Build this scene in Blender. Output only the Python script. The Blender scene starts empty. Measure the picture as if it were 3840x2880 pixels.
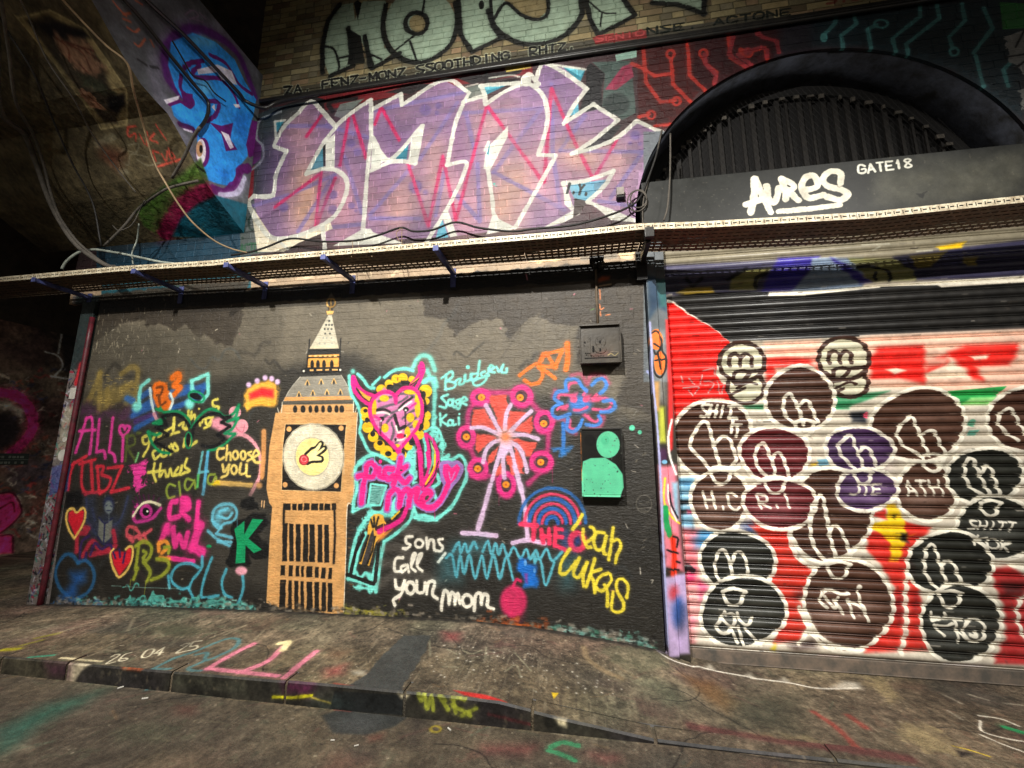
import bpy, math, random
import numpy as np
from mathutils import Vector, Matrix, Quaternion

random.seed(7)
rng = np.random.default_rng(7)
scene = bpy.context.scene
COL = scene.collection

# ---------------------------------------------------------------- camera
FOC, PITCH, YAW, CAM_H = 1560.0, math.radians(10), math.radians(9.5), 1.5
cam_data = bpy.data.cameras.new('camera')
cam = bpy.data.objects.new('camera', cam_data)
COL.objects.link(cam)
cam_data.sensor_width = 36.0
cam_data.lens = 36.0 * FOC / 3840.0
cam_data.clip_start = 0.05
cam_data.clip_end = 200
cam.location = (0, 0, CAM_H)
cam.rotation_euler = (math.pi / 2 + PITCH, 0, YAW)
scene.camera = cam

# ---------------------------------------------------------------- world, lamps, exposure
world = bpy.data.worlds.new('World')
scene.world = world
world.use_nodes = True
wbg = world.node_tree.nodes['Background']
wbg.inputs[0].default_value = (1.0, 0.93, 0.84, 1)
wbg.inputs[1].default_value = 0.17

def spot(name, loc, target, watts, size, blend, color, radius=0.06):
    l = bpy.data.lights.new(name, 'SPOT')
    l.energy = watts; l.spot_size = math.radians(size); l.spot_blend = blend
    l.color = color; l.shadow_soft_size = radius
    o = bpy.data.objects.new(name, l)
    COL.objects.link(o)
    o.location = loc
    d = Vector(target) - Vector(loc)
    o.rotation_euler = d.to_track_quat('-Z', 'Y').to_euler()
    return o

WARM = (1.0, 0.965, 0.90)
LAMPS = [((-0.7, -0.25, 5.08), (-0.8, 3.6, 3.15), 1600, 106),
         ((-3.9, -0.25, 4.9), (-3.9, 3.6, 1.7), 600, 76),  # added to brighten the wall's left end
         ((3.3, -0.25, 4.75), (2.7, 3.6, 1.6), 760, 86),
         ((-3.3, 0.60, 4.95), (-2.9, 2.3, 0.0), 420, 62),  # added fill for the left pavement
         ((1.2, 0.60, 4.95), (0.9, 2.2, 0.0), 460, 62)]  # added fill for the pavement before the gate
for i, (lp, lt, lw, ls) in enumerate(LAMPS):
    spot('floodlight_beam', lp, lt, lw, ls, 0.85, WARM, 0.035)

scene.view_settings.view_transform = 'Standard'
scene.view_settings.look = 'None'
scene.view_settings.exposure = 0.0
scene.view_settings.gamma = 1.0
scene.view_settings.use_curve_mapping = False
scene.cycles.max_bounces = 5
scene.cycles.diffuse_bounces = 3
scene.cycles.glossy_bounces = 2
scene.cycles.use_denoising = True

# ---------------------------------------------------------------- tracing: a measured point of the photograph -> a point on a real surface
_F = np.array([-math.sin(YAW) * math.cos(PITCH), math.cos(YAW) * math.cos(PITCH), math.sin(PITCH)])
_R = np.array([math.cos(YAW), math.sin(YAW), 0.0])
_U = np.cross(_R, _F)
_C = np.array([0, 0, CAM_H])

def rays(S):
    S = np.asarray(S, float).reshape(-1, 2)
    return _F * FOC + np.outer(S[:, 0] - 1920, _R) - np.outer(S[:, 1] - 1440, _U)

def onY(S, Y):
    d = rays(S); return _C + d * (Y / d[:, 1])[:, None]
def onX(S, X):
    d = rays(S); return _C + d * (X / d[:, 0])[:, None]
def onZ(S, Z):
    d = rays(S); return _C + d * ((Z - CAM_H) / d[:, 2])[:, None]
def ptY(x, y, Y): return tuple(onY([(x, y)], Y)[0])

D = 3.6            # the painted wall
YS = 3.72          # shutter curtain
XRIB = -3.53       # face of the transverse rib
XSIDE = -8.6       # wall of the cross passage

# soffit of the rib: a curve of (Y, z) swept sideways
SOF_Y = [-1.0, 0.5, 1.2]; SOF_Z = [6.2, 5.75, 5.40]
_so = onX([(347, 0), (380, 65), (472, 228), (542, 336), (624, 418), (700, 548), (760, 673)], XRIB)
SOF_Y += list(_so[:, 1]) + [3.6]; SOF_Z += list(_so[:, 2]) + [3.88]
def sof_z(y): return np.interp(y, SOF_Y, SOF_Z)
def onSoffit(S):
    d = rays(S); k = np.full(len(d), 3.0)
    lo, hi = np.full(len(d), .5), np.full(len(d), 30.0)
    for _ in range(40):
        k = (lo + hi) / 2; P = _C + d * k[:, None] / np.linalg.norm(d, axis=1)[:, None]
        above = P[:, 2] > sof_z(P[:, 1]); hi = np.where(above, k, hi); lo = np.where(above, lo, k)
    return P

# ---------------------------------------------------------------- ground profile
_wb = onY([(175, 2265), (600, 2275), (1000, 2290), (1290, 2303), (1480, 2312), (1788, 2328), (2069, 2362), (2181, 2382), (2440, 2427)], D)
ZWX = [-14.0, -6.0] + list(_wb[:, 0]) + [0.62, 0.80, 1.2, 9.0]
ZWZ = [0.03, 0.05] + list(_wb[:, 2]) + [0.03, -0.03, -0.045, -0.05]
_kb = onY([(0, 2466), (645, 2522), (1240, 2572), (1704, 2617), (1895, 2640), (2069, 2690), (2265, 2732), (2440, 2774)], 2.6)
ZKX = [-14.0] + list(_kb[:, 0]) + [0.6, 9.0]
ZKZ = [0.10] + list(_kb[:, 2]) + [0.012, 0.010]
def zw(x): return np.interp(x, ZWX, ZWZ)
def zk(x): return np.interp(x, ZKX, ZKZ)
def ground_z(x, y):
    t = np.clip((np.asarray(y) - 2.6) / (D - 2.6), 0, 1)
    return np.where(np.asarray(y) < 2.6, 0.0, zk(x) * (1 - t) + zw(x) * t)
def onGround(S):
    d = rays(S); P = onZ(S, 0.05)
    for _ in range(10):          # the pavement, carried on past the kerb line
        z = zk(P[:, 0]) + (zw(P[:, 0]) - zk(P[:, 0])) * np.clip((P[:, 1] - 2.6) / (D - 2.6), 0, 1)
        P = _C + d * ((z - CAM_H) / d[:, 2])[:, None]
    Q = onZ(S, 0.0); F_ = onY(S, 2.6)
    near, face = P[:, 1] < 2.6, (P[:, 1] < 2.6) & (Q[:, 1] > 2.6)
    P[near] = Q[near]; P[face] = F_[face]
    return P

# ---------------------------------------------------------------- paint canvases
def smooth_noise(h, w, cell, rg=rng):
    gh, gw = int(h / cell) + 3, int(w / cell) + 3
    g = rg.random((gh, gw)).astype(np.float32)
    y = np.arange(h) / cell; x = np.arange(w) / cell
    y0 = y.astype(int); x0 = x.astype(int)
    fy = (y - y0)[:, None]; fx = (x - x0)[None, :]
    fy = fy * fy * (3 - 2 * fy); fx = fx * fx * (3 - 2 * fx)
    a = g[y0][:, x0]; b = g[y0][:, x0 + 1]; c = g[y0 + 1][:, x0]; d = g[y0 + 1][:, x0 + 1]
    return ((a * (1 - fx) + b * fx) * (1 - fy) + (c * (1 - fx) + d * fx) * fy).astype(np.float32)

def parse(p):
    if isinstance(p, str):
        return np.array([[float(v) for v in q.split(',')] for q in p.split()])
    return np.asarray(p, float).reshape(-1, 2)

def catmull(P, closed, n=6):
    if len(P) < 3: return P
    Q = np.vstack([P[-1], P, P[0], P[1]]) if closed else np.vstack([2 * P[0] - P[1], P, 2 * P[-1] - P[-2]])
    out = []
    for i in range(1, len(Q) - 2):
        p0, p1, p2, p3 = Q[i - 1:i + 3]
        for t in np.linspace(0, 1, n, endpoint=False):
            out.append(.5 * ((2 * p1) + (-p0 + p2) * t + (2 * p0 - 5 * p1 + 4 * p2 - p3) * t * t + (-p0 + 3 * p1 - 3 * p2 + p3) * t ** 3))
    out.append(Q[-2])
    return np.array(out)

def field(cv, cx, cy):
    n = smooth_noise(int(cv.h * cx / cy) + 2, cv.w, cx * cv.ppm) if cx < cy else smooth_noise(cv.h, cv.w, cx * cv.ppm)
    if n.shape[0] != cv.h: n = n[np.minimum((np.arange(cv.h) * n.shape[0] / cv.h).astype(int), n.shape[0] - 1)]
    return n
def weather(cv, amp, flecks=(), v_lo=None):
    """fractal dirt, and worn flecks of lighter and darker paint"""
    f = sum(w * (field(cv, c, c) - .5) for c, w in ((.012, .5), (.03, .6), (.07, .6), (.18, .5), (.5, .5)))
    cv.a *= (1 + amp * f)[..., None]
    for cx, cy, th, col, op, big in flecks:
        m = np.clip((field(cv, cx, cy) * .75 + field(cv, cx * .4, cy * .4) * .25 - th) * 9, 0, 1) * np.clip((field(cv, big, big) - .42) * 4, 0, 1) * op
        cv.a += (np.array(col, np.float32) / 255. - cv.a) * m[..., None]

class Canvas:
    """a sheet of paint colours laid over one real surface, in metres (u across, v up)"""
    def __init__(s, name, proj, u0, u1, v0, v1, ppm, base):
        s.name, s.proj, s.u0, s.v0, s.u1, s.v1, s.ppm = name, proj, u0, v0, u1, v1, ppm
        s.w, s.h = int((u1 - u0) * ppm), int((v1 - v0) * ppm)
        s.a = np.empty((s.h, s.w, 3), np.float32); s.a[:] = np.array(base) / 255.
        s.n1 = smooth_noise(s.h, s.w, max(2, ppm * .012)); s.n2 = smooth_noise(s.h, s.w, ppm * .05)
        s.sp = rng.random((s.h, s.w)).astype(np.float32)
    fuzz = 1.0
    def px(s, P):
        P = np.asarray(P, float)
        return (P - [s.u0, s.v0]) * s.ppm
    def comp(s, x0, y0, alpha, col):
        h, w = alpha.shape
        sub = s.a[y0:y0 + h, x0:x0 + w]
        sub += (np.array(col, np.float32) / 255. - sub) * alpha[..., None]
    def box(s, P, pad):
        x0 = int(max(0, P[:, 0].min() - pad)); x1 = int(min(s.w, P[:, 0].max() + pad + 1))
        y0 = int(max(0, P[:, 1].min() - pad)); y1 = int(min(s.h, P[:, 1].max() + pad + 1))
        return x0, y0, x1, y1
    def stroke(s, P, r, col, soft=.3, op=1., closed=False):
        """P in canvas pixels, r radius in canvas pixels"""
        if closed: P = np.vstack([P, P[:1]])
        if len(P) == 1: P = np.vstack([P, P + .01])
        pad = r * (1.3 + soft + (1.4 if soft >= .3 else 0)) + 2
        x0, y0, x1, y1 = s.box(P, pad)
        if x1 <= x0 or y1 <= y0: return
        dm = np.full((y1 - y0, x1 - x0), 1e9, np.float32)
        for A, B in zip(P[:-1], P[1:]):
            bx0, by0, bx1, by1 = s.box(np.array([A, B]), pad)
            if bx1 <= bx0 or by1 <= by0: continue
            X = np.arange(bx0, bx1)[None, :] - A[0]; Y = np.arange(by0, by1)[:, None] - A[1]
            d = B - A; L = d @ d + 1e-9
            t = np.clip((X * d[0] + Y * d[1]) / L, 0, 1)
            dd = (X - t * d[0]) ** 2 + (Y - t * d[1]) ** 2
            v = dm[by0 - y0:by1 - y0, bx0 - x0:bx1 - x0]
            np.minimum(v, dd, out=v)
        dm = np.sqrt(dm)
        sl = (slice(y0, y1), slice(x0, x1))
        e = max(.7, r * soft)
        dm = dm + (s.n1[sl] - .5) * min(1.1, .18 * r + e * .4) + (s.n2[sl] - .5) * r * .38
        al = np.clip((r - dm) / (e * 1.4) + .5, 0, 1)
        al = al * al * (3 - 2 * al)
        if soft > .45: al = al * np.clip(.62 + .7 * s.sp[sl] + al * .3, 0, 1)
        al *= op * (.86 + .14 * s.n2[sl])
        if soft >= .3:      # faint overspray either side of the line
            ha = np.clip(1 - (dm - r) / (r * 1.5 + 1), 0, 1) ** 2 * .46 * op * (s.sp[sl] * .9 + .1)
            al = np.maximum(al, np.where(dm < r * 3, ha, 0))
        s.comp(x0, y0, al.astype(np.float32), col)
    def fill(s, P, col, soft=.0, op=1., rag=0.0):
        x0, y0, x1, y1 = s.box(P, 3 + soft * 3)
        if x1 <= x0 or y1 <= y0: return
        h, w = y1 - y0, x1 - x0
        X = np.arange(x0, x1, dtype=np.float32)[None, :] + np.zeros((h, 1), np.float32)
        Yc = np.arange(y0, y1, dtype=np.float32)[:, None] + np.zeros((1, w), np.float32)
        sl = (slice(y0, y1), slice(x0, x1))
        if rag:
            X = X + (s.n1[sl] - .5) * rag * 2 + (s.n2[sl] - .5) * rag * 3
            Yc = Yc + (s.n2[sl] - .5) * rag * 3
        ins = np.zeros((h, w), bool)
        dm = np.full((h, w), 1e9, np.float32)
        n = len(P)
        for i in range(n):
            ax, ay = P[i]; bx, by = P[(i + 1) % n]
            if ay != by:
                c = ((ay > Yc) != (by > Yc)) & (X < (bx - ax) * (Yc - ay) / (by - ay) + ax)
                ins ^= c
            dx, dy = bx - ax, by - ay
            L = dx * dx + dy * dy + 1e-9
            t = np.clip(((X - ax) * dx + (Yc - ay) * dy) / L, 0, 1)
            np.minimum(dm, (X - ax - t * dx) ** 2 + (Yc - ay - t * dy) ** 2, out=dm)
        sd = np.where(ins, 1, -1) * np.sqrt(dm)
        e = max(1.0, soft)
        al = np.clip(sd / (2 * e) + .5, 0, 1)
        al = al * al * (3 - 2 * al)
        if soft > 6: al = al * np.clip(.55 + .6 * s.sp[sl] + .3 * al, 0, 1)
        al *= op * (.92 + .08 * s.n2[sl])
        s.comp(x0, y0, al.astype(np.float32), col)
    def image(s):
        im = bpy.data.images.new(s.name, s.w, s.h, alpha=False)
        out = np.ones((s.h, s.w, 4), np.float32)
        out[..., :3] = np.clip(s.a, 0, 1)
        im.pixels.foreach_set(out.ravel())
        im.update()
        im.pack()
        return im

class G:
    """strokes measured in one enlarged part of the photograph, laid on a canvas"""
    def __init__(s, cv, x0, y0, k): s.cv, s.x0, s.y0, s.k = cv, x0, y0, k
    def at(s, P):
        return s.cv.px(s.cv.proj(np.asarray(P) * s.k + [s.x0, s.y0]))
    def rad(s, P, w):
        c = np.asarray(P).mean(0)
        q = s.at([c, c + [4, 0], c + [0, 4]])
        a = q[1] - q[0]; b = q[2] - q[0]
        return math.sqrt(abs(a[0] * b[1] - a[1] * b[0])) / 4 * w / 2
    def L(s, col, w, pts, soft=.3, op=1., closed=False, sm=True):
        for p in (pts if isinstance(pts, (list, tuple)) else pts.split(';')):
            P = parse(p)
            Q = catmull(P, closed) if sm and len(P) > 2 else P
            s.cv.stroke(s.at(Q), s.rad(P, w), col, soft * s.cv.fuzz, op)
        return s
    def F(s, col, pts, soft=0., op=1., sm=False, rag=0.):
        for p in pts.split(';'):
            P = parse(p)
            Q = catmull(P, True) if sm else P
            s.cv.fill(s.at(Q), col, soft, op, rag)
        return s
    def E(s, col, cx, cy, rx, ry=None, w=0, soft=.3, op=1., rot=0., a0=0, a1=360):
        ry = ry or rx
        n = 20
        t = np.radians(np.linspace(a0, a1, n, endpoint=(a1 - a0) < 360))
        x = np.cos(t) * rx; y = np.sin(t) * ry
        c, q = math.cos(rot), math.sin(rot)
        P = np.stack([cx + x * c - y * q, cy + x * q + y * c], 1)
        if w: s.cv.stroke(s.at(P), s.rad(P, w), col, soft, op, closed=(a1 - a0) >= 360)
        else: s.cv.fill(s.at(P), col, soft if soft > 1 else 0., op)
        return s
    def text(s, col, w, txt, a, b, h, soft=.25, slant=.12, op=1.):
        """capital letters drawn as strokes along the line a-b, h tall"""
        a = np.array(a, float); b = np.array(b, float)
        n = len(txt); d = (b - a) / max(1, n); L = np.linalg.norm(d)
        nx = d / L; up = np.array([nx[1], -nx[0]])
        for i, ch in enumerate(txt):
            for st in FONT.get(ch, ()):
                P = []
                for (gx, gy) in st:
                    jx, jy = random.uniform(-.03, .03), random.uniform(-.03, .03)
                    P.append(a + d * i + nx * ((gx / 4 * .72 + jx) * L + slant * gy / 6 * h) + up * (gy / 6 + jy) * h)
                s.L(col, w, [P], soft, op, sm=len(P) > 4)
        return s

def _f(t): return [[(int(c[0]), int(c[1])) for c in st.split()] for st in t.split('/')]
FONT = {k: _f(v) for k, v in {
 'A': '00 26 40/12 32', 'B': '00 06 36 34 13 43 30 00', 'C': '45 26 05 01 20 41', 'D': '00 06 35 43 31 00', 'E': '46 06 00 40/03 33', 'F': '46 06 00/03 33',
 'G': '45 26 05 01 20 41 43 23', 'H': '00 06/40 46/03 43', 'I': '20 26', 'J': '46 41 20 01', 'K': '00 06/46 03 40', 'L': '06 00 40', 'M': '00 06 22 46 40', 'N': '00 06 40 46',
 'O': '20 01 05 26 45 41 20', 'P': '00 06 36 45 33 03', 'Q': '20 01 05 26 45 41 20/22 40', 'R': '00 06 36 45 33 03 40', 'S': '46 16 05 23 42 30 00', 'T': '06 46/26 20', 'U': '06 01 20 41 46',
 'V': '06 20 46', 'W': '06 10 24 30 46', 'X': '00 46/06 40', 'Y': '06 23 46/23 20', 'Z': '06 46 00 40', '0': '20 01 05 26 45 41 20', '1': '14 26 20', '2': '05 26 45 00 40', '3': '06 36 23 42 20 00',
 '4': '30 36 02 42', '5': '46 06 03 33 41 20 00', '6': '46 15 01 20 41 32 02', '8': '23 05 26 45 23 01 20 41 23', '.': '20 21', '-': '03 33', '!': '22 26/20 20'}.items()}

# ---------------------------------------------------------------- brick courses (shared by the geometry and the paint)
def courses(x0, x1, z0, z1, seed, pitch=.075):
    rg = random.Random(seed); out = []
    nz = int(round((z1 - z0) / pitch))
    for r in range(nz):
        za = z0 + r * pitch
        head = (r % 4 == 3)
        ln = .1125 if head else .225
        x = x0 - (ln / 2 if r % 2 else 0) - (.05 if head else 0)
        while x < x1 - .01:
            l = ln * rg.uniform(.96, 1.04)
            a, b = max(x, x0), min(x + l, x1)
            if b - a > .03: out.append((a, b, za, za + pitch))
            x += l
    return out
ARC_X, ARC_Z, ARC_R = 2.127, 3.542, 1.60
ZS, ZL, ZT = 3.21, 5.46, 7.3     # top of the lower wall, the ledge, top of the upper wall
XL, XR = -5.27, 0.575
def trim(b):
    xa, xb, za, zb = b
    if xb < ARC_X - ARC_R or xa > ARC_X + ARC_R or za > ARC_Z + ARC_R: return [b]
    hw = math.sqrt(max(0, ARC_R ** 2 - max(0, za - ARC_Z) ** 2)) + .003
    out = []
    if xa < ARC_X - hw - .015: out.append((xa, min(xb, ARC_X - hw), za, zb))
    if xb > ARC_X + hw + .015: out.append((max(xa, ARC_X + hw), xb, za, zb))
    return out
BR_LOW = courses(XL, XR, -.09, 3.21, 1)
BR_MID = [c for b in courses(-5.7, 5.2, 3.21, 5.46, 2) if not (b[1] > .60 and b[2] < 3.45) for c in trim(b)]
BR_TOP = courses(-3.62, 5.2, 5.50, 7.3, 3)

# ================================================================ PAINT: the main wall
A = Canvas('wall_paint', lambda S: onY(S, D)[:, [0, 2]], -5.9, 4.4, -0.1, 7.3, 215, (58, 53, 45))
def tone(cv, bricks, lo, hi, base=None, cols=None, mortar=None, seed=0):
    rg = np.random.default_rng(seed)
    for (xa, xb, za, zb) in bricks:
        p = cv.px([[xa + .004, za + .004], [xb - .004, zb - .004]]).astype(int)
        (x0, y0), (x1, y1) = np.clip(p, 0, [cv.w, cv.h])
        if x1 <= x0 or y1 <= y0: continue
        if cols is not None:
            c = np.array(cols[rg.integers(len(cols))]) / 255. * rg.uniform(lo, hi)
            cv.a[y0:y1, x0:x1] = c
        else: cv.a[y0:y1, x0:x1] *= rg.uniform(lo, hi)
def rect(cv, u0, u1, v0, v1, col):
    (x0, y0), (x1, y1) = np.clip(cv.px([[u0, v0], [u1, v1]]).astype(int), 0, [cv.w, cv.h])
    cv.a[y0:y1, x0:x1] = np.array(col) / 255.

Z0 = G(A, 0, 0, .5425); ZU1 = G(A, 900, 100, .5425); ZU2 = G(A, 1700, 100, .5425); ZU3 = G(A, 2640, 0, .5425)
ZM = G(A, 1150, 0, .72333); ZC = G(A, 900, 1050, .36166); ZL0 = G(A, 0, 1000, .5425); Z1 = G(A, 200, 1350, .36166)
Z3 = G(A, 200, 1800, .36166); Z5 = G(A, 900, 1750, .36166); ZK = G(A, 1000, 1550, .24111); ZD = G(A, 1250, 1300, .27125)
ZP = G(A, 1250, 1700, .31646); ZF = G(A, 1600, 1250, .36166); ZR = G(A, 1650, 1750, .36166); ZG = G(A, 2380, 1200, .7825)
ZX = G(A, 1950, 850, .27125); ZT4 = G(A, 0, 600, .36166); V = G(A, 0, 0, 1.73599)

# --- top wall: bare yellow stock bricks under the big pale letters
rect(A, -3.7, 4.4, 5.40, 7.3, (88, 82, 62))
tone(A, BR_TOP, .78, 1.1, cols=[(126, 114, 82), (118, 108, 78), (134, 124, 92), (118, 98, 74), (110, 102, 80), (126, 112, 80), (104, 90, 66)])
PALE, INK = (134, 152, 132), (14, 15, 13)
ZM.F(PALE, "80,260 110,120 170,30 240,20 250,110 290,10 410,10 400,150 400,250 460,270 340,360 320,300 270,190 230,170 240,340 120,400 90,330")
ZM.F(INK, "245,20 265,110 285,20 262,5;210,150 280,190 300,330 210,340 225,250")
ZM.E(PALE, 590, 135, 185, 190); ZM.L(INK, 26, "410,30 395,160 440,270 540,325 640,315 740,240 780,130 770,20")
ZM.E((126, 112, 78), 580, 125, 50, 48); ZM.E(INK, 568, 125, 58, 56, w=22); ZM.L(INK, 10, "610,0 600,70;555,190 455,270;535,220 570,320", sm=False)
ZM.L(INK, 24, "82,380 80,240 110,110 170,30;120,400 240,345 215,150;320,290 340,360 480,280;300,190 330,350", sm=False)
ZM.L(INK, 10, "85,240 140,260 165,330 165,370;170,305 220,295;290,270 330,285 385,310")
ZM.F(PALE, "795,0 955,0 960,150 1000,190 860,270 805,190"); ZM.L(INK, 24, "785,0 795,180 855,275 1010,200;955,0 965,140 1000,190", sm=False)
ZM.F(PALE, "960,0 1420,0 1430,80 1340,190 1180,232 1060,210 970,130"); ZM.F((126, 112, 78), "1010,0 1250,0 1250,60 1200,100 1130,85 1060,30")
ZM.L(INK, 26, "940,60 980,150 1070,215 1190,235 1330,190 1420,90 1420,0"); ZM.L(INK, 18, "965,110 1030,20 1110,80 1190,105 1245,80 1250,0")
ZM.F(PALE, "1455,0 1640,0 1690,80 1510,180 1470,100"); ZM.L(INK, 24, "1445,0 1470,110 1510,185 1700,85 1640,0", sm=False); ZM.L(INK, 7, "1460,10 1530,70 1600,75;1530,70 1520,140")
ZM.F(PALE, "1790,0 2060,0 2040,60 1920,30 1800,20"); ZM.L(INK, 26, "1790,20 1920,28 2060,75;2060,0 2055,80", sm=False)
ZM.E(INK, 905, 30, 14, 24)
# text band over the ledge
ZU1.F((62, 58, 46), "300,440 2212,130 2212,230 320,510"); ZU2.F((58, 55, 46), "730,130 2212,-90 2212,0 740,210")
ZU1.text((190, 200, 175), 26, 'ZA. FENZ-MONZ SSOOTHDING  RHTZ.', (310, 475), (2330, 155), 52, op=.45)
ZU1.text((14, 14, 13), 15, 'ZA. FENZ-MONZ SSOOTHDING  RHTZ.', (310, 475), (2330, 155), 52)
ZU2.F((120, 30, 32), "960,80 1330,30 1335,85 980,130", op=.8); ZU2.text((150, 60, 60), 12, 'SENIO', (985, 110), (1330, 60), 34)
ZU2.text((14, 20, 16), 14, 'NSE. ACTONE', (1340, 60), (2350, -80), 44)
ZU3.text((110, 50, 40), 16, 'S.O', (850, 30), (1100, 0), 40)

# --- middle wall
rect(A, -5.9, 4.4, 3.21, 5.46, (62, 42, 44))
ZU1.F((120, 22, 28), "230,560 700,450 1300,370 2020,250 2020,330 1300,440 700,560 400,620"); ZU1.F((30, 28, 30), "260,560 500,480 620,520 400,600;1000,460 1200,400 1350,400 1180,470;1500,360 1960,290 1930,330 1600,400")
ZU1.L((20, 18, 20), 30, "560,530 580,640;640,590 620,530 800,500;1700,330 1720,400 1900,380"); ZU1.F((196, 170, 70), "1820,280 2010,245 2010,290 1840,320"); ZU1.L((215, 215, 200), 12, "1720,360 1860,340 1930,350;1560,420 1640,400", op=.8)
ZU1.F((104, 116, 108), "690,540 860,500 700,640 650,620;1560,430 1660,400 1690,470 1580,520")
# left of the piece: teal pier front, grey blocks
ZT4.F((24, 66, 88), "1000,780 1500,800 2600,640 2600,1500 1000,1500"); ZT4.F((30, 34, 38), "1000,900 1300,780 2000,820 2300,700 2300,760 1700,860 1200,1000", soft=10, op=.5)
ZT4.F((70, 98, 38), "1400,520 1730,255 2080,-20 2150,180 2170,300 1900,480 1640,790 1480,680", soft=4)
ZT4.L((128, 18, 62), 130, "2150,300 1930,430 1780,620 1690,780", soft=.6); ZT4.F((16, 84, 104), "1780,790 1870,600 2050,450 2240,370 2300,600 2280,800", soft=3)
ZT4.L((20, 20, 22), 12, "1930,640 1960,560 2040,490 2080,600;2000,520 2100,640;2050,470 2130,620;2110,460 2150,600;1940,560 1990,650", soft=.4); ZT4.L((40, 110, 130), 24, "1880,760 1930,660", soft=.6)
ZU1.F((52, 62, 64), "60,640 230,560 480,520 330,860 230,1170 90,1190 40,1000"); ZU1.F((78, 18, 84), "40,640 150,640 110,720 150,830 140,920 30,1010 40,800"); ZU1.F((140, 24, 28), "15,1050 100,960 90,1150 60,1230 20,1180")
ZU1.L((150, 160, 165), 16, "280,590 150,640 120,700 115,780 155,830 150,930 30,1030"); ZU1.F((90, 98, 96), "0,1250 100,1180 230,1460 230,1560 0,1590")
ZU1.text((40, 60, 52), 14, 'Y0', (10, 1420), (120, 1400), 90); ZU1.text((44, 96, 66), 12, 'ACTONE', (0, 1570), (200, 1550), 60); ZU1.E((40, 60, 52), 15, 1410, 10); ZU1.E((40, 60, 52), 18, 1465, 10)
# letters of the piece
MAUVE = (144, 110, 148)
ZU1.F(MAUVE, "90,1180 230,1170 320,860 230,830 300,700 480,520 560,580 660,690 880,510 915,500 920,565 1110,460 1115,545 1400,370 1580,460 1540,530 1690,480 1700,540 1850,440 1990,395 2040,400 2070,290 2110,260 2240,290 2390,430 2230,680 2440,540 2620,650 2300,880 2570,820 2740,660 2925,740 2850,900 2790,1100 2760,1300 2720,1340 2400,1210 2200,1380 1900,1400 1500,1450 1000,1480 700,1500 240,1480 130,1370")
for (c, x, y, rx, ry, o) in [((226, 172, 128), 420, 1180, 160, 230, .8), ((222, 168, 130), 1050, 1230, 160, 160, .8), ((226, 170, 128), 1330, 1000, 150, 280, .55), ((232, 176, 128), 1850, 1150, 170, 240, .85), ((214, 160, 130), 1700, 700, 160, 170, .5),
                             ((222, 170, 134), 2420, 930, 260, 140, .7), ((205, 150, 140), 400, 760, 120, 150, .5), ((232, 158, 162), 700, 1250, 120, 250, .6), ((238, 160, 164), 1560, 1250, 130, 220, .6), ((232, 160, 168), 2100, 1000, 120, 260, .6),
                             ((122, 86, 136), 250, 1100, 110, 330, .75), ((112, 76, 128), 960, 1150, 90, 230, .75), ((116, 84, 132), 1050, 760, 130, 110, .7), ((118, 80, 128), 700, 700, 130, 90, .5), ((110, 84, 140), 2150, 470, 100, 170, .6),
                             ((120, 72, 120), 1500, 800, 60, 200, .6), ((116, 74, 116), 2280, 1030, 120, 50, .6), ((108, 78, 140), 1250, 930, 60, 200, .5), ((222, 160, 170), 2550, 1150, 160, 130, .5), ((150, 110, 160), 2050, 1280, 160, 70, .5)]:
    ZU1.E(c, x, y, rx, ry, soft=46, op=o)
PUR = (122, 106, 170)
ZU1.L(PUR, 28, "330,690 600,690;600,690 880,770;1540,600 2080,570;2080,570 1750,1010;1750,1010 2240,1270;1500,530 1240,920;1180,980 900,1300;900,1330 1240,1330;380,1150 650,1030;650,1030 400,1420;720,900 840,1290;1410,1010 1350,1310;1560,600 1620,870;1640,950 1655,1350;1480,1150 1640,1330;940,580 1540,460;2150,400 2160,860;2160,870 2210,1240;2210,860 2380,620;2210,860 2780,870;2780,870 2560,1190;2480,1210 2760,1250;330,1170 90,1240;640,1390 840,1370", soft=.45, op=.8, sm=False)
for x, y, r in [(765, 810, 30), (810, 870, 28), (640, 1165, 32), (640, 1270, 34), (770, 1240, 24), (300, 1250, 34), (1210, 1110, 48), (1280, 1150, 18), (1280, 580, 40), (1360, 600, 16), (1370, 550, 22), (2730, 755, 34), (2695, 810, 12), (2760, 815, 12), (1250, 1210, 16), (800, 1275, 10)]:
    ZU1.E((104, 84, 150), x, y, r, soft=4, op=.75)
MAG = (206, 30, 92)
ZU1.L(MAG, 22, "1160,950 1300,1380;1300,1380 1400,900;1400,900 1490,1340;1490,1340 1700,560;1710,555 2080,1060;2150,430 2100,1080;2150,430 2290,760;2290,760 2440,1060;2440,1060 2600,790;520,1390 560,1010;525,1385 655,1050;750,640 690,960;780,620 870,910;980,570 1100,790;970,570 930,680;240,1250 540,1030;460,760 560,620", soft=.3, sm=False)
TEAL = (34, 136, 160)
ZU1.F(TEAL, "590,800 580,990 465,1005;240,665 310,650 250,740;915,870 905,955 990,930;1050,915 1165,800 1150,920;2220,275 2385,300 2350,390;1665,410 1850,405 1690,480"); ZU1.F((98, 196, 216), "1670,415 1840,410 1700,445;2240,285 2380,303 2350,350"); ZU1.F((24, 24, 26), "570,830 592,800 588,985 575,985;905,955 985,930 930,975")
ZU1.F((84, 170, 196), "2335,520 2340,600 2270,625;2260,1095 2540,1060 2440,1190 2400,1210 2310,1195;1390,1320 1440,1460 1350,1470"); ZU1.F((22, 22, 24), "2390,290 2420,255 2520,330 2495,430 2500,570 2340,605 2390,430;2300,900 2540,815 2640,680 2560,700 2440,800")
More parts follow.
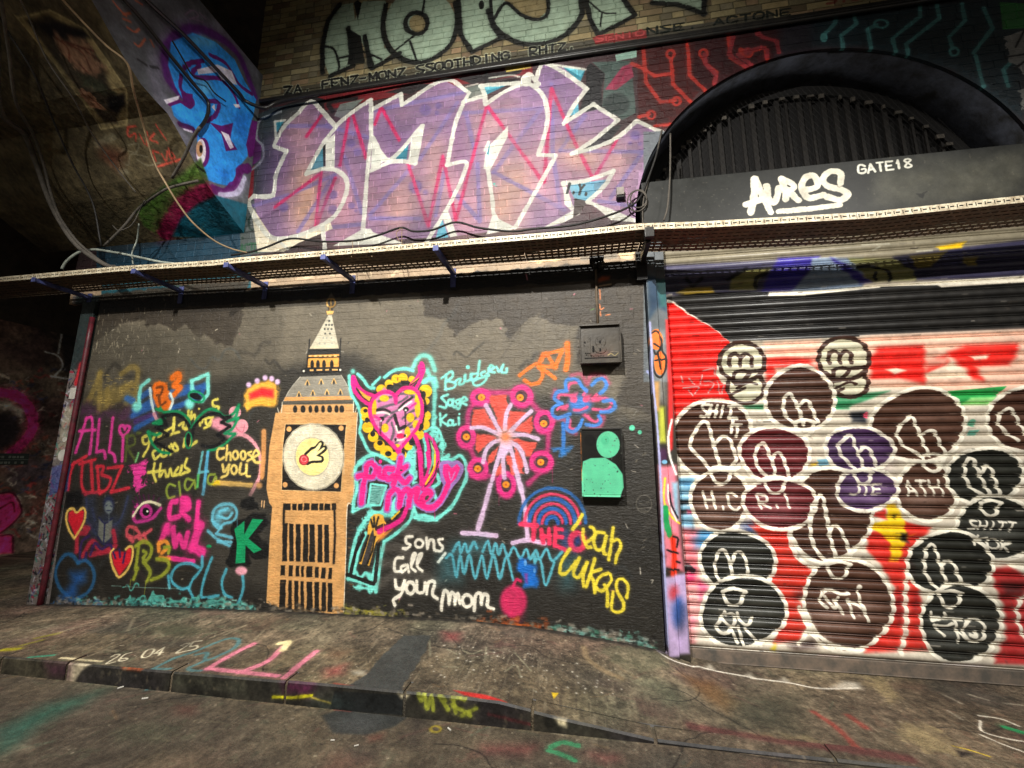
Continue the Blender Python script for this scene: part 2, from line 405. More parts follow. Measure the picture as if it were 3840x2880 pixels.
ZU1.F((66, 84, 78), "2430,250 2700,240 2735,600 2640,650 2530,560 2500,560 2520,330"); ZU1.F((150, 40, 70), "2640,280 2700,260 2720,350 2600,440 2520,440"); ZU1.E((40, 50, 48), 2600, 540, 90, 80, soft=3); ZU1.F((140, 178, 160), "2590,200 2740,165 2740,215 2600,245"); ZU1.L((130, 34, 60), 20, "2600,420 2660,300 2760,260")
CREAM = (218, 218, 204)
for i in range(150):
    x, y = random.uniform(160, 2800), random.uniform(420, 1400); ZU1.E(random.choice([(110, 84, 128), (96, 74, 112), (196, 150, 132), (190, 136, 150), (128, 96, 140)]), x, y, random.uniform(20, 70), random.uniform(30, 110), soft=30, op=random.uniform(.10, .38)) if y > 1500 - x * .45 - 400 and y > 520 - (x > 1000) * 60 and y < 1380 and x < 2250 + (y > 800) * 400 else None
ZU1.F(CREAM, "590,800 655,740 652,1000 590,990;915,780 1030,925 985,940 900,1010;1180,800 1265,690 1210,960 1160,930;1850,690 1700,850 1690,980 1720,1010 1850,760;2230,1090 2290,1280 2240,1230;640,1520 850,1400 1130,1500;840,1500 860,1400 900,1400 960,1480;2420,1220 2720,1330 2740,1360 2560,1340;2080,1400 2330,1255 2350,1300 2230,1360;1900,1390 1740,1310 1700,1440 1950,1390;1300,1480 1430,1260 1500,1450 1450,1460 1400,1330")
ZU1.F((60, 44, 40), "2310,1190 2400,1210 2350,1290 2300,1330;480,1440 560,1420 560,1520 330,1530")
ZU1.F((238, 226, 196), "70,1230 230,1470 420,1445 620,1350 640,1400 400,1500 300,1560 120,1560"); ZU1.F((64, 190, 170), "1745,1085 1765,1085 1755,1105;1760,1110 1775,1105 1770,1100")
ZU1.L(CREAM, 29, "90,1175 60,1230 130,1370 230,1465 420,1440 620,1340 710,1220 740,1090 690,1010 580,985 455,1022;455,1022 500,940 580,800 660,700;660,695 560,580 490,520 400,600 300,700 235,820;235,830 320,865;320,865 250,1020 220,1170 90,1175;660,690 780,590 900,510;905,510 905,760;905,760 880,1000 850,1400;900,580 1110,470;1110,470 1118,545;1118,545 1410,372 1582,462;1582,462 1530,560 1480,700 1430,960;1430,960 1560,940 1530,1060 1430,1260 1290,1490;900,1000 1060,935 1210,945;1210,950 1260,690;1255,690 1030,925 915,770;1540,525 1690,480;1690,480 1695,540;1695,540 1850,440 1990,400 2090,480 2125,620 2100,760 2060,885;2060,890 2180,895;2180,895 2100,1040 1930,1340 1900,1390;1660,415 1700,408 1960,392;1665,410 1690,480;1710,980 1740,1180 1760,1320 1860,1400;1960,395 1990,330 2060,400 2040,400 2070,290 2110,260 2250,330 2395,435;2395,435 2300,560 2235,675;2235,675 2440,540;2440,540 2610,650;2610,650 2440,790 2290,885;2290,885 2480,830 2620,760 2740,655;2740,655 2910,735;2230,1085 2380,1070 2580,1000;2580,1000 2520,1100 2400,1215;2230,1085 2290,1260;2400,1215 2720,1345;90,1180 230,1170;570,1380 585,1540", soft=.2)
ZU1.L(CREAM, 16, "240,660 310,650;240,660 250,800;1690,860 1715,800 1690,980;2120,262 2385,300;260,1480 330,1540", sm=False); ZU1.E(CREAM, 1975, 375, 36, 44); ZU1.F(TEAL, "1705,880 1728,800 1715,900")
ZU2.text((20, 24, 20), 16, 'I.Y.', (770, 1150), (940, 1170), 66)
# circuit traces round the gate arch
ZU2.F((58, 14, 14), "1265,150 1620,90 2212,20 2260,240 1900,370 1700,450 1500,700 1440,720 1280,640"); ZU3.F((44, 10, 14), "-60,240 250,180 640,140 640,400 0,650 -80,620")
ZU3.F((26, 44, 52), "560,140 2212,-40 2212,860 1700,500 1100,340 800,340 500,400 540,200", soft=14); ZU3.F((28, 16, 24), "500,150 760,120 760,380 500,420", soft=20, op=.7)
RD = (168, 44, 34)
ZU2.L(RD, 24, "1310,150 1320,280 1330,390 1380,460 1430,525;1430,525 1530,515;1230,260 1300,290 1390,345;1390,345 1500,330;1500,230 1510,300 1515,400;1515,400 1640,530;1610,100 1625,220 1630,340;1630,340 1740,450;1725,220 1740,260 1815,320 1800,405;1900,60 1905,150 1915,220 2030,295;2060,175 2150,150 2165,230;1280,630 1350,610;1390,690 1500,680;1990,200 1980,160 2010,170", sm=False)
for x, y in [(1540, 520), (1498, 195), (1725, 190), (1365, 615), (2035, 185)]: ZU2.E(RD, x, y, 26, 28, w=18)
ZU3.L((130, 38, 44), 26, "200,260 170,380 290,470;230,380 330,460;290,360 390,330 435,350 430,400;370,230 400,260 500,290 515,370;0,380 10,450 80,520 70,590", sm=False); ZU3.E((130, 38, 44), 300, 360, 22, w=14); ZU3.E((130, 38, 44), 370, 235, 22)
TL = (84, 150, 150)
ZU3.L(TL, 26, "910,110 900,170 830,240;1030,100 1050,170 945,250 955,335;1130,210 1150,345;1130,205 1190,180;1490,50 1490,120 1300,270 1320,365;1605,40 1625,130 1395,310 1405,385;1780,30 1800,150 1690,260 1715,340;1930,60 1990,200 1860,370;1875,390 1925,605;2110,440 2065,490 2100,600", sm=False, op=.85)
ZU3.E(TL, 825, 265, 26, 34); ZU3.E(TL, 1220, 170, 46, 28, w=14); ZU3.E(TL, 1725, 362, 30, 28, w=18)
ZU3.F((52, 120, 60), "2040,20 2230,30 2230,200 2060,210"); ZU3.F((150, 150, 148), "2070,250 2230,200 2230,520 2140,480 2090,340", rag=3); ZU3.F((140, 140, 136), "2160,640 2230,600 2230,820", rag=3); ZU3.L((25, 25, 28), 12, "2080,400 2212,380;2150,330 2212,210;2150,560 2212,600;2140,480 2212,430")
(a0, b0), (a1, b1) = A.px([[-3.5, 3.44], [.62, 5.42]]).astype(int); sub = A.a[b0:b1, a0:a1]; sub += (sub.mean(2, keepdims=True) - sub) * .10
tone(A, BR_MID, .72, .86, seed=5)
# strip under the cable tray
rect(A, -5.9, 4.4, 3.05, 3.44, (176, 152, 124)); tone(A, [b for b in BR_MID if b[2] < 3.4], .86, 1.1, seed=8)
ZT4.F((28, 84, 98), "1050,1270 2600,1150 2600,1330 1050,1480"); ZT4.L((30, 62, 74), 26, "1200,1380 1400,1300 1640,1340;1250,1420 1500,1330 1700,1400", soft=.5)
ZX.F((238, 210, 160), "90,510 160,450 400,450 560,480 300,510;1340,340 1580,310 1560,440 1400,430;900,360 1000,370 990,410", rag=2); ZX.F((140, 128, 110), "820,340 1340,320 1340,440 830,470", rag=1)
for x in range(5): G(A, 1000, 1000, .27125).F((226, 206, 168), f"{40 + x * 420},{110 - x * 12} {150 + x * 420},{100 - x * 12} {230 + x * 420},{150 - x * 14} {60 + x * 430},{170 - x * 14}", rag=5, op=.8)

# --- lower wall: three coats of black and brown-black
rect(A, -5.3, .59, -.1, 3.215, (104, 96, 81))
def coat(col, pts, soft=3, op=1., rag=3): V.F(col, pts, soft=soft, op=op, rag=rag)
coat((58, 51, 42), "190,640 540,600 530,640 520,700 500,750 470,742 440,720 430,735 400,700 380,715 350,700 320,705 300,690 260,700 180,760")
coat((80, 74, 63), "540,640 620,630 600,800 520,800 380,720 400,700 470,745 500,750", op=.5, soft=12)
coat((60, 53, 44), "905,600 1400,560 1400,720 1250,700 1210,705 1160,680 1140,690 1100,735 1085,700 1070,690 1040,690 1020,700 985,725 960,690 915,680")
coat((60, 54, 46), "1250,700 1420,700 1440,900 1330,880 1350,800 1240,790", soft=6)
coat((70, 66, 56), "150,700 400,715 560,800 600,860 170,870", soft=16, op=.6)
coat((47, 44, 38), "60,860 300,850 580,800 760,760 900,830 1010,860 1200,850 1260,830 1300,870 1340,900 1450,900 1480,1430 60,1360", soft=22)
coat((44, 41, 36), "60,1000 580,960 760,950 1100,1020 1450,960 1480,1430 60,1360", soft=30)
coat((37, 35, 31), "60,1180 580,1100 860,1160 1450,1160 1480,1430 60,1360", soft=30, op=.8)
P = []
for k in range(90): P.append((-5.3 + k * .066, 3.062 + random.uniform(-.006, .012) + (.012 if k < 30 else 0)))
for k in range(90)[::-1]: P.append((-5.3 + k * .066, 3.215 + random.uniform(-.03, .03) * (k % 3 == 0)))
A.fill(A.px(P), (24, 23, 22), 1.5, .93, 1)  # black coat laid over the tray's shadow band, deepening its shade in the colour
tone(A, BR_LOW, .98, 1.015, seed=9)
for i in range(150):      # chips and old paint showing through
    x, z = random.uniform(-5.2, .5), random.uniform(.2, 3.1)
    c = random.choice([(150, 140, 120), (120, 112, 100), (190, 180, 160), (215, 120, 140), (30, 28, 26), (30, 28, 26), (140, 130, 110)])
    p = A.px([[x, z], [x + random.uniform(-.01, .03), z + random.uniform(-.02, .02)]])
    A.stroke(p, random.uniform(.4, 1.3), c, .4, random.uniform(.4, .9))
for x0, y0, n in [(210, 690, 40), (255, 720, 34), (300, 690, 20), (360, 660, 16)]:
    for i in range(n):
        x = x0 + random.gauss(0, 14); y = y0 + random.uniform(-30, 80)
        V.L((190, 178, 150), random.uniform(.8, 1.8), [[(x, y), (x + random.uniform(-3, 3), y + random.uniform(2, 10))]], op=random.uniform(.2, .7))
for i in range(60):
    x = random.uniform(80, 1430); y = random.uniform(1180, 1340); l = random.uniform(6, 40)
    V.L((110, 98, 80), random.uniform(.6, 1.2), [[(x, y), (x + l, y + l * .05)]], op=random.uniform(.15, .55))
ZX.L((232, 130, 70), 16, "1095,880 1100,940 1105,1010;1095,1080 1110,1150 1150,1130;1105,1180 1110,1240;1180,1230 1240,1220", op=.9, soft=.5); ZX.L((200, 150, 100), 10, "1045,880 1040,960 1050,1060", op=.8, soft=.5); ZX.F((190, 80, 34), "1070,730 1130,690 1240,690 1230,740 1080,780", soft=4, op=.8); ZX.L((225, 190, 150), 20, "1090,830 1250,800", soft=.6, op=.8); ZX.L((90, 150, 70), 8, "970,1160 1020,1140"); ZX.L((230, 140, 160), 12, "80,660 95,740")

A.fuzz = 1.25
for i in range(90):       # older tags ghosting through the black
    x, y = random.uniform(90, 1400), random.uniform(760, 1300); a = random.uniform(-.6, .6); P = []
    for k in range(random.randint(4, 8)): P.append((x, y)); x += random.uniform(6, 22); y += random.uniform(-26, 26)
    V.L(random.choice([(84, 76, 64), (70, 66, 60), (20, 19, 18), (20, 19, 18), (90, 60, 70), (60, 74, 84)]), random.uniform(3, 9), [P], soft=.8, op=random.uniform(.12, .4))
# left group of tags
gold = (138, 118, 62)
Z1.F(gold, "340,410 500,330 620,270 740,250 850,320 850,440 780,520 690,450 600,480 540,530 480,450 340,430", soft=10, op=.75, rag=4); Z1.L(gold, 60, "480,140 420,300 370,410;480,150 480,300 470,530;700,150 800,80 870,110 860,260 850,420;700,300 820,260;560,300 560,470", soft=.6, op=.85)
for i in range(70):
    x, y = random.uniform(350, 870), random.uniform(150, 470); Z1.L((210, 180, 96), 5, [[(x, y), (x + random.uniform(10, 40), y + 2)]], op=.55)
Z1.F((84, 48, 78), "290,430 500,530 820,500 840,680 640,600 500,610 280,570", soft=16, op=.8, rag=5)
blue = (40, 98, 178)
Z1.L(blue, 62, "760,400 820,430;850,710 1040,600;820,580 1200,400 1560,270;840,520 1240,330 1420,280;1000,330 900,390;1240,500 1480,400 1560,300", soft=.6, op=.85); Z1.L((76, 50, 120), 50, "850,640 1050,560", soft=.6, op=.8)
aq = (132, 232, 218)
Z1.L(aq, 40, "985,215 905,280 885,400 895,490;1430,220 1600,150 1600,360 1540,430;1430,220 1440,340", soft=.5, sm=False); Z1.E(aq, 860, 490, 46, 52, soft=6); Z1.E(aq, 1410, 460, 48, 58, soft=6); Z1.E((20, 150, 96), 1480, 385, 84, 52, w=20, rot=.35); Z1.E((16, 16, 18), 1472, 380, 62, 32, rot=.35)
orng = (240, 112, 22)
Z1.F(orng, "1030,270 1100,220 1180,230 1200,340 1180,390 1240,440 1200,540 1130,530 1080,430 1040,400", soft=4, rag=2); Z1.L(orng, 66, "1230,190 1290,150 1300,210 1250,270 1310,290 1240,370;1060,270 1070,400 1110,500", soft=.45)
Z1.L((90, 48, 20), 26, "1070,290 1130,290 1110,360 1070,370;1090,390 1110,470 1160,440", op=.8); Z1.L((212, 232, 230), 28, "1000,300 1015,430 1040,540;1210,350 1235,430 1200,530"); Z1.L((200, 140, 150), 34, "1040,560 1070,620 1100,630")
yel = (228, 214, 92)
Z1.L(yel, 28, "970,790 925,810 935,870 985,860 990,790 985,900 930,1000;1050,780 1030,840 1090,830 1080,770 1050,780;1120,750 1110,810 1160,790 1150,740;1230,700 1170,740 1190,780 1240,750 1250,600 1240,750 1300,750;1300,680 1350,650 1340,700 1370,720;1400,530 1380,720;1360,610 1430,590;1430,540 1420,620 1460,570 1470,650;1500,600 1520,680;1540,650 1560,590 1580,650;1650,600 1580,610 1590,680 1640,620 1620,680 1560,710;1700,410 1650,430 1660,480 1710,490 1700,530;1080,930 1030,960 1050,1030 1110,980;1130,930 1120,1000 1170,990 1160,920;1180,960 1200,900 1210,980;1220,880 1250,940 1290,930 1250,870 1230,960;1360,820 1350,900;1410,820 1420,890 1480,850;1045,1080 1035,1180 1060,1260;980,1170 1130,1150;1110,1080 1100,1210 1150,1150 1170,1210;1190,1210 1210,1130 1230,1200 1270,1190;1260,1170 1290,1120 1250,1190 1310,1190;1320,1160 1330,1100 1310,1190 1360,1170;1380,1030 1360,1110 1410,1150 1340,1180", soft=.4)
Z1.E(yel, 1508, 510, 12)
Z1.E((240, 160, 172), 1880, 545, 64, 62); Z1.E((240, 160, 172), 1950, 690, 68, 74); Z1.F((238, 152, 168), "1640,620 1720,590 1840,620 1960,760 1830,820 1700,730 1640,700", soft=6); Z1.L((240, 160, 172), 38, "1880,770 1990,790 2090,880 2140,1000 2150,1130 2120,1250 2040,1400"); Z1.L((200, 100, 120), 6, "1890,660 1900,720 1960,750 1980,680")
grn = (16, 138, 84)
Z1.L(grn, 28, "1140,545 1290,540 1390,610 1425,700 1500,600 1600,520 1690,530 1770,590 1860,560 1920,470;1920,480 1880,600 1800,640 1910,610;1910,610 1850,720 1770,760 1880,770;1880,770 1790,860 1700,920 1600,945;980,750 1020,860 1100,950 1200,970;980,750 1060,780 1110,760;1030,660 1120,640 1150,600;1060,510 1120,530", soft=.35); Z1.F(grn, "1040,640 1120,600 1140,700 1060,700;1070,520 1110,480 1140,540", soft=3)
Z1.L((16, 16, 18), 30, "1130,590 1250,565 1350,610 1405,690;1130,590 1170,680;1170,680 1060,700;1060,700 1190,780;1190,780 1050,850;1050,850 1230,955;1440,800 1460,690 1560,590 1680,560 1760,600;1760,600 1830,590;1830,590 1740,650;1740,650 1830,690;1830,690 1700,780;1700,780 1770,820;1770,820 1700,880 1620,905 1540,890"); Z1.E(grn, 1398, 835, 34, 84, w=14); Z1.E((16, 16, 18), 1396, 830, 22, 66)
pk = (230, 62, 156)
Z1.L(pk, 32, "230,960 290,780 340,610;340,610 395,605 400,760 375,975;270,740 430,730;475,620 445,955;445,955 520,950 535,1020;615,605 575,955;575,955 625,985 640,1055;720,830 710,1050;720,800 685,740 690,690 730,690 740,720 750,690 790,700 760,760 720,800", soft=.4)
Z1.L((84, 92, 44), 26, "765,780 745,1050;750,800 830,790 840,870 760,910;760,910 850,1050;870,760 900,760", soft=.5); Z1.L((120, 190, 120), 22, "880,970 850,1060", soft=.5)
rd = (216, 46, 64)
Z1.L(rd, 34, "190,1090 340,1000;270,1080 430,1035;210,1070 170,1200 150,1350;300,1060 290,1290 330,1395;390,1060 405,1360;300,1385 510,1370;455,1110 470,1350;450,1110 520,1110 500,1190 590,1230 560,1330 480,1385;560,1125 710,1105;710,1105 600,1370;600,1370 780,1330", soft=.5, sm=True)
Z1.F((244, 62, 160), "765,1110 840,1090 960,1045 945,1180 930,1330 865,1345 830,1230", soft=4, rag=5); Z1.L((120, 20, 70), 7, "800,1110 940,1095;800,1150 940,1140;810,1200 930,1190;830,1250 930,1240", op=.5)
gy = (138, 156, 56)
Z1.L(gy, 24, "1260,1310 1200,1290 1170,1350 1190,1430 1250,1420;1300,1270 1315,1410;1440,1250 1380,1240 1360,1310 1390,1350 1440,1290 1460,1250 1470,1330;1670,1190 1610,1200 1600,1270 1640,1290 1680,1210 1690,1280", soft=.45); Z1.L((96, 172, 176), 26, "1545,960 1500,1200;1510,1170 1600,1160", soft=.4); Z1.L((86, 182, 96), 26, "1500,1200 1490,1320", soft=.5); Z1.L((86, 172, 210), 34, "1600,960 1575,1180 1550,1390")
yo = (244, 214, 112)
Z1.L(yo, 27, "1765,920 1705,930 1695,1000 1720,1035 1765,1015;1800,890 1790,1040;1792,990 1830,965 1835,1040;2050,955 2015,970 2060,1015 2010,1050;2075,1010 2130,975 2095,940 2065,1000 2090,1060 2135,1065;1750,1090 1770,1160 1820,1090;1820,1090 1800,1190 1740,1220;1940,1080 1930,1180 1990,1170 2000,1090;2000,1090 2000,1200 2035,1210", soft=.4)
Z1.E(yo, 1885, 990, 28, 42, w=27, soft=.4); Z1.E(yo, 1965, 990, 26, 42, w=27, soft=.4); Z1.E(yo, 1870, 1140, 28, 44, w=27, soft=.4)
Z1.L((250, 200, 104), 50, "1680,1275 2040,1300", soft=.35); Z1.F((250, 215, 30), "1640,1280 1720,1250 1730,1300 1660,1305", soft=3, rag=3); Z1.L((216, 150, 88), 50, "2180,745 2175,1000 2160,1220", soft=.4); Z1.E((220, 156, 92), 2130, 1305, 32, soft=4)
# crown
ZC.F((250, 182, 64), "40,1190 120,1100 250,1050 370,1070 400,1160 380,1290 330,1310 200,1300 130,1320 60,1360", soft=5, rag=2, sm=True); ZC.F((236, 34, 44), "90,1180 220,1120 345,1140 345,1225 220,1210 100,1245", soft=6)
for x, y in [(87, 1090), (175, 1050), (257, 1018), (325, 1028), (385, 1060)]: ZC.E((226, 190, 228), x, y, 27, 29, soft=3)
# lower left group
Z3.F((62, 58, 51), "1560,130 1980,60 2230,150 2250,900 2200,1080 1700,1080 1560,800", soft=26, op=.9)
Z3.F((16, 16, 17), "140,140 270,110 310,150 290,260 220,300 130,290 130,200", soft=6)
Z3.F((46, 54, 76), "320,170 430,160 450,400 560,330 700,400 770,160 800,170 720,460 640,660 400,640 330,500", soft=16, op=.8)
Z3.L((52, 58, 84), 26, "340,200 350,420 440,560;770,180 700,400 620,480;400,300 430,420", soft=.6); Z3.E((40, 46, 78), 572, 255, 58, 90, soft=6); Z3.E((124, 134, 132), 570, 285, 42, 66, soft=4); Z3.L((40, 46, 78), 8, "540,270 555,265;590,270 605,280;550,320 590,320")
Z3.F((118, 120, 110), "470,400 530,445 610,410 600,600 520,660 460,590", soft=3); Z3.L((38, 40, 74), 15, "470,390 530,450 610,400;530,450 520,650;460,590 520,670 620,590")
Z3.L((196, 44, 66), 50, "360,510 320,500 340,550 250,570 240,740;300,790 400,640 500,740 640,690;620,530 640,640;380,780 580,740", soft=.5, op=.9); Z3.L((58, 34, 86), 28, "270,830 290,650 370,580;330,830 340,760;380,780 430,660 500,720 580,670 640,800", soft=.5)
Z3.F((228, 30, 50), "230,600 150,420 155,340 200,310 235,345 290,305 318,330 305,430", soft=3); Z3.L((250, 206, 104), 25, "215,610 160,520 130,400 150,320 200,300 240,340 290,300 325,310 325,400 280,510 215,610", soft=.4)
Z3.F((228, 30, 50), "680,1000 620,880 600,750 660,740 740,750 780,700 810,720 800,850", soft=3); Z3.L((58, 34, 86), 22, "590,680 640,810;680,720 690,800;740,760 720,860", soft=.4); Z3.L((250, 206, 104), 25, "620,720 590,760 600,860 640,960 680,1010 760,940 810,830 820,720 790,690 750,720", soft=.4)
Z3.E((40, 18, 36), 955, 330, 120, 78, soft=4); Z3.L((200, 52, 142), 36, "830,340 840,420 900,435 1020,400 1110,300;850,280 870,260", soft=.5); Z3.E((200, 52, 142), 958, 330, 52, 60, w=30); Z3.E((16, 12, 14), 958, 335, 34, 40); Z3.E((240, 240, 225), 972, 328, 12)
Z3.L((70, 24, 60), 15, "850,270 820,220;880,250 850,180;910,235 890,170;950,225 930,160;990,220 985,160;1030,230 1040,165;1070,245 1095,190", soft=.5, sm=False); Z3.L((244, 236, 196), 26, "825,375 880,290 940,240 1020,232 1100,265")
hp = (244, 54, 146)
Z3.L(hp, 60, "1270,225 1220,240 1200,330 1210,400 1300,380;1340,200 1390,210 1400,290 1330,330 1400,410;1340,200 1330,330;1500,240 1480,500;1180,470 1120,620;1240,500 1260,690 1300,580 1350,690 1390,550", soft=.5); Z3.E(hp, 1370, 260, 50, 60, soft=6); Z3.E(hp, 1175, 520, 52, 66, soft=8); Z3.L(hp, 100, "1520,470 1470,600 1440,700;1440,700 1540,750", soft=.5); Z3.L(hp, 48, "1190,810 1450,845", soft=.3)
Z3.L((218, 84, 96), 34, "860,510 780,490 760,560 830,600 890,560 850,510;1010,520 940,570 880,600 940,640;940,560 960,640;760,580 820,640", soft=.5)
ol = (150, 158, 48)
Z3.L(ol, 40, "870,920 830,1030;880,690 850,930;850,690 930,640 1010,690 1000,790 950,850;930,850 1000,950 970,1050;930,740 960,760 930,810", soft=.55); Z3.L((244, 150, 56), 42, "1090,670 1090,740;1090,660 1160,640 1190,700 1120,760;1100,810 1200,820", soft=.5); Z3.L(ol, 40, "1070,820 1180,840 1190,920 1110,1000 1010,1040;1150,700 1200,700 1190,760", soft=.6); Z3.L(ol, 8, "800,1030 790,1110;960,1040 940,1190", op=.7)
bl2 = (40, 104, 158)
Z3.L(bl2, 36, "250,860 200,790 130,775 60,850 20,980 70,1130 200,1240;250,860 340,840 410,930 415,1060 340,1180 220,1240", soft=.6, op=.85); Z3.F((34, 96, 176), "170,960 330,950 330,1050 250,1100 240,1230 60,1240 120,1160 190,1060", soft=16, op=.85)
cy = (78, 182, 206)
Z3.L(cy, 30, "1500,910 1420,870 1310,880 1230,960 1230,1060 1320,1130 1400,1120;1540,800 1530,920 1440,1040 1400,1130;1400,1130 1450,1230;1640,810 1570,1000 1530,1190 1570,1225 1710,1200;1790,930 1745,1060 1770,1180 1850,1225;1960,990 1965,1130 1910,1290;1190,1000 1200,1120", soft=.45, op=.9)
Z3.L((104, 192, 216), 30, "1700,500 1650,440 1660,320 1740,260 1850,260 1900,340 1860,430 1760,460 1700,540;1720,330 1800,300;1640,420 1740,500;1700,380 1800,400 1850,350;1600,530 1700,620 1850,700;1680,560 1850,600;1700,640 1850,650", soft=.55, op=.9); Z3.F((104, 192, 216), "1650,350 1740,280 1850,290 1840,330 1760,360 1730,480 1660,470", soft=10, op=.75)
Z3.F((96, 206, 190), "740,1240 1000,1210 1400,1230 1700,1270 1950,1290 1930,1312 1500,1300 1100,1280 760,1275;720,1110 880,1080 870,1110 740,1130", soft=3, op=.8, rag=8); Z3.L((150, 200, 190), 6, "730,1110 1300,1130;600,1100 700,1105;1180,1080 1200,1130", op=.6)
Z3.F((14, 14, 14), "1860,440 1990,400 2060,350 2200,350 2250,440 2110,580 2290,740 2230,800 2090,830 2030,770 2040,890 1850,905 1790,860 1860,640 1830,520", soft=3, rag=2); Z3.F((14, 14, 14), "1960,200 2040,185 2110,240 2120,320 2000,330 1950,300", soft=4, rag=4)
Z3.F((12, 152, 94), "1872,512 1980,425 1975,570 2060,405 2175,415 2020,610 2160,725 2075,762 1990,680 1985,862 1885,870 1900,660"); Z3.E((244, 168, 184), 1945, 945, 62, 46, soft=3); Z3.L((244, 190, 130), 10, "2160,220 2155,280;2185,220 2180,290", sm=False); Z3.E((18, 140, 80), 1610, 690, 28, 18)

# the clock tower
og, bk = (214, 160, 98), (20, 18, 16)
ZC.E((250, 194, 106), 940, 240, 44, 46, w=17, soft=.2); ZC.L((250, 194, 106), 14, "940,205 940,280;930,290 930,330", soft=.2, sm=False); ZC.F((250, 194, 106), "890,325 970,325 960,358 900,362"); ZC.F((104, 94, 78), "905,195 925,160 945,135 962,165 985,195", soft=2)
ZC.F((198, 190, 166), "912,368 948,368 1022,716 715,722"); ZC.F((220, 200, 160), "730,690 1015,680 1020,712 720,718", op=.6)
for r, (y, xs) in enumerate([(428, [922]), (470, [890, 920, 950]), (513, [875, 910, 945]), (560, [880, 930]), (605, [860, 895, 945]), (662, [820, 875, 950])]):
    for x in xs: ZC.E((60, 62, 60) if r < 4 else (150, 150, 140), x, y, 11 - r * .5)
ZC.F((30, 30, 28), "700,720 1042,716 1045,745 1040,770 690,782 705,740"); ZC.L((180, 176, 160), 5, "680,770 690,740;1045,745 1070,750", sm=False); ZC.L(bk, 12, "718,620 712,715;1042,610 1035,715", sm=False)
ZC.F((238, 168, 74), "700,785 1034,772 1030,905 690,912"); ZC.L(bk, 14, "700,785 690,912;1034,772 1028,900;700,808 1030,800", sm=False)
for x in (725, 780, 830, 880, 930, 985): ZC.F((250, 196, 120), f"{x - 16},785 {x + 16},784 {x + 14},800 {x - 14},801")
for x in (745, 805, 868, 948): ZC.E(bk, x, 882, 19, 48)
ZC.F(bk, "625,930 690,912 1050,908 1060,962 640,975"); ZC.F((250, 190, 110), "720,932 760,930 760,948 720,950;790,930 850,928 850,944 790,946;880,928 920,926 920,942 880,944;950,926 1010,926 1010,942 950,944"); ZC.E((240, 235, 215), 658, 948, 12); ZC.E((240, 235, 215), 1036, 936, 12); ZC.F((44, 42, 38), "615,978 1048,962 1048,990 620,1005")
ZC.F((146, 140, 126), "620,1008 1046,990 1100,1080 1172,1232 445,1262 520,1130"); ZC.L((225, 218, 200), 5, "1046,990 1100,1080 1172,1232;620,1008 520,1130 445,1262")
for x, y in [(695, 1040), (838, 1030), (970, 1026), (608, 1160), (752, 1145), (898, 1140), (1037, 1136)]:
    ZC.L((240, 186, 100), 9, f"{x - 24},{y + 52} {x},{y} {x + 24},{y + 50}", sm=False, soft=.2); ZC.E((40, 34, 28), x, y + 38, 9, 24)
ZC.F((84, 80, 70), "440,1262 1172,1236 1175,1292 432,1300"); ZC.L((236, 160, 84), 15, "470,1228 1165,1216;460,1248 1165,1236", sm=False)
ZC.F(og, "436,1298 1178,1288 1180,1386 400,1390")
for x in (568, 650, 726, 790, 858, 926, 997, 1052): ZC.E(bk, x, 1344, 19 + (x % 3) * 3, 40)
ZC.L((240, 230, 205), 8, "435,1270 425,1385;1175,1260 1172,1380;385,1330 400,1385 1210,1385;1205,1330 1190,1380", sm=False)
Z5.F(og, "365,-555 1215,-558 1195,-200 1170,360 1110,410 1095,900 1072,1520 960,1530 700,1500 400,1460 270,1415 300,800 330,420 300,380 270,230 300,-200"); Z5.L((236, 228, 208), 8, "1215,-555 1195,-200 1170,360 1110,410 1095,900 1072,1510", soft=.2)
ZK.F(bk, "290,175 1230,182 1205,500 1155,1225 230,1198 250,500"); ZK.L((240, 200, 140), 8, "285,170 1235,175 1205,500 1150,1230 225,1202 245,500 285,170", sm=False)
ZK.E((222, 212, 184), 722, 682, 482, 525, rot=-.1)
for i in range(260):
    t = random.uniform(0, 6.28); r = random.uniform(.60, .97); x, y = 722 + 482 * r * math.cos(t), 682 + 525 * r * math.sin(t); a = t + random.choice((0, 1.57)) + random.uniform(-.4, .4)
    ZK.L(random.choice([(196, 190, 174), (180, 176, 164), (250, 246, 230)]), 7, [[(x, y), (x + 30 * math.cos(a), y + 30 * math.sin(a))]], op=.6)
ZK.E((176, 168, 144), 705, 682, 270, 304, rot=-.1, w=12); ZK.E((246, 224, 140), 705, 682, 258, 292, rot=-.1); ZK.E((120, 112, 94), 722, 682, 470, 512, w=8, rot=-.1); ZK.E((150, 146, 130), 722, 682, 482, 525, w=6, rot=-.1)
for x, y in [(343, 250), (1153, 236), (280, 1115), (1078, 1130)]: ZK.E((236, 172, 104), x, y, 40, 42)
ZK.L(bk, 44, "600,640 650,590 700,550 760,530 800,480 835,455 865,480 840,540;800,595 870,535 905,530 905,570 850,620 775,670;775,675 850,685 865,730 830,755 700,760 630,790", soft=.15)
ZK.F((250, 232, 160), "640,650 700,590 755,545 815,465 840,455 850,480 815,560 785,600 870,540 890,530 900,550 840,610 765,665 840,690 855,715 840,735 700,740 645,760"); ZK.E((120, 20, 30), 575, 730, 78, 84); ZK.E((216, 66, 74), 575, 728, 66, 72); ZK.E((245, 200, 190), 575, 720, 40, 40, w=6)
def barsrow(rows, y0, y1, rag=0, dy=0.):
    for i, (a, b) in enumerate(rows):
        o = (a - 440) * dy
        Z5.F(bk, f"{a},{y0 + o} {b},{y0 + o} {b + random.randint(-4, 4)},{y1 + o} {a - random.randint(0, 8)},{y1 + o}", rag=.5)
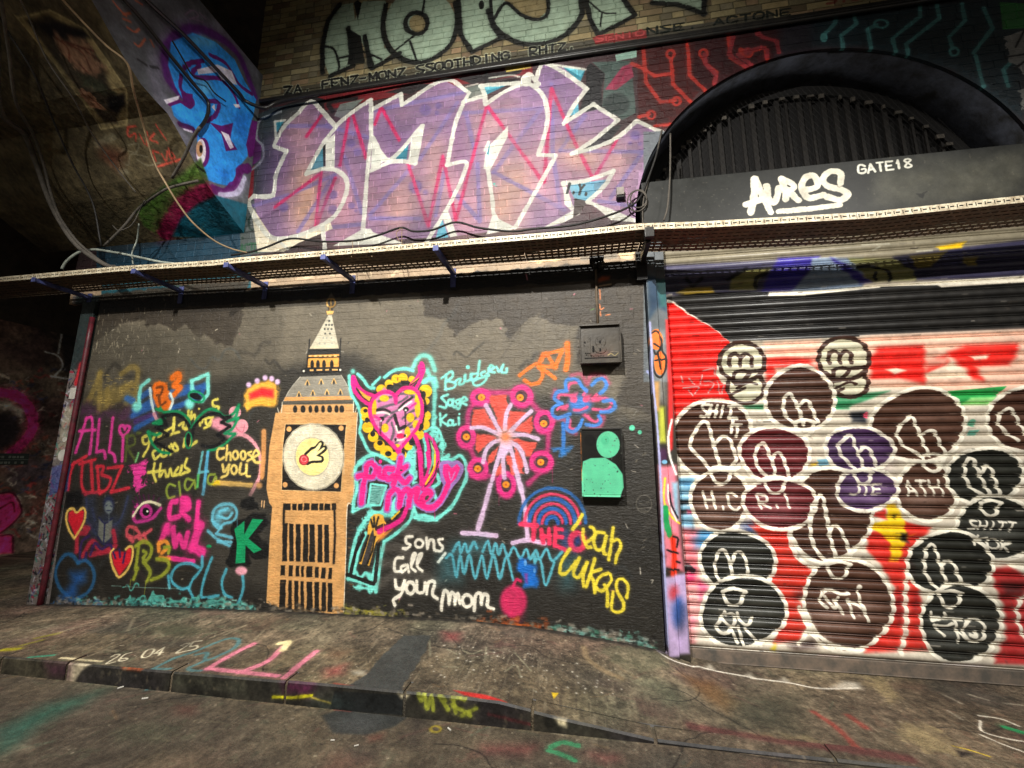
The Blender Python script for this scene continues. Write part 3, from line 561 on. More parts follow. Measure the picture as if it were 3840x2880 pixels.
barsrow([(445, 522), (540, 588), (604, 642), (660, 716), (735, 805), (820, 862), (876, 932), (948, 992)], 385, 455)
barsrow([(440, 486), (506, 552), (578, 624), (655, 700), (716, 770), (806, 848), (872, 918)], 592, 985, dy=.03)
Z5.L(bk, 24, "452,450 448,600;975,460 982,700 968,1000", sm=False)
barsrow([(420, 466), (500, 545), (574, 610), (632, 660), (685, 746), (775, 812), (845, 886), (918, 952)], 1025, 1135, dy=.06)
barsrow([(412, 470), (500, 532), (560, 602), (624, 656), (690, 746), (770, 816), (846, 886), (908, 956)], 1180, 1480, dy=.06)
Z5.F((240, 190, 130), "250,1380 480,1450 700,1500 1000,1525 1000,1545 250,1440", op=.35, rag=4, soft=3)

for i in range(420):
    x, y = random.uniform(290, 1160), random.uniform(-540, 1500)
    if 420 < x < 1060 and (-470 < y < 240 or 385 < y < 1480): continue
    Z5.L(random.choice([(200, 140, 74), (240, 186, 120), (190, 136, 80), (120, 84, 50)]), random.uniform(4, 12), [[(x, y), (x + random.uniform(10, 50), y + random.uniform(-4, 4))]], soft=.8, op=random.uniform(.1, .4))
# the horned heart figure
aqua, yl, mg, pkf = (122, 228, 214), (250, 192, 16), (232, 26, 132), (228, 132, 184)
ZD.L(aqua, 66, "265,345 268,350;1100,290 1150,190 1230,130 1320,150 1370,250 1400,330;1290,330 1320,420 1240,490;1240,500 1380,440 1420,560;1370,450 1400,650 1390,850 1380,1080", soft=.75, op=.85)
ZD.L(aqua, 44, "215,410 225,560 250,680;330,380 400,450 480,560 560,580;540,530 640,430;700,430 790,360 880,320 1000,310 1100,340;260,690 330,810 370,930 380,1050 360,1150;360,1190 410,1300 440,1370 490,1450 560,1490;1270,1170 1400,1120 1480,1220 1510,1420;1230,1200 1270,1400 1270,1659;1090,1400 1000,1560 1110,1659 1120,1500", soft=.4)
ZD.F(aqua, "1380,880 1430,1100 1530,1430 1470,1560 1440,1300 1350,1180 1370,1050;1000,1560 1100,1400 1130,1540 1150,1659 1040,1620", soft=4, rag=4)
for x, y, r in [(660, 600, 72), (765, 520, 60), (860, 450, 62), (955, 440, 70), (1080, 460, 50), (1270, 620, 90), (1275, 760, 50), (1270, 960, 75), (1250, 1080, 80), (1180, 1220, 70), (430, 900, 62), (440, 980, 56), (470, 1120, 78), (545, 1250, 74), (630, 1370, 78), (730, 1460, 90), (830, 1520, 60), (950, 1500, 60), (1030, 1380, 60)]:
    ZD.E(yl, x, y, r)
ZD.E((150, 90, 20), 885, 455, 10, 26); ZD.F((240, 130, 150), "650,620 700,560 760,620")
ZD.F(pkf, "880,1450 700,1260 560,1100 505,900 540,740 640,640 780,640 860,740 950,620 1100,600 1200,760 1210,950 1130,1160 1000,1340")
ZD.L((88, 82, 90), 34, "620,760 700,720 800,700;590,880 720,830 900,780 1020,700;640,1010 760,940 900,880;700,1170 740,1050 840,940;950,1000 1080,900 1180,880;780,1330 830,1180 800,1060;980,1150 1120,1000 1200,960;880,660 1040,660 1150,720;1060,1120 1160,1060;850,1360 900,1290", soft=.4, op=.95)
for x, y, rx, ry in [(710, 1130, 50, 62), (1060, 985, 56, 64), (700, 720, 66, 46), (1160, 800, 42, 190), (560, 850, 34, 140), (1020, 1190, 40, 80), (880, 1390, 44, 40), (1060, 630, 90, 36), (1140, 1080, 50, 60)]: ZD.E(yl, x, y, rx, ry)
ZD.L(bk, 30, "300,480 400,600 520,650 590,640;870,640 960,570 1060,540 940,490 1010,510;1200,620 1240,700 1280,860;1260,840 1230,1050 1190,1160", soft=.4)
ZD.L(mg, 54, "860,780 845,690 760,630 640,650 540,740 500,880 530,1020 620,1170 740,1290 900,1450;880,1450 1060,1250 1190,1060 1225,880 1190,690 1110,590 980,575 880,650 860,700", soft=.2)
ZD.L(mg, 52, "490,800 370,720 280,600 262,500 272,420 330,540 420,630 560,690;1070,530 1160,430 1205,320 1212,235;1220,240 1240,330 1190,480 1140,580", soft=.2)
ZD.F(mg, "240,430 300,410 320,520 300,600 260,560;1160,270 1220,210 1260,260 1240,390 1170,380"); ZD.F((246, 176, 60), "340,590 460,680 520,700 490,770 400,700;1060,520 1170,430 1190,400 1150,480"); ZD.L(bk, 12, "330,600 400,700 480,760;1060,540 1180,450")
for x, y, rx, ry in [(780, 560, 48, 34), (990, 500, 66, 26), (1240, 670, 34, 52), (1272, 870, 26, 46), (1215, 1110, 28, 44), (440, 890, 30, 26), (460, 1020, 30, 36), (540, 1210, 34, 40), (640, 1335, 38, 36), (755, 1485, 46, 36), (1075, 1335, 34, 36), (960, 1475, 28, 40)]: ZD.E((16, 16, 16), x, y, rx, ry)
ZD.L(bk, 32, "600,885 690,875 775,905;910,855 980,780 1085,710"); ZD.L((245, 240, 230), 26, "600,920 700,915 770,940;905,885 990,820 1070,765"); ZD.E(bk, 660, 1005, 40, 34); ZD.E(bk, 1000, 872, 40, 34); ZD.E((250, 250, 245), 652, 1028, 16); ZD.E((250, 250, 245), 996, 888, 17)
ZD.L(bk, 9, "640,1050 640,1200;660,1050 652,1220;985,900 985,1040;1000,900 995,1130", sm=False); ZD.L(bk, 46, "845,950 870,1060 900,1150;900,1150 985,1110", soft=.2, sm=False); ZD.L((246, 240, 226), 26, "860,1100 890,1190 935,1180;870,1300 950,1290 1000,1230"); ZD.E((220, 30, 90), 930, 1240, 62, 36); ZD.E(bk, 985, 1235, 16, 18); ZD.E(bk, 855, 1290, 16, 22); ZD.L((240, 40, 140), 32, "560,960 640,1010;1050,850 1130,790")
ZD.L(mg, 62, "1120,1240 1190,1420 1210,1659;890,1440 925,1540 905,1659", soft=.2); ZD.L(mg, 48, "1280,1220 1370,1300 1430,1460 1450,1659;1270,1220 1310,1400 1310,1659", soft=.2); ZD.F((120, 190, 150), "1325,1280 1390,1420 1400,1659 1370,1659 1350,1450"); ZD.F((240, 214, 90), "1330,1300 1410,1460 1425,1659 1400,1659 1390,1450"); ZD.L(bk, 10, "1315,1270 1350,1450 1360,1659;1190,1300 1240,1500 1250,1659")
# "pick me" ribbon
ZP.L(aqua, 46, "370,95 270,160 245,260;260,260 275,420 240,560 230,690;230,690 330,640 480,610;300,110 400,40 500,20 620,70 710,130;1290,80 1360,30;1290,70 1400,80 1500,30 1565,130 1575,280 1500,450 1410,620 1290,730 1220,780;960,760 1060,740 1200,780;1220,790 1100,790 960,760;950,600 960,680 1010,780;1230,260 1250,350 1170,420 1210,530;940,690 900,800 760,940 600,1050;600,1050 560,1250 500,1640;170,1490 330,1530 500,1600;190,1450 220,1180 300,920 430,740;600,640 560,700 420,720;380,950 300,1150 240,1420;540,1120 460,1480;640,640 700,600 740,540;730,560 700,660 760,700;880,40 900,180 960,300", soft=.45)
ZP.F(aqua, "840,60 960,20 990,200 1000,380 940,330 900,200;430,640 560,690 700,640 760,640 700,800 600,760 440,780 360,800;200,1380 480,1440 470,1520 200,1450;250,1540 500,1600 490,1650 260,1610;260,900 400,780 420,830 290,960", soft=4, rag=5)
ZP.F((112, 178, 168), "430,390 610,400 540,600 400,600"); ZP.L((60, 120, 112), 7, "450,420 560,420;440,460 550,450 460,490 540,490;430,530 520,520 430,570 510,580"); ZP.L(aqua, 28, "440,365 625,390 550,620 405,620 440,365", sm=False, soft=.2); ZP.F((40, 36, 34), "1045,120 1080,200 1060,300;1230,560 1320,420 1290,300 1260,400")
lil, hot = (160, 118, 190), (252, 24, 128)
PM = "290,280 380,250 390,160 450,120 500,190 460,280 380,290 350,400 330,590;540,190 545,270 590,290;700,190 620,190 600,250 650,310 710,270;800,60 770,200 710,370;860,160 760,250 840,350 900,300;630,660 660,500 730,430 790,500 780,640;780,600 820,470 880,430 900,520 890,620;890,560 930,460 1000,430 980,560 1070,640 1190,640 1290,520 1350,380;1060,570 1150,490 1110,450 1040,540 1060,600"
HT = "1350,400 1300,240 1300,150 1350,140 1400,180 1450,140 1490,170 1450,280 1350,400"
ZP.L(lil, 108, PM, soft=.12); ZP.L(lil, 100, HT, soft=.12); ZP.L(hot, 62, PM, soft=.15); ZP.F(hot, "1350,400 1290,240 1300,140 1350,130 1400,180 1460,130 1500,180 1450,300"); ZP.L((190, 130, 190), 16, "1365,230 1390,320 1435,230"); ZP.E(hot, 553, 102, 20, 24)
ZP.E((70, 60, 60), 432, 225, 12, 30); ZP.E((70, 60, 60), 1105, 530, 18, 34, rot=.6); ZP.E((60, 60, 60), 800, 205, 18, 12)
ZP.L(mg, 62, "1010,0 1030,200 1045,370"); ZP.L(mg, 46, "1110,0 1140,150 1070,360;1230,0 1210,180 1100,340;1050,430 1150,350 1200,240", soft=.2); ZP.L(yl, 24, "1200,20 1190,170 1090,370", soft=.2); ZP.L((120, 190, 150), 16, "1170,0 1165,120 1130,240"); ZP.L(bk, 10, "1240,100 1190,270 1080,400;985,0 1000,200 1000,350")
ZP.F((60, 55, 54), "440,870 500,900 450,1300 330,1330 400,1060"); ZP.F((242, 178, 62), "400,960 405,870 440,760 480,725 540,720 590,740 600,800 630,840 500,900 620,930 500,1060 420,1340 400,1330 480,1000 470,900 440,950 330,1320 300,1310 390,1100"); ZP.L(bk, 22, "440,790 465,880;478,760 480,870;530,760 500,870;410,980 370,1120 320,1280;490,990 460,1150 400,1310", sm=False)
ZP.L(bk, 44, "820,660 740,750 640,840;590,860 510,900;350,970 260,1170 200,1430;535,1080 490,1520;160,1440 470,1550", soft=.2, sm=False); ZP.L(mg, 60, "860,665 810,780 690,860 540,930"); ZP.F((250, 150, 60), "560,960 700,900 600,1000 520,1060", op=.8, soft=3); ZP.L(yl, 20, "780,690 690,780")
# white handwriting
Z5.L((104, 98, 90), 90, "1520,850 1650,850 1800,980;1450,1220 1600,1130 1800,1110 2050,1200;1700,660 1850,680 1950,800;1460,1000 1650,1020", soft=.9, op=.5)
wh = (248, 242, 224)
ZP.L(wh, 34, "930,990 860,1000 860,1060 910,1090 870,1130 820,1130;1100,1010 1110,1130 1130,1040 1180,1040 1190,1150;1290,1020 1240,1030 1260,1080 1290,1110 1270,1160 1210,1160;1320,1190 1290,1230 1240,1290;820,1240 740,1250 720,1320 730,1400 800,1400;850,1330 800,1350 810,1410 870,1360 875,1330 890,1410;930,1310 970,1200 940,1200 920,1350 970,1400;1000,1300 1045,1200 1010,1210 990,1340 1050,1400", soft=.25); ZP.E(wh, 1012, 1072, 46, 48, w=34)
Z5.L(wh, 36, "1605,1180 1620,1260 1680,1260 1700,1190;1700,1190 1670,1320 1590,1380 1600,1440;1830,1190 1835,1300 1900,1300 1915,1210;1930,1320 1950,1210 2015,1200 1990,1320 2040,1370", soft=.25); Z5.E(wh, 1762, 1260, 44, 60, w=36); ZR.L(wh, 38, "10,1490 20,1380 45,1290 85,1330 90,1430;90,1400 115,1310 150,1340 150,1430;150,1400 180,1320 200,1420;350,1490 365,1340 415,1320 425,1430;425,1400 450,1330 490,1350 490,1450 550,1475", soft=.25); ZR.E(wh, 278, 1395, 50, 62, w=38)
ab = (134, 234, 220)
ZF.L(ab, 26, "200,440 190,540 200,590;150,470 250,400 265,450 210,500;210,500 295,520 270,570 185,585;280,520 320,480 350,480 330,530 380,520 395,440;395,440 400,500 450,480 455,430;455,430 460,490 520,470;530,420 465,430 470,480 520,450 545,295 520,470;600,400 560,420 580,460 630,420 600,500 530,545 480,530 500,490 640,440;650,380 700,360 660,335 640,390 700,410;720,350 750,400 790,330 770,400 820,410 825,370;215,640 150,670 200,730 190,775 130,760;275,690 270,755 300,760;340,690 300,705 320,740 350,690 335,780 285,770;370,710 415,690 380,665 362,720 410,745;135,835 140,960;200,850 150,905 215,960;268,905 270,955 300,945;330,880 330,950", soft=.4); ZF.E(ab, 240, 722, 24, 32, w=24); ZF.E(ab, 240, 930, 22, 28, w=24); ZF.E(ab, 423, 355, 22); ZF.E(ab, 335, 840, 12)
oj = (250, 116, 24)
ZF.L(oj, 36, "960,440 1050,370 1130,320;1190,380 1200,450 1160,520 1080,535 1010,490;1150,340 1330,470;1200,220 1150,340 1330,355;1240,215 1400,180;1400,180 1330,360;1330,360 1240,215;1180,300 1230,210", soft=.3, sm=False); ZF.L(oj, 52, "1455,110 1460,250 1440,380", soft=.25); ZF.F(oj, "1140,320 1220,330 1210,420 1140,370")
# the wheel
wp = (230, 42, 132)
ZF.L(wp, 56, "490,730 430,820 420,950;440,1180 490,1300;650,620 860,620;1080,720 1150,800;1260,1050 1250,1220;1150,1470 1050,1560;460,1480 600,1500;700,1500 640,1480", soft=.9, op=.75)
for x, y, rx, ry in [(555, 665, 82, 66), (980, 655, 92, 92), (1215, 920, 82, 96), (405, 1075, 76, 92), (530, 1400, 82, 84), (1185, 1335, 100, 92), (820, 1570, 78, 110)]:
    ZF.E((60, 40, 46), x, y, rx * .7, ry * .7, soft=6); ZF.E(wp, x, y, rx, ry, w=56, soft=.45); ZF.E(wp, x, y + 14, rx + 16, ry + 18, w=30, soft=.95, op=.5)
ZF.F((228, 82, 66), "480,800 590,790 660,900 740,1010 640,990 470,960 460,900;650,660 830,640 830,760 800,1010 770,990 660,760;860,800 1060,830 940,930 830,1020 800,1000;1090,860 1090,1035 870,1025 960,950;520,1040 640,1060 730,1085 640,1140 530,1245 485,1180;880,1090 1145,1140 1070,1285 980,1240;890,1170 1000,1300 1000,1470 940,1450;740,1175 630,1280 620,1370 690,1330;820,1260 900,1270 930,1470 870,1450;700,1480 780,1300 790,1480", soft=2, rag=2)
for i in range(60): 
    t = random.uniform(0, 6.28); r = random.uniform(120, 340); x, y = 810 + r * math.cos(t), 1070 + r * math.sin(t); ZF.L((170, 50, 40), 8, [[(x, y), (x + 24, y + random.uniform(-12, 12))]], op=.4)
ll = (222, 190, 224)
ZF.L(ll, 44, "610,750 680,880 760,1030;870,745 820,850 805,1000;1080,810 960,920 850,1040;460,985 570,980 680,1020 760,1060;860,1055 1020,1060 1150,1100;760,1110 680,1140 610,1220 580,1340;790,1130 730,1330 670,1530;815,1130 790,1300 800,1500;840,1120 890,1280 930,1450 980,1640;870,1130 960,1200 1010,1320 1035,1440", soft=.3); ZF.F(ll, "760,1130 860,1120 850,1230 800,1300 740,1300", soft=3); ZF.E((248, 170, 150), 815, 1075, 62, soft=16); ZF.E((250, 130, 70), 815, 1080, 32, soft=8)
for x, y in [(565, 668), (965, 670), (1210, 940), (408, 1078), (525, 1408), (1178, 1340), (818, 1572)]: ZF.E((250, 150, 28), x, y, 38, 36); ZF.E((180, 60, 20), x, y, 9)
ZR.L(ll, 56, "520,190 480,340 440,480 390,650;770,0 810,130 840,250", soft=.5); ZR.L(ll, 48, "845,250 880,480 900,730", soft=.4); ZR.L(ll, 50, "225,690 400,700 580,720;750,795 900,765 1080,800", soft=.25)
# flower and arrow
fp, fb = (232, 76, 124), (58, 128, 212)
ZF.L(fp, 46, "1500,440 1600,430 1660,530 1700,440 1820,440 1880,520;1310,660 1330,600;1300,900 1420,900 1450,1000 1540,1040;1830,870 1800,960 1700,980", soft=.95, op=.6); ZF.E(fb, 1585, 740, 120, 96, soft=10)
ZF.L(fp, 30, "1460,600 1480,530 1560,510;1360,680 1380,640 1500,650;1350,800 1380,770 1450,760;1480,900 1480,980 1530,1000;1640,850 1700,900 1760,920 1800,860;1720,700 1850,680 1920,730;1720,790 1850,800 1900,770;1620,640 1650,600;1720,680 1760,640", soft=.5); ZF.F(fp, "1480,640 1560,620 1540,720 1490,710;1620,650 1700,640 1690,710 1630,710;1390,770 1460,740 1450,800 1390,800;1720,670 1800,650 1780,710 1710,710;1610,850 1680,850 1680,900", soft=5)
ZF.L(fb, 38, "1440,590 1440,500 1500,480 1560,490 1610,560 1650,600;1710,540 1760,490 1820,475 1860,530 1840,590 1795,625;1450,600 1350,615 1320,680 1370,720;1830,710 1920,700 1950,760 1900,810 1800,820;1400,730 1310,770 1300,840 1360,880 1480,840;1460,890 1450,990 1510,1025 1570,980 1610,900;1650,950 1740,960 1800,920 1780,860", soft=.4); ZF.E(fp, 1522, 690, 34, 32); ZF.E(fp, 1645, 690, 32, 30); ZF.L(fp, 28, "1525,800 1590,800 1660,770")
ZF.L((40, 116, 200), 40, "1410,940 1415,1060 1412,1190", soft=.35); ZF.F((38, 120, 200), "1285,1190 1520,1175 1420,1282", soft=4, rag=3)
# rainbow, THE O, waves, names
for r, c, w in [(345, (34, 98, 170), 34), (285, (232, 56, 96), 32), (238, (30, 96, 180), 42), (190, (232, 56, 96), 30), (142, (26, 98, 186), 40), (104, (232, 56, 96), 32), (60, (24, 98, 190), 42)]:
    ZR.E(c, 1160, 590, r, r * 1.06, w=w, soft=.45, a0=180, a1=360, op=.92)
ZR.F((30, 78, 150), "1230,640 1330,640 1400,900 1250,860", soft=10, op=.6)
th = (230, 46, 88)
ZR.L(th, 46, "830,600 1000,615;970,620 965,760;1045,660 1065,790;1125,650 1130,800;1050,730 1130,725;1195,640 1185,820;1195,650 1260,655;1190,730 1260,735;1185,815 1290,865", soft=.35, sm=False); ZR.E(th, 1420, 780, 68, 84, w=60, soft=.6); ZR.F((34, 60, 140), "1390,760 1440,720 1450,800 1400,830", soft=6, op=.8)
wv = (88, 178, 196)
ZR.L(wv, 30, "130,880 190,790 210,890 255,800 285,890 345,790 380,850;440,880 490,780 530,910 570,800 605,910 645,810 700,930 760,840 830,950 890,860 930,960 990,870 1030,960 1100,860 1160,980 1260,890;60,950 120,920 165,1140 205,930 245,1110 300,920 360,1160 430,930 480,1160 550,920 615,1160 685,940 755,1180;975,970 1040,980 1090,1230 1180,1000;980,1000 980,930", soft=.55); ZR.F((70, 150, 165), "130,820 450,780 450,900 140,900;0,950 130,940 200,1180 0,1180;1240,960 1400,940 1350,1240 1280,1250", soft=26, op=.55)
ZR.F((18, 104, 196), "795,990 850,940 900,950 915,1020 1000,1040 1020,1240 870,1255 840,1120 790,1090", soft=5, rag=2); ZR.E((90, 150, 210), 880, 1000, 16, 34); ZR.E((90, 150, 210), 975, 1080, 14, 24); ZR.F((150, 50, 130), "870,1110 905,1110 905,1220 880,1200", soft=3, op=.8)
ZR.E((206, 40, 92), 758, 1400, 140, 168, soft=5); ZR.E((206, 40, 92), 765, 1500, 70, 120, soft=18, op=.7); ZR.L((206, 40, 92), 32, "755,1240 790,1175 830,1190", soft=.4)
yn = (236, 214, 56)
ZR.L(yn, 36, "1470,500 1420,590 1370,650;1480,650 1480,740 1520,830 1560,840;1500,800 1590,730 1590,650 1550,630;1700,690 1620,690 1590,770 1620,860 1680,850 1720,720 1690,880 1710,910;1790,640 1770,800 1745,970;1780,780 1840,760 1870,820 1830,920 1815,1000;1340,860 1260,980 1240,1100 1300,1110 1380,1020 1400,990;1440,950 1380,1100 1430,1150 1520,1000;1520,1000 1480,1130 1485,1240;1600,960 1560,1100 1510,1250;1660,1070 1560,1110 1590,1200 1600,1310;1740,1110 1660,1140 1610,1240 1680,1290 1770,1190 1760,1120;1700,1230 1730,1300 1730,1450;1930,1360 1945,1240 1890,1170 1830,1190 1830,1290 1900,1420 1880,1500 1780,1490 1790,1300", soft=.4)
ZF.E((92, 214, 172), 2125, 985, 30); ZF.E((92, 214, 172), 2205, 1030, 22); ZF.L((120, 118, 108), 5, "2140,860 2170,800 2100,780;1980,900 2060,930"); ZR.E((130, 124, 112), 2110, 390, 80, 92, w=7, op=.6); ZR.L((130, 124, 112), 7, "2060,380 2090,390;2130,380 2160,370;2050,440 2180,430;2080,460 2150,470", op=.6)
ZR.L((214, 206, 190), 10, "1920,600 1940,640;2070,1050 2075,1120;2180,1180 2205,1180 2190,1210", op=.7); ZF.L((200, 190, 175), 8, "2150,1160 2190,1190;2120,1430 2160,1440", op=.8)
G(A, 1200, 2180, .56058).L((210, 96, 30), 9, "1050,265 1200,285 1440,300 1550,325", soft=.6); G(A, 1200, 2180, .56058).L((130, 190, 180), 12, "1550,310 1730,345 1900,375 2180,420", soft=.6); G(A, 1200, 2180, .56058).L((190, 180, 60), 12, "170,180 300,200 440,215", soft=.9, op=.7)
for (xa, xb, cols, n) in [(-4.9, -2.95, [(100, 200, 186), (70, 160, 150), (40, 90, 90), (150, 220, 205)], 260), (-5.2, -4.6, [(150, 130, 120), (60, 100, 150)], 60), (-2.1, -1.5, [(150, 140, 50), (110, 110, 60)], 60), (-.9, -.3, [(170, 80, 34), (120, 60, 30)], 60), (-.3, .5, [(110, 160, 150), (170, 170, 160), (60, 110, 90)], 120), (-5.2, .5, [(110, 100, 86), (20, 18, 16), (150, 140, 125)], 300)]:
    for i in range(n):
        x = random.uniform(xa, xb); z = float(zw(x)) + abs(random.gauss(0, .035)) - .005; A.stroke(A.px([[x, z], [x + random.uniform(-.04, .04), z + random.uniform(-.01, .01)]]), random.uniform(.6, 3.2), random.choice(cols), .5, random.uniform(.3, .85))
for i in range(46):       # runs of paint
    x, y = random.uniform(120, 1330), random.uniform(880, 1200); c = A.a[tuple(np.clip(A.px(onY([(x * 1.736, y * 1.736)], D)[:, [0, 2]])[0].astype(int)[::-1], 0, [A.h - 1, A.w - 1]))] * 255
    if c.max() > 120: V.L(tuple(c), random.uniform(.8, 1.8), [[(x, y), (x + random.uniform(-1, 1), y + random.uniform(10, 40))]], op=.8)
# left edge pillar strip and its scribbles
V.F((120, 112, 108), "60,1330 102,1330 206,640 158,640", soft=0); 
for i in range(420):
    t = random.random(); y = 650 + 650 * t; x = 200 - 104 * t + random.uniform(-34, 0)
    c = random.choice([(20, 20, 26), (20, 20, 26), (60, 60, 110), (170, 160, 170), (150, 30, 50), (190, 190, 200), (60, 120, 110), (90, 60, 60)])
    V.L(c, random.uniform(1.5, 4), [[(x, y), (x + random.uniform(-8, 8), y + random.uniform(-12, 12))]], op=.8)
V.F((34, 46, 46), "165,640 215,640 190,800 140,800", soft=4, op=.9); V.F((186, 176, 150), "145,880 168,880 150,990 126,990", soft=4, op=.6); V.F((70, 80, 150), "118,1010 150,1000 146,1060 112,1070", soft=4, op=.7); V.L((200, 40, 50), 10, "180,790 170,830", soft=.5)
# strip between the wall and the gate
ZG.F((88, 94, 98), "40,-900 300,-900 300,300 40,300"); ZG.F((20, 50, 76), "56,-200 150,-190 150,-40 110,-60 66,0", soft=6); ZG.F((30, 90, 90), "100,-190 150,-190 150,-60 120,-60", soft=5)
ZG.F((176, 178, 176), "90,60 150,60 150,400 90,400", soft=14, op=.6); ZG.F((222, 40, 40), "146,0 165,0 185,300 180,620 160,640 158,300", soft=3); ZG.F((196, 200, 70), "106,420 140,420 148,590 112,590", soft=6); ZG.F((200, 150, 90), "88,300 112,300 112,440 96,440", soft=4)
ZG.E((240, 116, 38), 100, 100, 34, 50); ZG.E((240, 116, 38), 118, 210, 30, 60); ZG.L((20, 16, 14), 9, "78,70 100,60 125,95 130,150 148,180 145,240 120,280 92,260 80,200;88,120 120,140;95,200 140,190;105,160 120,240;85,150 100,170 130,120", soft=.2)
ZG.F((232, 128, 146), "110,700 195,700 215,1000 235,1210 140,1180 120,900", soft=6); ZG.F((140, 190, 212), "175,780 205,780 210,960 190,930", soft=5); ZG.E((70, 40, 70), 132, 650, 24, 34, soft=5); ZG.E((120, 180, 214), 138, 682, 14, 10); ZG.L((244, 240, 232), 11, "176,480 160,560 166,650 196,740")
ZG.L((244, 214, 60), 9, "140,760 134,850 150,910 190,960 212,975"); ZG.L((20, 24, 30), 8, "165,830 175,890 205,950"); ZG.L((245, 240, 230), 7, "155,790 158,870 200,965"); ZG.L((14, 150, 74), 26, "142,900 146,970 162,1030"); ZG.L((236, 54, 30), 32, "178,1050 186,1120 184,1220", soft=.4); ZG.F((196, 172, 216), "136,1230 246,1215 262,1600 158,1610", soft=4)
ZG.E((190, 60, 70), 182, 1305, 24, 36, soft=8); ZG.E((40, 84, 164), 206, 1400, 30, 70, soft=10); ZG.E((34, 40, 60), 222, 1440, 22, 70, soft=12, op=.6); ZG.L((30, 26, 28), 9, "185,1040 205,1050 200,1090;150,1100 175,1110 205,1120;200,1160 215,1165;150,1190 210,1200", soft=.3)
ZG.L((168, 170, 214), 11, "68,20 76,140 80,280 95,420 112,640 122,830 128,1010 138,1220 148,1420 150,1560", soft=.3); ZG.L((150, 158, 205), 14, "60,250 72,260", soft=.7)

A.fuzz = 1.0
# fascia over the gate
FCOL = (74, 76, 72)
# fascia sheet (its own canvas: the box stands a little proud of the wall)
YF = 3.57
FA = Canvas('fascia_paint', lambda S: onY(S, YF)[:, [0, 2]], .58, 4.5, 3.38, 4.05, 240, (33, 34, 32))
f3 = G(FA, 2640, 0, .5425)
f3.F((110, 108, 92), "1200,1180 2212,1040 2212,1340 1500,1440 1150,1420", soft=26, op=.4); f3.F((30, 30, 28), "1450,1350 1530,1330 1520,1370", rag=3)
for i in range(60):
    x, y = random.uniform(1200, 2212), random.uniform(1080, 1420); f3.E(random.choice([(120, 116, 98), (60, 60, 54)]), x, y, random.uniform(15, 60), random.uniform(10, 30), soft=20, op=.18)
tg = (226, 220, 200)
f3.L(tg, 46, "345,1240 345,1350 320,1470;350,1240 400,1350 460,1470;290,1415 400,1380;430,1290 445,1380 490,1400 520,1300;530,1240 560,1330 560,1380;530,1240 600,1270 620,1300 570,1320;570,1310 650,1385;680,1320 780,1290 760,1220 700,1230 670,1300 720,1370 820,1350;940,1270 940,1200 870,1190 820,1240 850,1290 940,1310 990,1345 940,1385 850,1365", soft=.15); f3.L(tg, 40, "510,1465 720,1445 935,1420", soft=.15)
f3.text((216, 214, 200), 15, 'GATE18', (1070, 1205), (1450, 1155), 58, slant=0)

# ================================================================ PAINT: roller shutter
SH = Canvas('shutter_paint', lambda S: onY(S, YS)[:, [0, 2]], .56, 4.4, -.1, 3.5, 230, (206, 196, 178))
s1 = G(SH, 2400, 900, .36166); s2 = G(SH, 3040, 900, .36166); s3 = G(SH, 2400, 1450, .36166); s4 = G(SH, 3040, 1450, .36166); s5 = G(SH, 2400, 1950, .36166); s6 = G(SH, 3040, 1950, .36166)
s1.F((134, 126, 106), "200,-300 3200,-400 3200,200 2212,250 200,280"); s2.F((134, 126, 106), "0,-300 3200,-400 3200,200 0,280")
s1.F((72, 70, 94), "230,265 1400,215 2300,200 2300,570 230,590", soft=5); s1.F((150, 146, 86), "940,400 1060,325 1380,285 1220,420 1195,525 920,530", soft=3); s1.F((64, 54, 160), "1430,190 1860,170 1800,250 1600,520 1260,540 1300,420", soft=5); s1.F((146, 164, 186), "1860,215 2040,200 2300,200 2300,560 1560,540", soft=4); s1.F((206, 172, 56), "370,555 480,500 740,490 770,570 520,595", soft=4); s1.L((22, 22, 30), 36, "1190,500 1200,400 1300,350;900,420 1100,300;480,400 540,480 640,400", soft=.5, op=.8)
s2.F((48, 46, 74), "850,180 2212,0 3000,-100 3000,380 1080,425", soft=4); s2.F((140, 138, 84), "380,195 850,200 1060,330 1080,425 620,445", soft=3); s2.F((146, 164, 186), "0,200 240,190 420,300 520,470 0,500", soft=3); s2.F((60, 50, 150), "190,190 330,240 450,320 620,445 500,460", soft=4); s2.F((240, 200, 30), "1300,75 1600,25 1540,95 1320,115", soft=3); s2.F((130, 114, 54), "1020,170 1400,130 1230,290 1090,305;1560,190 1720,180 1700,280 1600,280", soft=3); s2.L((26, 26, 30), 28, "480,290 620,280 760,320 820,380 800,430;660,350 660,420"); s2.L((190, 188, 170), 14, "520,60 800,50;1080,130 1240,120;640,110 700,80", op=.7)
s2.F((240, 232, 212), "-60,540 700,470 2212,370 3000,330 3000,420 2212,445 700,505 -60,580"); s1.F((240, 232, 212), "1240,600 1340,540 2260,510 2260,575 1600,600")
s1.F((27, 26, 25), "235,600 600,560 1120,540 1330,545 1320,590 2260,575 2260,1010 900,1062 640,870 400,690"); s2.F((27, 26, 25), "-60,580 700,505 720,490 1290,480 1340,500 2212,448 3000,400 3000,900 2212,930 0,1015"); s1.L((238, 230, 215), 18, "250,590 235,620 340,655 500,770 760,930 900,1060;240,590 320,575", op=.9)
RDS = (228, 30, 24)
s1.F(RDS, "245,660 340,662 500,780 760,925 925,1070 800,1240 780,1400 900,1560 1000,1700 330,1700 300,1200"); s3.F(RDS, "300,-20 980,-20 900,150 620,170 440,290 330,420 310,300"); s3.F((240, 130, 120), "300,300 345,330 330,520 290,640", soft=5)
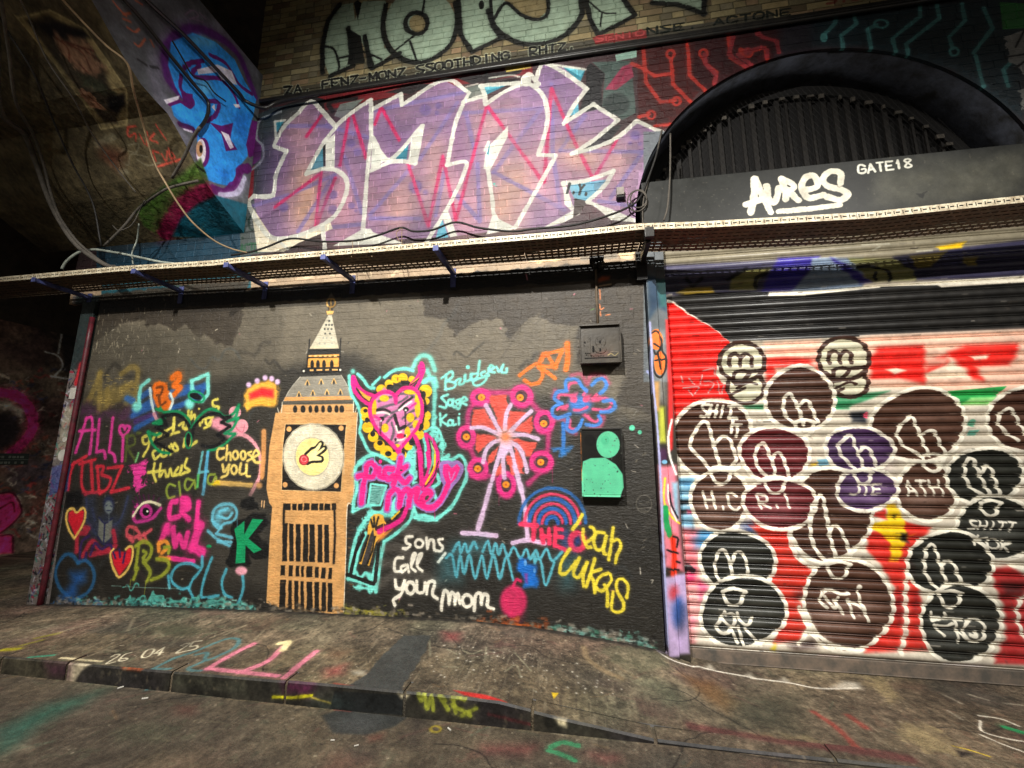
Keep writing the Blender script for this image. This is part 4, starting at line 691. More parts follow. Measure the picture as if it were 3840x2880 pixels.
s1.L((170, 190, 190), 12, "650,1360 760,1340 770,1400;660,1470 720,1470 760,1500 700,1590;420,1420 440,1480;500,1440 560,1500;440,1540 600,1530 560,1600;800,1470 820,1600;860,1520 840,1600;640,1400 620,1500;500,1560 540,1620", op=.75, soft=.5)
s2.F((244, 200, 176), "620,1000 2212,930 3000,900 3000,1700 620,1520 0,1100", soft=6); s1.F((244, 190, 166), "1290,1080 1860,1050 1820,1230 1300,1260", soft=8)
s1.F((236, 50, 40), "1300,1230 1500,1220 1820,1240 1850,1400 1560,1410 1330,1520 1290,1400", soft=6); s1.F((242, 222, 200), "1390,1330 1560,1330 1540,1390 1410,1390", soft=5)
s2.F((238, 40, 32), "600,1230 700,1120 1160,1100 1180,1230 1170,1500 900,1440 620,1450;1180,1270 1400,1200 1420,1330 1240,1370 1180,1440;1400,1170 1600,1100 2140,1080 2120,1200 2040,1300 1700,1320 1780,1470 1660,1450 1590,1330 1520,1290", soft=6); s2.F((244, 224, 200), "760,1350 880,1330 970,1360 860,1400;1640,1210 1850,1190 1800,1240 1680,1250;1180,1390 1460,1270 1640,1420 1190,1450", soft=3); s2.F((240, 170, 150), "1180,1240 1400,1230 1400,1300 1180,1330;0,1200 60,1200 60,1400 0,1420", soft=6)
s4.F((38, 160, 74), "1330,60 2010,0 1900,110 1540,200"); s4.F((160, 236, 140), "1550,190 1640,120 1900,110 1860,190", soft=3); s4.F((54, 140, 92), "250,100 800,50 640,120 330,230 240,230", soft=3); s3.F((54, 140, 92), "1060,200 1290,190 1270,240 1100,230;2010,160 2212,150 2150,240 2000,240", soft=3); s4.E((90, 160, 130), 1660, 380, 40, 40); s4.F((100, 170, 150), "1620,460 1730,450 1700,510 1620,510;1220,160 1230,170"); s4.F((26, 30, 40), "400,270 560,260 560,380 420,370", soft=5); s4.E((230, 90, 120), 565, 300, 24, 34); s3.F((120, 176, 200), "1820,760 1920,750 1960,810 1860,830"); s3.F((226, 196, 60), "1740,820 1840,780 1820,830")
s3.F((126, 180, 208), "360,950 560,940 520,1150 560,1480 830,1520 640,1659 560,1659 400,1420", soft=4); s3.F((40, 110, 160), "420,990 520,990 500,1040;540,1540 760,1500 700,1659 560,1640", soft=12, op=.8); s3.F((20, 22, 26), "400,1180 520,1180 500,1220 420,1230;400,1290 480,1280 480,1320 400,1330", soft=4); s3.F((232, 60, 110), "480,1280 560,1280 570,1320 490,1320", soft=3); s3.F((40, 60, 120), "1040,1440 1180,1400 1190,1560 1080,1520", soft=16)
s3.F((190, 50, 40), "1150,1370 1260,1380 1520,1480 1580,1659 1300,1659", soft=4); s5.F((196, 44, 30), "1130,60 1540,110 1580,300 1640,420 1780,530 1720,690 1690,760 1640,830 1760,1040 1640,1250 1380,1280 1480,900 1450,740 1290,590 1380,400 1340,260", soft=4); s5.F((40, 20, 20), "1590,760 1660,730 1700,790 1620,810;1520,1300 1800,1220 1820,1330 1600,1360", soft=10, op=.8)
s5.F((234, 120, 130), "430,80 600,100 600,560 640,900 560,1280 480,1290", soft=8); s5.F((222, 60, 110), "460,560 560,500 560,640 470,660;600,620 700,690 610,850 590,740;520,1000 580,1040 520,1120", soft=6); s5.F((70, 140, 190), "540,180 760,100 700,250 560,300", soft=12, op=.8); s5.F((236, 222, 205), "480,700 640,700 640,1250 480,1230", soft=12, op=.5); s5.L((30, 24, 30), 60, "450,530 490,490 540,520", soft=.4)
s6.F((206, 44, 34), "580,120 1000,60 1240,80 1040,300 1100,700 1160,1000 1230,1350 540,1370 700,1200 850,1000 860,700 700,440 580,330", soft=4); s6.F((240, 200, 24), "610,30 950,10 1100,110 980,200 900,430 810,430 820,200 620,90", soft=3); s4.F((240, 200, 24), "780,1210 870,1220 960,1400 980,1600 840,1659 700,1500 600,1450 780,1380", soft=3); s4.F((220, 50, 40), "590,1330 760,1270 780,1380 680,1350;960,1400 1220,1470 980,1560", soft=3); s4.F((24, 24, 26), "920,1520 980,1520 1000,1620 930,1600;850,1330 880,1330 860,1370", soft=4)
s6.F((96, 20, 24), "860,780 960,760 950,950 860,950;1040,770 1110,760 1110,950 1040,950;860,980 960,960 900,1080", soft=10, op=.7); s6.F((170, 40, 40), "1860,500 2050,480 2400,700 2400,1500 1880,1480 2010,1200 1990,900 1900,700", soft=4); s6.F((50, 24, 24), "1960,640 2212,640 2212,760 1980,800", soft=10, op=.8)
BR, MA, PU, BK, WH = (72, 44, 32), (88, 22, 26), (66, 40, 78), (28, 29, 24), (246, 240, 222)
def blob(g, col, cx, cy, rx, ry, w=0, grow=1.):
    """a hand sprayed round: never quite an ellipse"""
    p1, p2, p3 = (cx * .37) % 6.28, (cy * .53) % 6.28, (cx + cy) % 6.28; P = []
    for k in range(28):
        t = k * 6.2832 / 28; q = grow * (1 + .035 * math.sin(2 * t + p1) + .025 * math.sin(3 * t + p2) + .012 * math.sin(5 * t + p3)); P.append((cx + rx * q * math.cos(t), cy + ry * q * math.sin(t)))
    P = np.array(P)
    if w: g.cv.stroke(g.at(P), g.rad(P, w), col, .15, 1., True)
    else: g.cv.fill(g.at(P), col)
def head(g, cx, cy, rx, ry, col, lp='', w=42):
    blob(g, col, cx, cy, rx, ry)
    for i in range(3): g.E(tuple(min(255, c + 26) for c in col), cx + random.uniform(-.5, .5) * rx, cy + random.uniform(-.5, .5) * ry, rx * .35, ry * .2, soft=36, op=.5)
    blob(g, WH, cx, cy, rx, ry, w=w)
    if lp: g.L(WH, 38, lp, soft=.15)
def body(g, cx, cy, rx, ry, col, w=42):
    blob(g, col, cx, cy, rx, ry); g.E(tuple(min(255, c + 84) for c in col), cx - rx * .3, cy + ry * .25, rx * .42, ry * .22, soft=40, op=.85); g.E(tuple(min(255, c + 90) for c in col), cx + rx * .4, cy + ry * .05, rx * .3, ry * .2, soft=40, op=.5)
    blob(g, WH, cx, cy, rx, ry, w=w)
def mouth(g, cx, cy, k=1.):
    g.L(WH, 38, [parse("-110,-60 -70,50 0,90 70,60 120,-60") * k + [cx, cy], parse("-120,-60 0,-90 130,-60") * k + [cx, cy]], soft=.15)
# pale characters at the top
GR, BN = (206, 202, 176), (58, 34, 26)
for g, hx, hy, hr, hq, bx, by, br_, bq, lx in [(s1, 1050, 1270, 235, 205, 1090, 1530, 190, 170, 0), (s2, 335, 1235, 265, 222, 395, 1495, 190, 140, -740)]:
    g.E(GR, bx, by, br_, bq); g.E(BN, bx, by, br_, bq, w=42, soft=.15); g.E(GR, hx, hy, hr, hq); g.E(BN, hx, hy, hr, hq, w=44, soft=.15)
    g.L(BN, 40, [parse(p) + [lx, -30 if lx else 0] for p in ("925,1310 920,1220 980,1185 1030,1230 1035,1310", "1035,1230 1090,1185 1145,1220 1150,1310", "960,1480 970,1390 1050,1360 1140,1370 1290,1350", "1140,1370 1050,1480 980,1500")], soft=.15)
    g.L(BN, 30, [parse(p) + [lx, 0] for p in ("1000,1540 1120,1480 1200,1500", "950,1600 1080,1540")], soft=.15)
# rings of heads, back to front
head(s4, 2230, 340, 400, 350, BR, '2130,560 2000,470 1930,370 1950,290 2030,230 2090,270 2140,370 2230,520'); body(s4, 1190, 1090, 300, 320, BR); head(s3, 1650, 130, 350, 345, BR, '1570,370 1500,300 1480,220 1490,130 1530,80 1565,95 1610,180 1660,300 1690,400;1640,210 1690,150 1735,160 1775,230 1810,320 1840,370'); mouth(s3, 1700, 430, .9)
body(s3, 1850, 1010, 190, 160, BR); head(s4, 1110, 400, 480, 390, BR, '1120,710 960,620 890,520 900,440 980,350 1030,310 1070,380 1120,500 1170,620 1220,720;1140,510 1200,465 1270,470 1310,560 1350,640 1410,720'); mouth(s4, 1250, 790, 1.)
blob(s3, BR, 1960, 1330, 430, 490); blob(s3, WH, 1960, 1330, 430, 490, w=42)
head(s3, 740, 540, 425, 400, BR, '700,840 640,760 520,640 530,540 590,430 640,370 690,380 720,450 750,580 790,720 830,830;770,600 830,530 880,520 930,560 960,650 990,740 970,800 930,850'); body(s3, 820, 1180, 290, 330, BR); mouth(s3, 830, 920, 1.)
head(s4, 490, 655, 365, 232, PU, '470,870 380,790 300,700 280,610 370,520 420,520 450,620 510,760 550,860;480,690 540,630 600,660 640,740 670,820'); body(s4, 570, 1070, 320, 215, PU); mouth(s4, 530, 940, .8)
head(s3, 1390, 705, 370, 285, MA, '1340,950 1230,860 1190,740 1200,650 1260,590 1300,620 1330,700 1380,830 1400,980;1360,750 1410,690 1450,700 1490,780 1540,930'); body(s3, 1445, 1215, 370, 270, MA); mouth(s3, 1390, 1020, 1.)
s5.L(WH, 42, '2000,470 1880,390 1800,280 1760,130 1760,-30 1780,-150 1850,-250 1880,-240 1910,-130 1930,0 1970,200 2010,350 2040,460;1940,150 1980,75 2040,70 2090,150 2140,260 2180,420;1540,130 1560,260 1620,380 1700,450 1800,490', soft=.15)
head(s4, 1790, 930, 395, 300, BK, '1800,1140 1660,1060 1590,940 1590,800 1620,750 1670,760 1710,850 1760,960 1850,1140;1750,910 1800,830 1850,850 1890,950 1950,1140'); body(s4, 1920, 1470, 420, 340, BK); mouth(s4, 1840, 1260, .9)
body(s6, 370, 880, 480, 470, BR); mouth(s6, 270, 520, 1.); head(s5, 1000, 430, 400, 315, BK, '880,700 800,600 770,480 790,380 830,310 880,330 920,430 950,560 980,720;930,500 970,370 1010,330 1060,360 1100,460 1110,580 1120,700 1090,750 900,745'); body(s5, 1060, 950, 440, 375, BK); mouth(s5, 960, 800, 1.)
head(s6, 1430, 450, 430, 345, BK, '1340,740 1230,640 1170,520 1170,400 1190,300 1230,250 1280,290 1310,410 1360,560 1430,740;1330,470 1400,430 1460,450 1510,560 1560,690'); body(s6, 1540, 1070, 430, 395, BK); mouth(s6, 1430, 820, 1.); s6.L(WH, 50, "990,560 970,800 980,1100 920,1380"); s6.L(WH, 44, "2212,500 2060,470;2212,780 2130,900 2150,1100 2230,1260")
s5.L(WH, 48, "1710,930 1760,1070 1850,1200 2000,1300 2212,1350"); s5.L(WH, 44, "1640,900 1700,1040 1740,1120 1640,1280")
# tags inside the bodies
s3.text(WH, 28, 'H.C', (690, 1260), (1060, 1280), 170, slant=-.3); s3.text(WH, 28, 'R.I', (1250, 1260), (1620, 1250), 130, slant=-.3); s4.text(WH, 24, 'JTE', (400, 1130), (740, 1110), 100, slant=.2); s4.text(WH, 26, 'ATH', (1000, 1130), (1400, 1120), 150, slant=-.4)
s4.text(WH, 22, 'SHITT', (1620, 1480), (2120, 1500), 90); s4.text(WH, 24, 'KOK', (1680, 1640), (2080, 1720), 100); s5.L(WH, 34, '870,950 820,1040 785,1100 830,1165 910,1160 955,1090 980,1010 940,970 880,985;850,1030 920,1095 990,1120;1000,960 1030,1040 1100,1085 1160,1010;940,1130 1000,1265;1010,1100 1062,1290;1085,1125 1240,1300', soft=.2); s6.L(WH, 34, '160,910 85,835 120,745 200,728 300,765 385,760;130,790 190,860 240,915 270,800;235,835 330,970;370,820 435,1010;385,850 470,880 540,930 500,840 480,745;530,890 590,1060', soft=.2); s6.E(WH, 488, 695, 30); s6.L(WH, 32, '1225,950 1250,1005 1330,1010;1365,960 1390,1000;1240,1040 1400,1020 1560,1035;1260,1085 1380,1095 1450,1070;1290,1120 1365,1195;1480,1050 1520,1270;1500,1140 1600,1240', soft=.2); s6.E(WH, 1680, 1145, 112, 118, w=34, soft=.2); s6.L(WH, 34, '1640,1190 1690,1205 1700,1165')
s3.text(WH, 30, 'SHIT', (620, 310), (980, 330), 120); s3.text(WH, 34, 'T', (900, 480), (1010, 480), 150); s3.text(WH, 30, 'T', (960, 520), (1060, 520), 120)
s5.F((136, 128, 116), "480,1290 1300,1340 2212,1400 3400,1500 3400,1600 500,1420", soft=6); s6.F((130, 122, 112), "0,1400 2212,1560 2212,1700 0,1540", soft=6); s5.F((236, 226, 206), "620,1300 1500,1330 1300,1390 700,1350", soft=6, op=.8); s5.F((220, 190, 180), "1850,1400 2060,1410 2000,1450", soft=6); s6.F((206, 196, 196), "1380,1500 1830,1500 1700,1570 1480,1560", soft=8); s5.F((210, 190, 40), "1340,1330 1400,1280 1390,1360", soft=4)
for i in range(400):
    x, z = random.uniform(.75, 3.6), random.uniform(0, 3.3)
    p = SH.px([[x, z], [x + random.uniform(0, .06), z]]); SH.stroke(p, random.uniform(.4, 1.1), random.choice([(40, 34, 30), (90, 80, 70), (220, 210, 195)]), .4, random.uniform(.2, .6))

# ================================================================ PAINT: ground
GD = Canvas('ground_paint', lambda S: onGround(S)[:, :2], -8.0, 4.6, .2, 5.6, 190, (110, 98, 80))
def mottle(cv, cell, amp, cols):
    n = smooth_noise(cv.h, cv.w, cell * cv.ppm)[..., None]; m = smooth_noise(cv.h, cv.w, cell * cv.ppm * .37)[..., None]
    for i, c in enumerate(cols):
        k = smooth_noise(cv.h, cv.w, cell * cv.ppm * (.8 + .3 * i))[..., None]
        a = np.clip((k - .58) * 4, 0, 1) * amp
        cv.a += (np.array(c, np.float32) / 255. - cv.a) * a
    cv.a *= .82 + .22 * n + .14 * m
g1 = G(GD, 0, 2180, .56058); g2 = G(GD, 1200, 2180, .56058); g3 = G(GD, 2400, 2300, .65099)
mottle(GD, .5, .5, [(90, 94, 76), (112, 84, 76), (74, 66, 60), (104, 92, 68), (82, 70, 60)])
weather(GD, .55, [(.02, .13, .69, (168, 156, 132), .30, .9), (.018, .018, .74, (40, 36, 32), .6, .7), (.03, .16, .70, (56, 50, 43), .32, 1.1), (.016, .016, .77, (186, 176, 152), .7, .8), (.05, .05, .70, (120, 92, 74), .4, 1.3), (.05, .06, .70, (86, 96, 74), .4, 1.0)])
P = GD.px([[-9, .2], [4.6, .2], [4.6, 2.58], [-9, 2.58]]); GD.fill(P, (78, 70, 60), 0, .5)
for i in range(160):     # blotches of old spray, tar and trodden dirt
    x, y = random.uniform(-7.5, 4.2), random.uniform(.5, 3.6); c = random.choice([(150, 134, 104), (60, 54, 48), (52, 50, 44), (120, 80, 70), (84, 92, 70), (140, 124, 96), (64, 66, 60), (100, 60, 60)])
    n_ = 9; r_ = random.uniform(.03, .28); e_ = random.uniform(.3, .8); P = [[x + r_ * random.uniform(.6, 1.3) * math.cos(k * 6.283 / n_), y + r_ * e_ * random.uniform(.6, 1.3) * math.sin(k * 6.283 / n_)] for k in range(n_)]
    GD.fill(GD.px(P), c, random.uniform(2, 16), random.uniform(.12, .45), 4)
for i in range(26):      # cracks
    x, y, a = random.uniform(-7, 4), random.uniform(.7, 3.5), random.uniform(-.5, .5); P = [[x, y]]
    for k in range(14): a += random.uniform(-.5, .5); x += .05 * math.cos(a); y += .05 * math.sin(a); P.append([x, y])
    GD.stroke(GD.px(P), .7, (30, 27, 24), .4, .7)
for i in range(1300):      # scratches, smears and footmarks run along the street
    x, y = random.uniform(-8.5, 4), random.uniform(.5, 4.5); a = random.uniform(-.9, .2) + (1.2 if random.random() < .3 else 0); l = random.choice((.03, .05, .1, .2)) * random.uniform(.5, 1.4)
    c = random.choice([(140, 130, 108), (120, 110, 90), (120, 112, 90), (46, 42, 38), (46, 42, 38), (120, 70, 66), (80, 104, 84), (156, 120, 80)])
    p = GD.px([[x, y], [x + l * .5 * math.cos(a), y + l * .5 * math.sin(a) + random.uniform(-.02, .02)], [x + l * math.cos(a), y + l * math.sin(a)]]); GD.stroke(p, random.uniform(.5, 2.0), c, .9, random.uniform(.08, .3))
for i in range(7000):
    x, y = random.uniform(-8.5, 4.2), random.uniform(.5, 4.2); p = GD.px([[x, y]]); GD.stroke(p, random.uniform(.4, 1.5), random.choice([(190, 180, 155), (150, 138, 112), (40, 36, 32), (40, 36, 32)]), .4, random.uniform(.2, .6))
for i in range(60):
    x, y = random.uniform(-1.2, .2), random.uniform(2.75, 3.2); GD.stroke(GD.px([[x, y]]), random.uniform(.6, 1.6), (225, 218, 200), .3, .8)
g1.L((222, 130, 152), 34, "1690,420 1530,500 1385,585;1385,585 1620,610 1850,635;1890,440 1780,540 1600,610;2110,470 2000,560 1900,645", soft=.5); g1.L((240, 226, 170), 34, "1870,415 1920,410 1890,460", soft=.5)
g1.L((80, 128, 134), 20, "1000,600 1150,520 1300,470 1500,390 1590,390 1570,440 1480,490 1370,530 1380,480 1310,490;1350,540 1260,580 1280,600 1340,600;1040,590 1130,590", soft=.6, op=.85)
g1.text((222, 214, 184), 9, '26 04 25', (705, 553), (1330, 452), 50, slant=.9); g1.L((226, 212, 170), 16, "405,518 670,538", soft=.4); g1.L((188, 178, 40), 34, "20,460 110,455", soft=.8); g1.L((150, 146, 50), 24, "140,430 270,395;240,380 380,350", soft=.8, op=.7); g1.L((70, 150, 120), 18, "190,515 350,500", soft=.8)
g1.L((190, 178, 146), 12, "380,350 520,300 660,260;430,330 560,300 660,285;170,350 350,290;840,335 1000,270;1180,370 1130,430;1240,350 1150,420;1400,380 1530,330 1640,295;1500,360 1640,295;940,350 1000,300 1090,280;1040,360 1050,330 1090,370;700,460 780,470;850,330 900,240;590,240 750,235;1700,390 1760,330", soft=.95, op=.38)
g1.F((72, 74, 56), "900,320 1200,280 1400,330 1200,380", soft=16, op=.7); g1.F((46, 44, 40), "900,400 1300,390 1290,440 950,450", soft=14, op=.6); g1.F((44, 96, 80), "80,950 300,830 640,750 520,830 250,960 40,1100", soft=26, op=.8); g1.F((40, 84, 74), "0,1000 150,960 0,1150", soft=26, op=.8); g1.L((136, 126, 100), 16, "560,1130 700,1040 850,980;840,1245 960,1200 1090,1140;1030,1050 1110,1070 1040,1130;1110,820 1280,820;1340,930 1500,950;500,1000 720,960;250,800 400,770", soft=.95, op=.25); g1.F((110, 60, 54), "1180,840 1300,840 1280,890 1190,880", soft=14, op=.6)
g2.F((62, 64, 62), "560,362 735,362 700,470 640,560 560,700 540,750 180,722 330,610 400,510", soft=1.5, rag=1); g2.F((52, 54, 52), "10,900 120,860 580,905 500,970 300,1030 80,1015", soft=3); g2.E((110, 112, 114), 250, 950, 90, 30, soft=22, op=.5)
g2.F((170, 54, 62), "820,340 930,350 920,395 840,390;40,590 160,560 140,620 50,640", soft=14, op=.55); g2.F((190, 60, 50), "90,690 210,720 110,735", soft=4); g2.F((206, 46, 42), "890,733 1100,765 1245,812 1100,800 960,770", soft=2); g2.F((226, 190, 40), "1545,745 1595,750 1570,780 1560,790"); g2.L((150, 128, 96), 34, "1760,440 1790,520 1900,600 2010,650", soft=.6, op=.7); g2.F((46, 42, 40), "1750,580 1850,600 2000,700 1700,700", soft=20, op=.5)
g2.L((150, 146, 120), 10, "850,455 910,485;950,460 1010,485 1080,460;820,570 920,575;1110,440 1100,520;730,400 735,500;1300,480 1410,600;1240,600 1310,560 1340,640", op=.6, soft=.6); g2.F((120, 88, 66), "80,460 190,470 120,520 60,500", soft=14, op=.6); g2.F((206, 200, 180), "210,600 300,600 290,630 220,625;1550,910 1640,920 1630,960 1580,940", soft=5, op=.7)
g2.E((156, 138, 50), 770, 990, 34, 20, w=16, soft=.6); g2.F((140, 56, 60), "1090,1110 1420,1110 1380,1150 1120,1140;1820,1160 1970,1180 1900,1200", soft=16, op=.6); g2.L((62, 138, 94), 34, "1540,1110 1620,1080 1720,1100;1530,1135 1610,1160 1700,1200", soft=.5); g2.F((40, 34, 34), "180,1120 380,1120 360,1180 240,1200;600,930 700,930 620,1100", soft=16, op=.6); g2.F((116, 60, 52), "320,1040 420,1020 400,1060 330,1070", soft=8, op=.6)
g3.L((240, 232, 216), 11, "70,190 150,250 280,300 400,330 530,350 640,370;640,375 850,400 1000,430 1120,435 1250,430", soft=.4); g3.F((232, 224, 206), "360,330 400,300 430,330;600,360 630,345 660,375;800,390 830,370 860,400;1100,430 1170,390 1260,400 1280,440", soft=6, op=.75); g3.F((196, 178, 206), "60,170 140,180 170,240 100,220", soft=3)
g3.F((168, 150, 108), "1280,370 1400,365 1440,430 1500,490 1430,520 1370,450;1500,640 1700,655 1830,760 1850,835 1660,800 1500,720;560,700 1000,720 1040,745 700,730", soft=8, op=.7, rag=5); g3.L((156, 62, 54), 30, "1000,570 1130,660 1250,780;1200,590 1300,660", soft=.9, op=.7); g3.F((124, 84, 46), "240,350 420,400 560,520 500,580 350,470", soft=14, op=.6); g3.L((96, 40, 44), 60, "300,650 800,740 1300,810 1550,850", soft=.9, op=.6); g3.L((170, 156, 120), 10, "190,740 500,790 880,850 1160,870", soft=.6, op=.7); g3.L((40, 34, 30), 7, "180,735 500,800 900,860 1160,880", soft=.6, op=.7)
g3.L((226, 218, 200), 11, "1950,590 2080,610 2180,650;1960,620 1970,680 2100,720 2212,740;1960,700 2100,760 2212,800"); g3.L((44, 150, 90), 34, "2110,660 2212,690"); g3.L((210, 180, 60), 10, "1800,765 1900,790 2010,825", soft=.6); g3.F((38, 32, 30), "1820,790 1920,810 1850,830", soft=3); g3.L((170, 160, 140), 14, "1750,470 1850,520;1900,470 2000,500;2100,520 2200,530;1770,560 1850,610", soft=.9, op=.7); g3.F((52, 58, 46), "480,500 900,470 900,700 500,650;60,400 240,400 340,560 80,640", soft=30, op=.5); g3.L((70, 60, 52), 50, "1300,520 1600,640 1800,760", soft=.9, op=.35)

weather(GD, .22)
for a_, b_ in zip(np.linspace(-5.4, .55, 60)[:-1], np.linspace(-5.4, .55, 60)[1:]): GD.stroke(GD.px([[a_, 3.59], [b_, 3.59]]), random.uniform(4, 9), (34, 31, 28), .9, .7)  # dirt and contact shadow painted as a dark line along the wall foot

# ================================================================ PAINT: kerb face
KB = Canvas('kerb_paint', lambda S: onY(S, 2.6)[:, [0, 2]], -9., 1.2, -.02, .2, 200, (44, 42, 36))
mottle(KB, .35, .6, [(60, 56, 46), (40, 36, 40), (52, 50, 40)])
k1 = G(KB, 0, 2180, .56058); k2 = G(KB, 1200, 2180, .56058)
k1.F((62, 58, 46), "-600,480 470,540 470,670 -600,600"); k1.F((200, 186, 156), "450,545 600,555 540,600 490,680 430,680", soft=3); k1.F((58, 26, 46), "290,545 470,555 460,660 330,640", soft=12, op=.7); k1.F((176, 84, 40), "780,560 960,575 930,605 820,590", soft=3); k1.F((66, 66, 54), "1170,610 1640,660 1640,760 1120,700", soft=10, op=.8); k1.F((86, 26, 62), "1880,670 2100,690 2060,760 1900,740", soft=10, op=.85); k1.L((190, 184, 30), 18, "1820,775 1950,780 2080,765", soft=.4); k1.L((160, 140, 60), 12, "2080,780 2212,820", soft=.9)
k2.F((26, 28, 28), "90,735 560,765 560,900 60,860"); k2.L((140, 146, 46), 30, "650,750 670,800 690,750 710,850 740,770 750,860;790,770 850,860;790,770 830,800;880,770 900,880;880,780 960,790;880,830 1000,900;940,900 1040,850", soft=.6, op=.85); k2.F((210, 196, 160), "515,755 590,765 560,790 530,780;1560,920 1640,930 1640,980 1590,960", soft=3); k2.L((90, 30, 34), 20, "1120,890 1400,960", soft=.9, op=.6); k2.E((60, 84, 80), 60, 830, 120, 30, soft=16, op=.4)

weather(KB, .7, [(.03, .03, .7, (110, 100, 80), .5, .5)]); weather(FA, .18, [(.02, .02, .8, (110, 104, 90), .5, .4)])
weather(A, .13, [(.012, .012, .84, (24, 22, 20), .35, .8)]); weather(SH, .12, [(.05, .012, .80, (70, 60, 50), .35, .7)])

# ================================================================ PAINT: rib face with the blue character
RB = Canvas('rib_paint', lambda S: onX(S, XRIB)[:, [1, 2]], 1.2, 3.7, 3.7, 6.4, 230, (84, 88, 92))
mottle(RB, .3, .5, [(70, 72, 76), (96, 100, 100), (60, 58, 56)])
r0 = G(RB, 0, 0, .5425)
r0.L((130, 128, 150), 110, "1700,1250 1560,1330 1420,1260 1150,760 1090,560 1130,350 1260,180 1400,170 1600,260 1760,500", soft=.9, op=.5); r0.L((84, 26, 110), 56, "1240,650 1160,540 1140,380 1200,270 1330,200 1500,250 1640,370 1710,520 1760,660", soft=.7, op=.95)
r0.F((44, 152, 246), "1180,290 1330,225 1490,290 1620,410 1690,560 1770,690 1750,800 1720,900 1710,1080 1640,1170 1600,1290 1500,1270 1420,1240 1370,1100 1360,930 1290,890 1200,800 1180,730 1270,700 1210,600 1160,450", soft=2)
r0.F((120, 206, 250), "1300,250 1400,240 1500,310 1440,330 1330,300;1340,540 1440,550 1480,640 1400,660", soft=12, op=.7); r0.F((22, 96, 190), "1600,780 1740,780 1700,1000 1620,900;1480,1160 1600,1180 1560,1270", soft=12, op=.6)
pp = (92, 16, 98)
r0.L(pp, 24, "1270,470 1330,430 1380,450 1330,500 1360,535 1500,540 1560,580 1620,660 1650,740;1250,520 1250,620 1330,690 1310,740 1240,700 1170,720;1430,700 1510,710 1490,790 1430,840;1290,440 1400,420;1450,380 1560,440 1650,580 1740,650", soft=.2); r0.F(pp, "1250,640 1330,650 1330,720 1270,730;1445,845 1530,870 1610,850 1590,960 1640,1035 1560,1045 1530,930;1740,830 1810,850 1780,930 1790,1060 1720,1090 1700,1000")
r0.F((226, 224, 240), "1360,480 1500,445 1600,490 1640,590 1530,550 1500,500 1370,515;1525,905 1580,930 1615,1020 1590,1030;1130,690 1240,660 1230,690 1150,720;1250,870 1330,880 1330,920 1270,900;1610,720 1650,720 1660,740 1630,745;1460,740 1480,720 1490,770"); r0.L((60, 10, 66), 30, "1240,860 1330,890 1350,930", soft=.3)
r0.E(pp, 1400, 1055, 48, 104); r0.E((240, 236, 244), 1388, 1048, 34, 88); r0.E((196, 150, 110), 1378, 1030, 24, 54); r0.E((16, 14, 18), 1388, 1030, 12, 28); r0.L(pp, 56, "1480,1310 1560,1330 1640,1260 1660,1180 1720,1160", soft=.25); r0.L((200, 196, 226), 34, "1520,1350 1640,1330 1690,1230", soft=.5)
r0.L((184, 96, 66), 14, "780,10 830,70 870,110;850,130 900,150;880,190 930,220 960,200;930,300 960,320 1000,270;1040,280 1060,320;930,0 980,30;850,100 900,90", soft=.5, op=.85); r0.L((150, 120, 150), 8, "1280,100 1330,70 1370,110 1310,130;1330,130 1400,150;1380,90 1420,130", op=.7); r0.L((22, 20, 22), 18, "950,410 1010,450;1040,460 1090,470", soft=.6, op=.7)

# ================================================================ PAINT: soffit of the rib
SO = Canvas('soffit_paint', lambda S: onSoffit(S)[:, :2], -6.6, -3.4, .9, 4.3, 160, (74, 66, 48))
mottle(SO, .4, .5, [(58, 50, 36), (84, 72, 50), (50, 44, 36)])
o0 = G(SO, 0, 0, .5425)
o0.F((112, 100, 70), "110,110 340,60 580,200 740,420 860,600 870,860 700,890 560,700 380,460"); o0.F((44, 38, 30), "170,130 330,90 380,130 560,230 700,440 760,620 830,700 800,850 720,850 560,640 400,440", soft=3); o0.L((130, 118, 84), 10, "110,110 340,60 580,200;580,200 740,430 865,620 870,860 690,890 560,700 380,450 100,100", sm=False)
o0.F((16, 13, 16), "240,160 380,150 560,200 620,260 480,260 360,270;740,680 850,650 860,720 800,780 740,740", soft=3); o0.F((112, 84, 66), "370,250 560,260 640,330 720,480 620,520 500,470 420,370", soft=4, rag=4); o0.F((48, 50, 38), "500,480 700,560 760,640 680,640 560,590", soft=4, rag=3); o0.F((120, 88, 68), "540,600 640,660 730,760 640,750 580,680", rag=3); o0.L((70, 34, 26), 9, "380,260 460,330 470,420;460,300 560,360 620,480;560,330 680,420;540,440 600,500;600,660 690,740;420,280 640,350", op=.8)
o0.L((170, 64, 52), 12, "930,870 880,880 880,940 930,920 930,970;960,930 990,990;1010,910 1010,1000;1060,920 1030,960 1080,980;1070,860 1110,920 1140,960;1090,1050 1050,1040 1070,1110;1110,1060 1140,1110 1150,1040;1160,1020 1170,1090 1200,1080 1180,1050;1080,1150 1240,1100", op=.9, soft=.4); o0.L((110, 106, 88), 7, "880,1000 950,990 930,1050 850,1030 820,1090 880,1140 900,1060 1010,1080;940,1100 1010,1140 1100,1120", op=.7); o0.L((120, 116, 96), 34, "660,1000 780,940;820,1190 870,1180", soft=.8, op=.6); o0.F((84, 34, 26), "700,1010 850,1050 800,1170 690,1080", soft=12, op=.6)

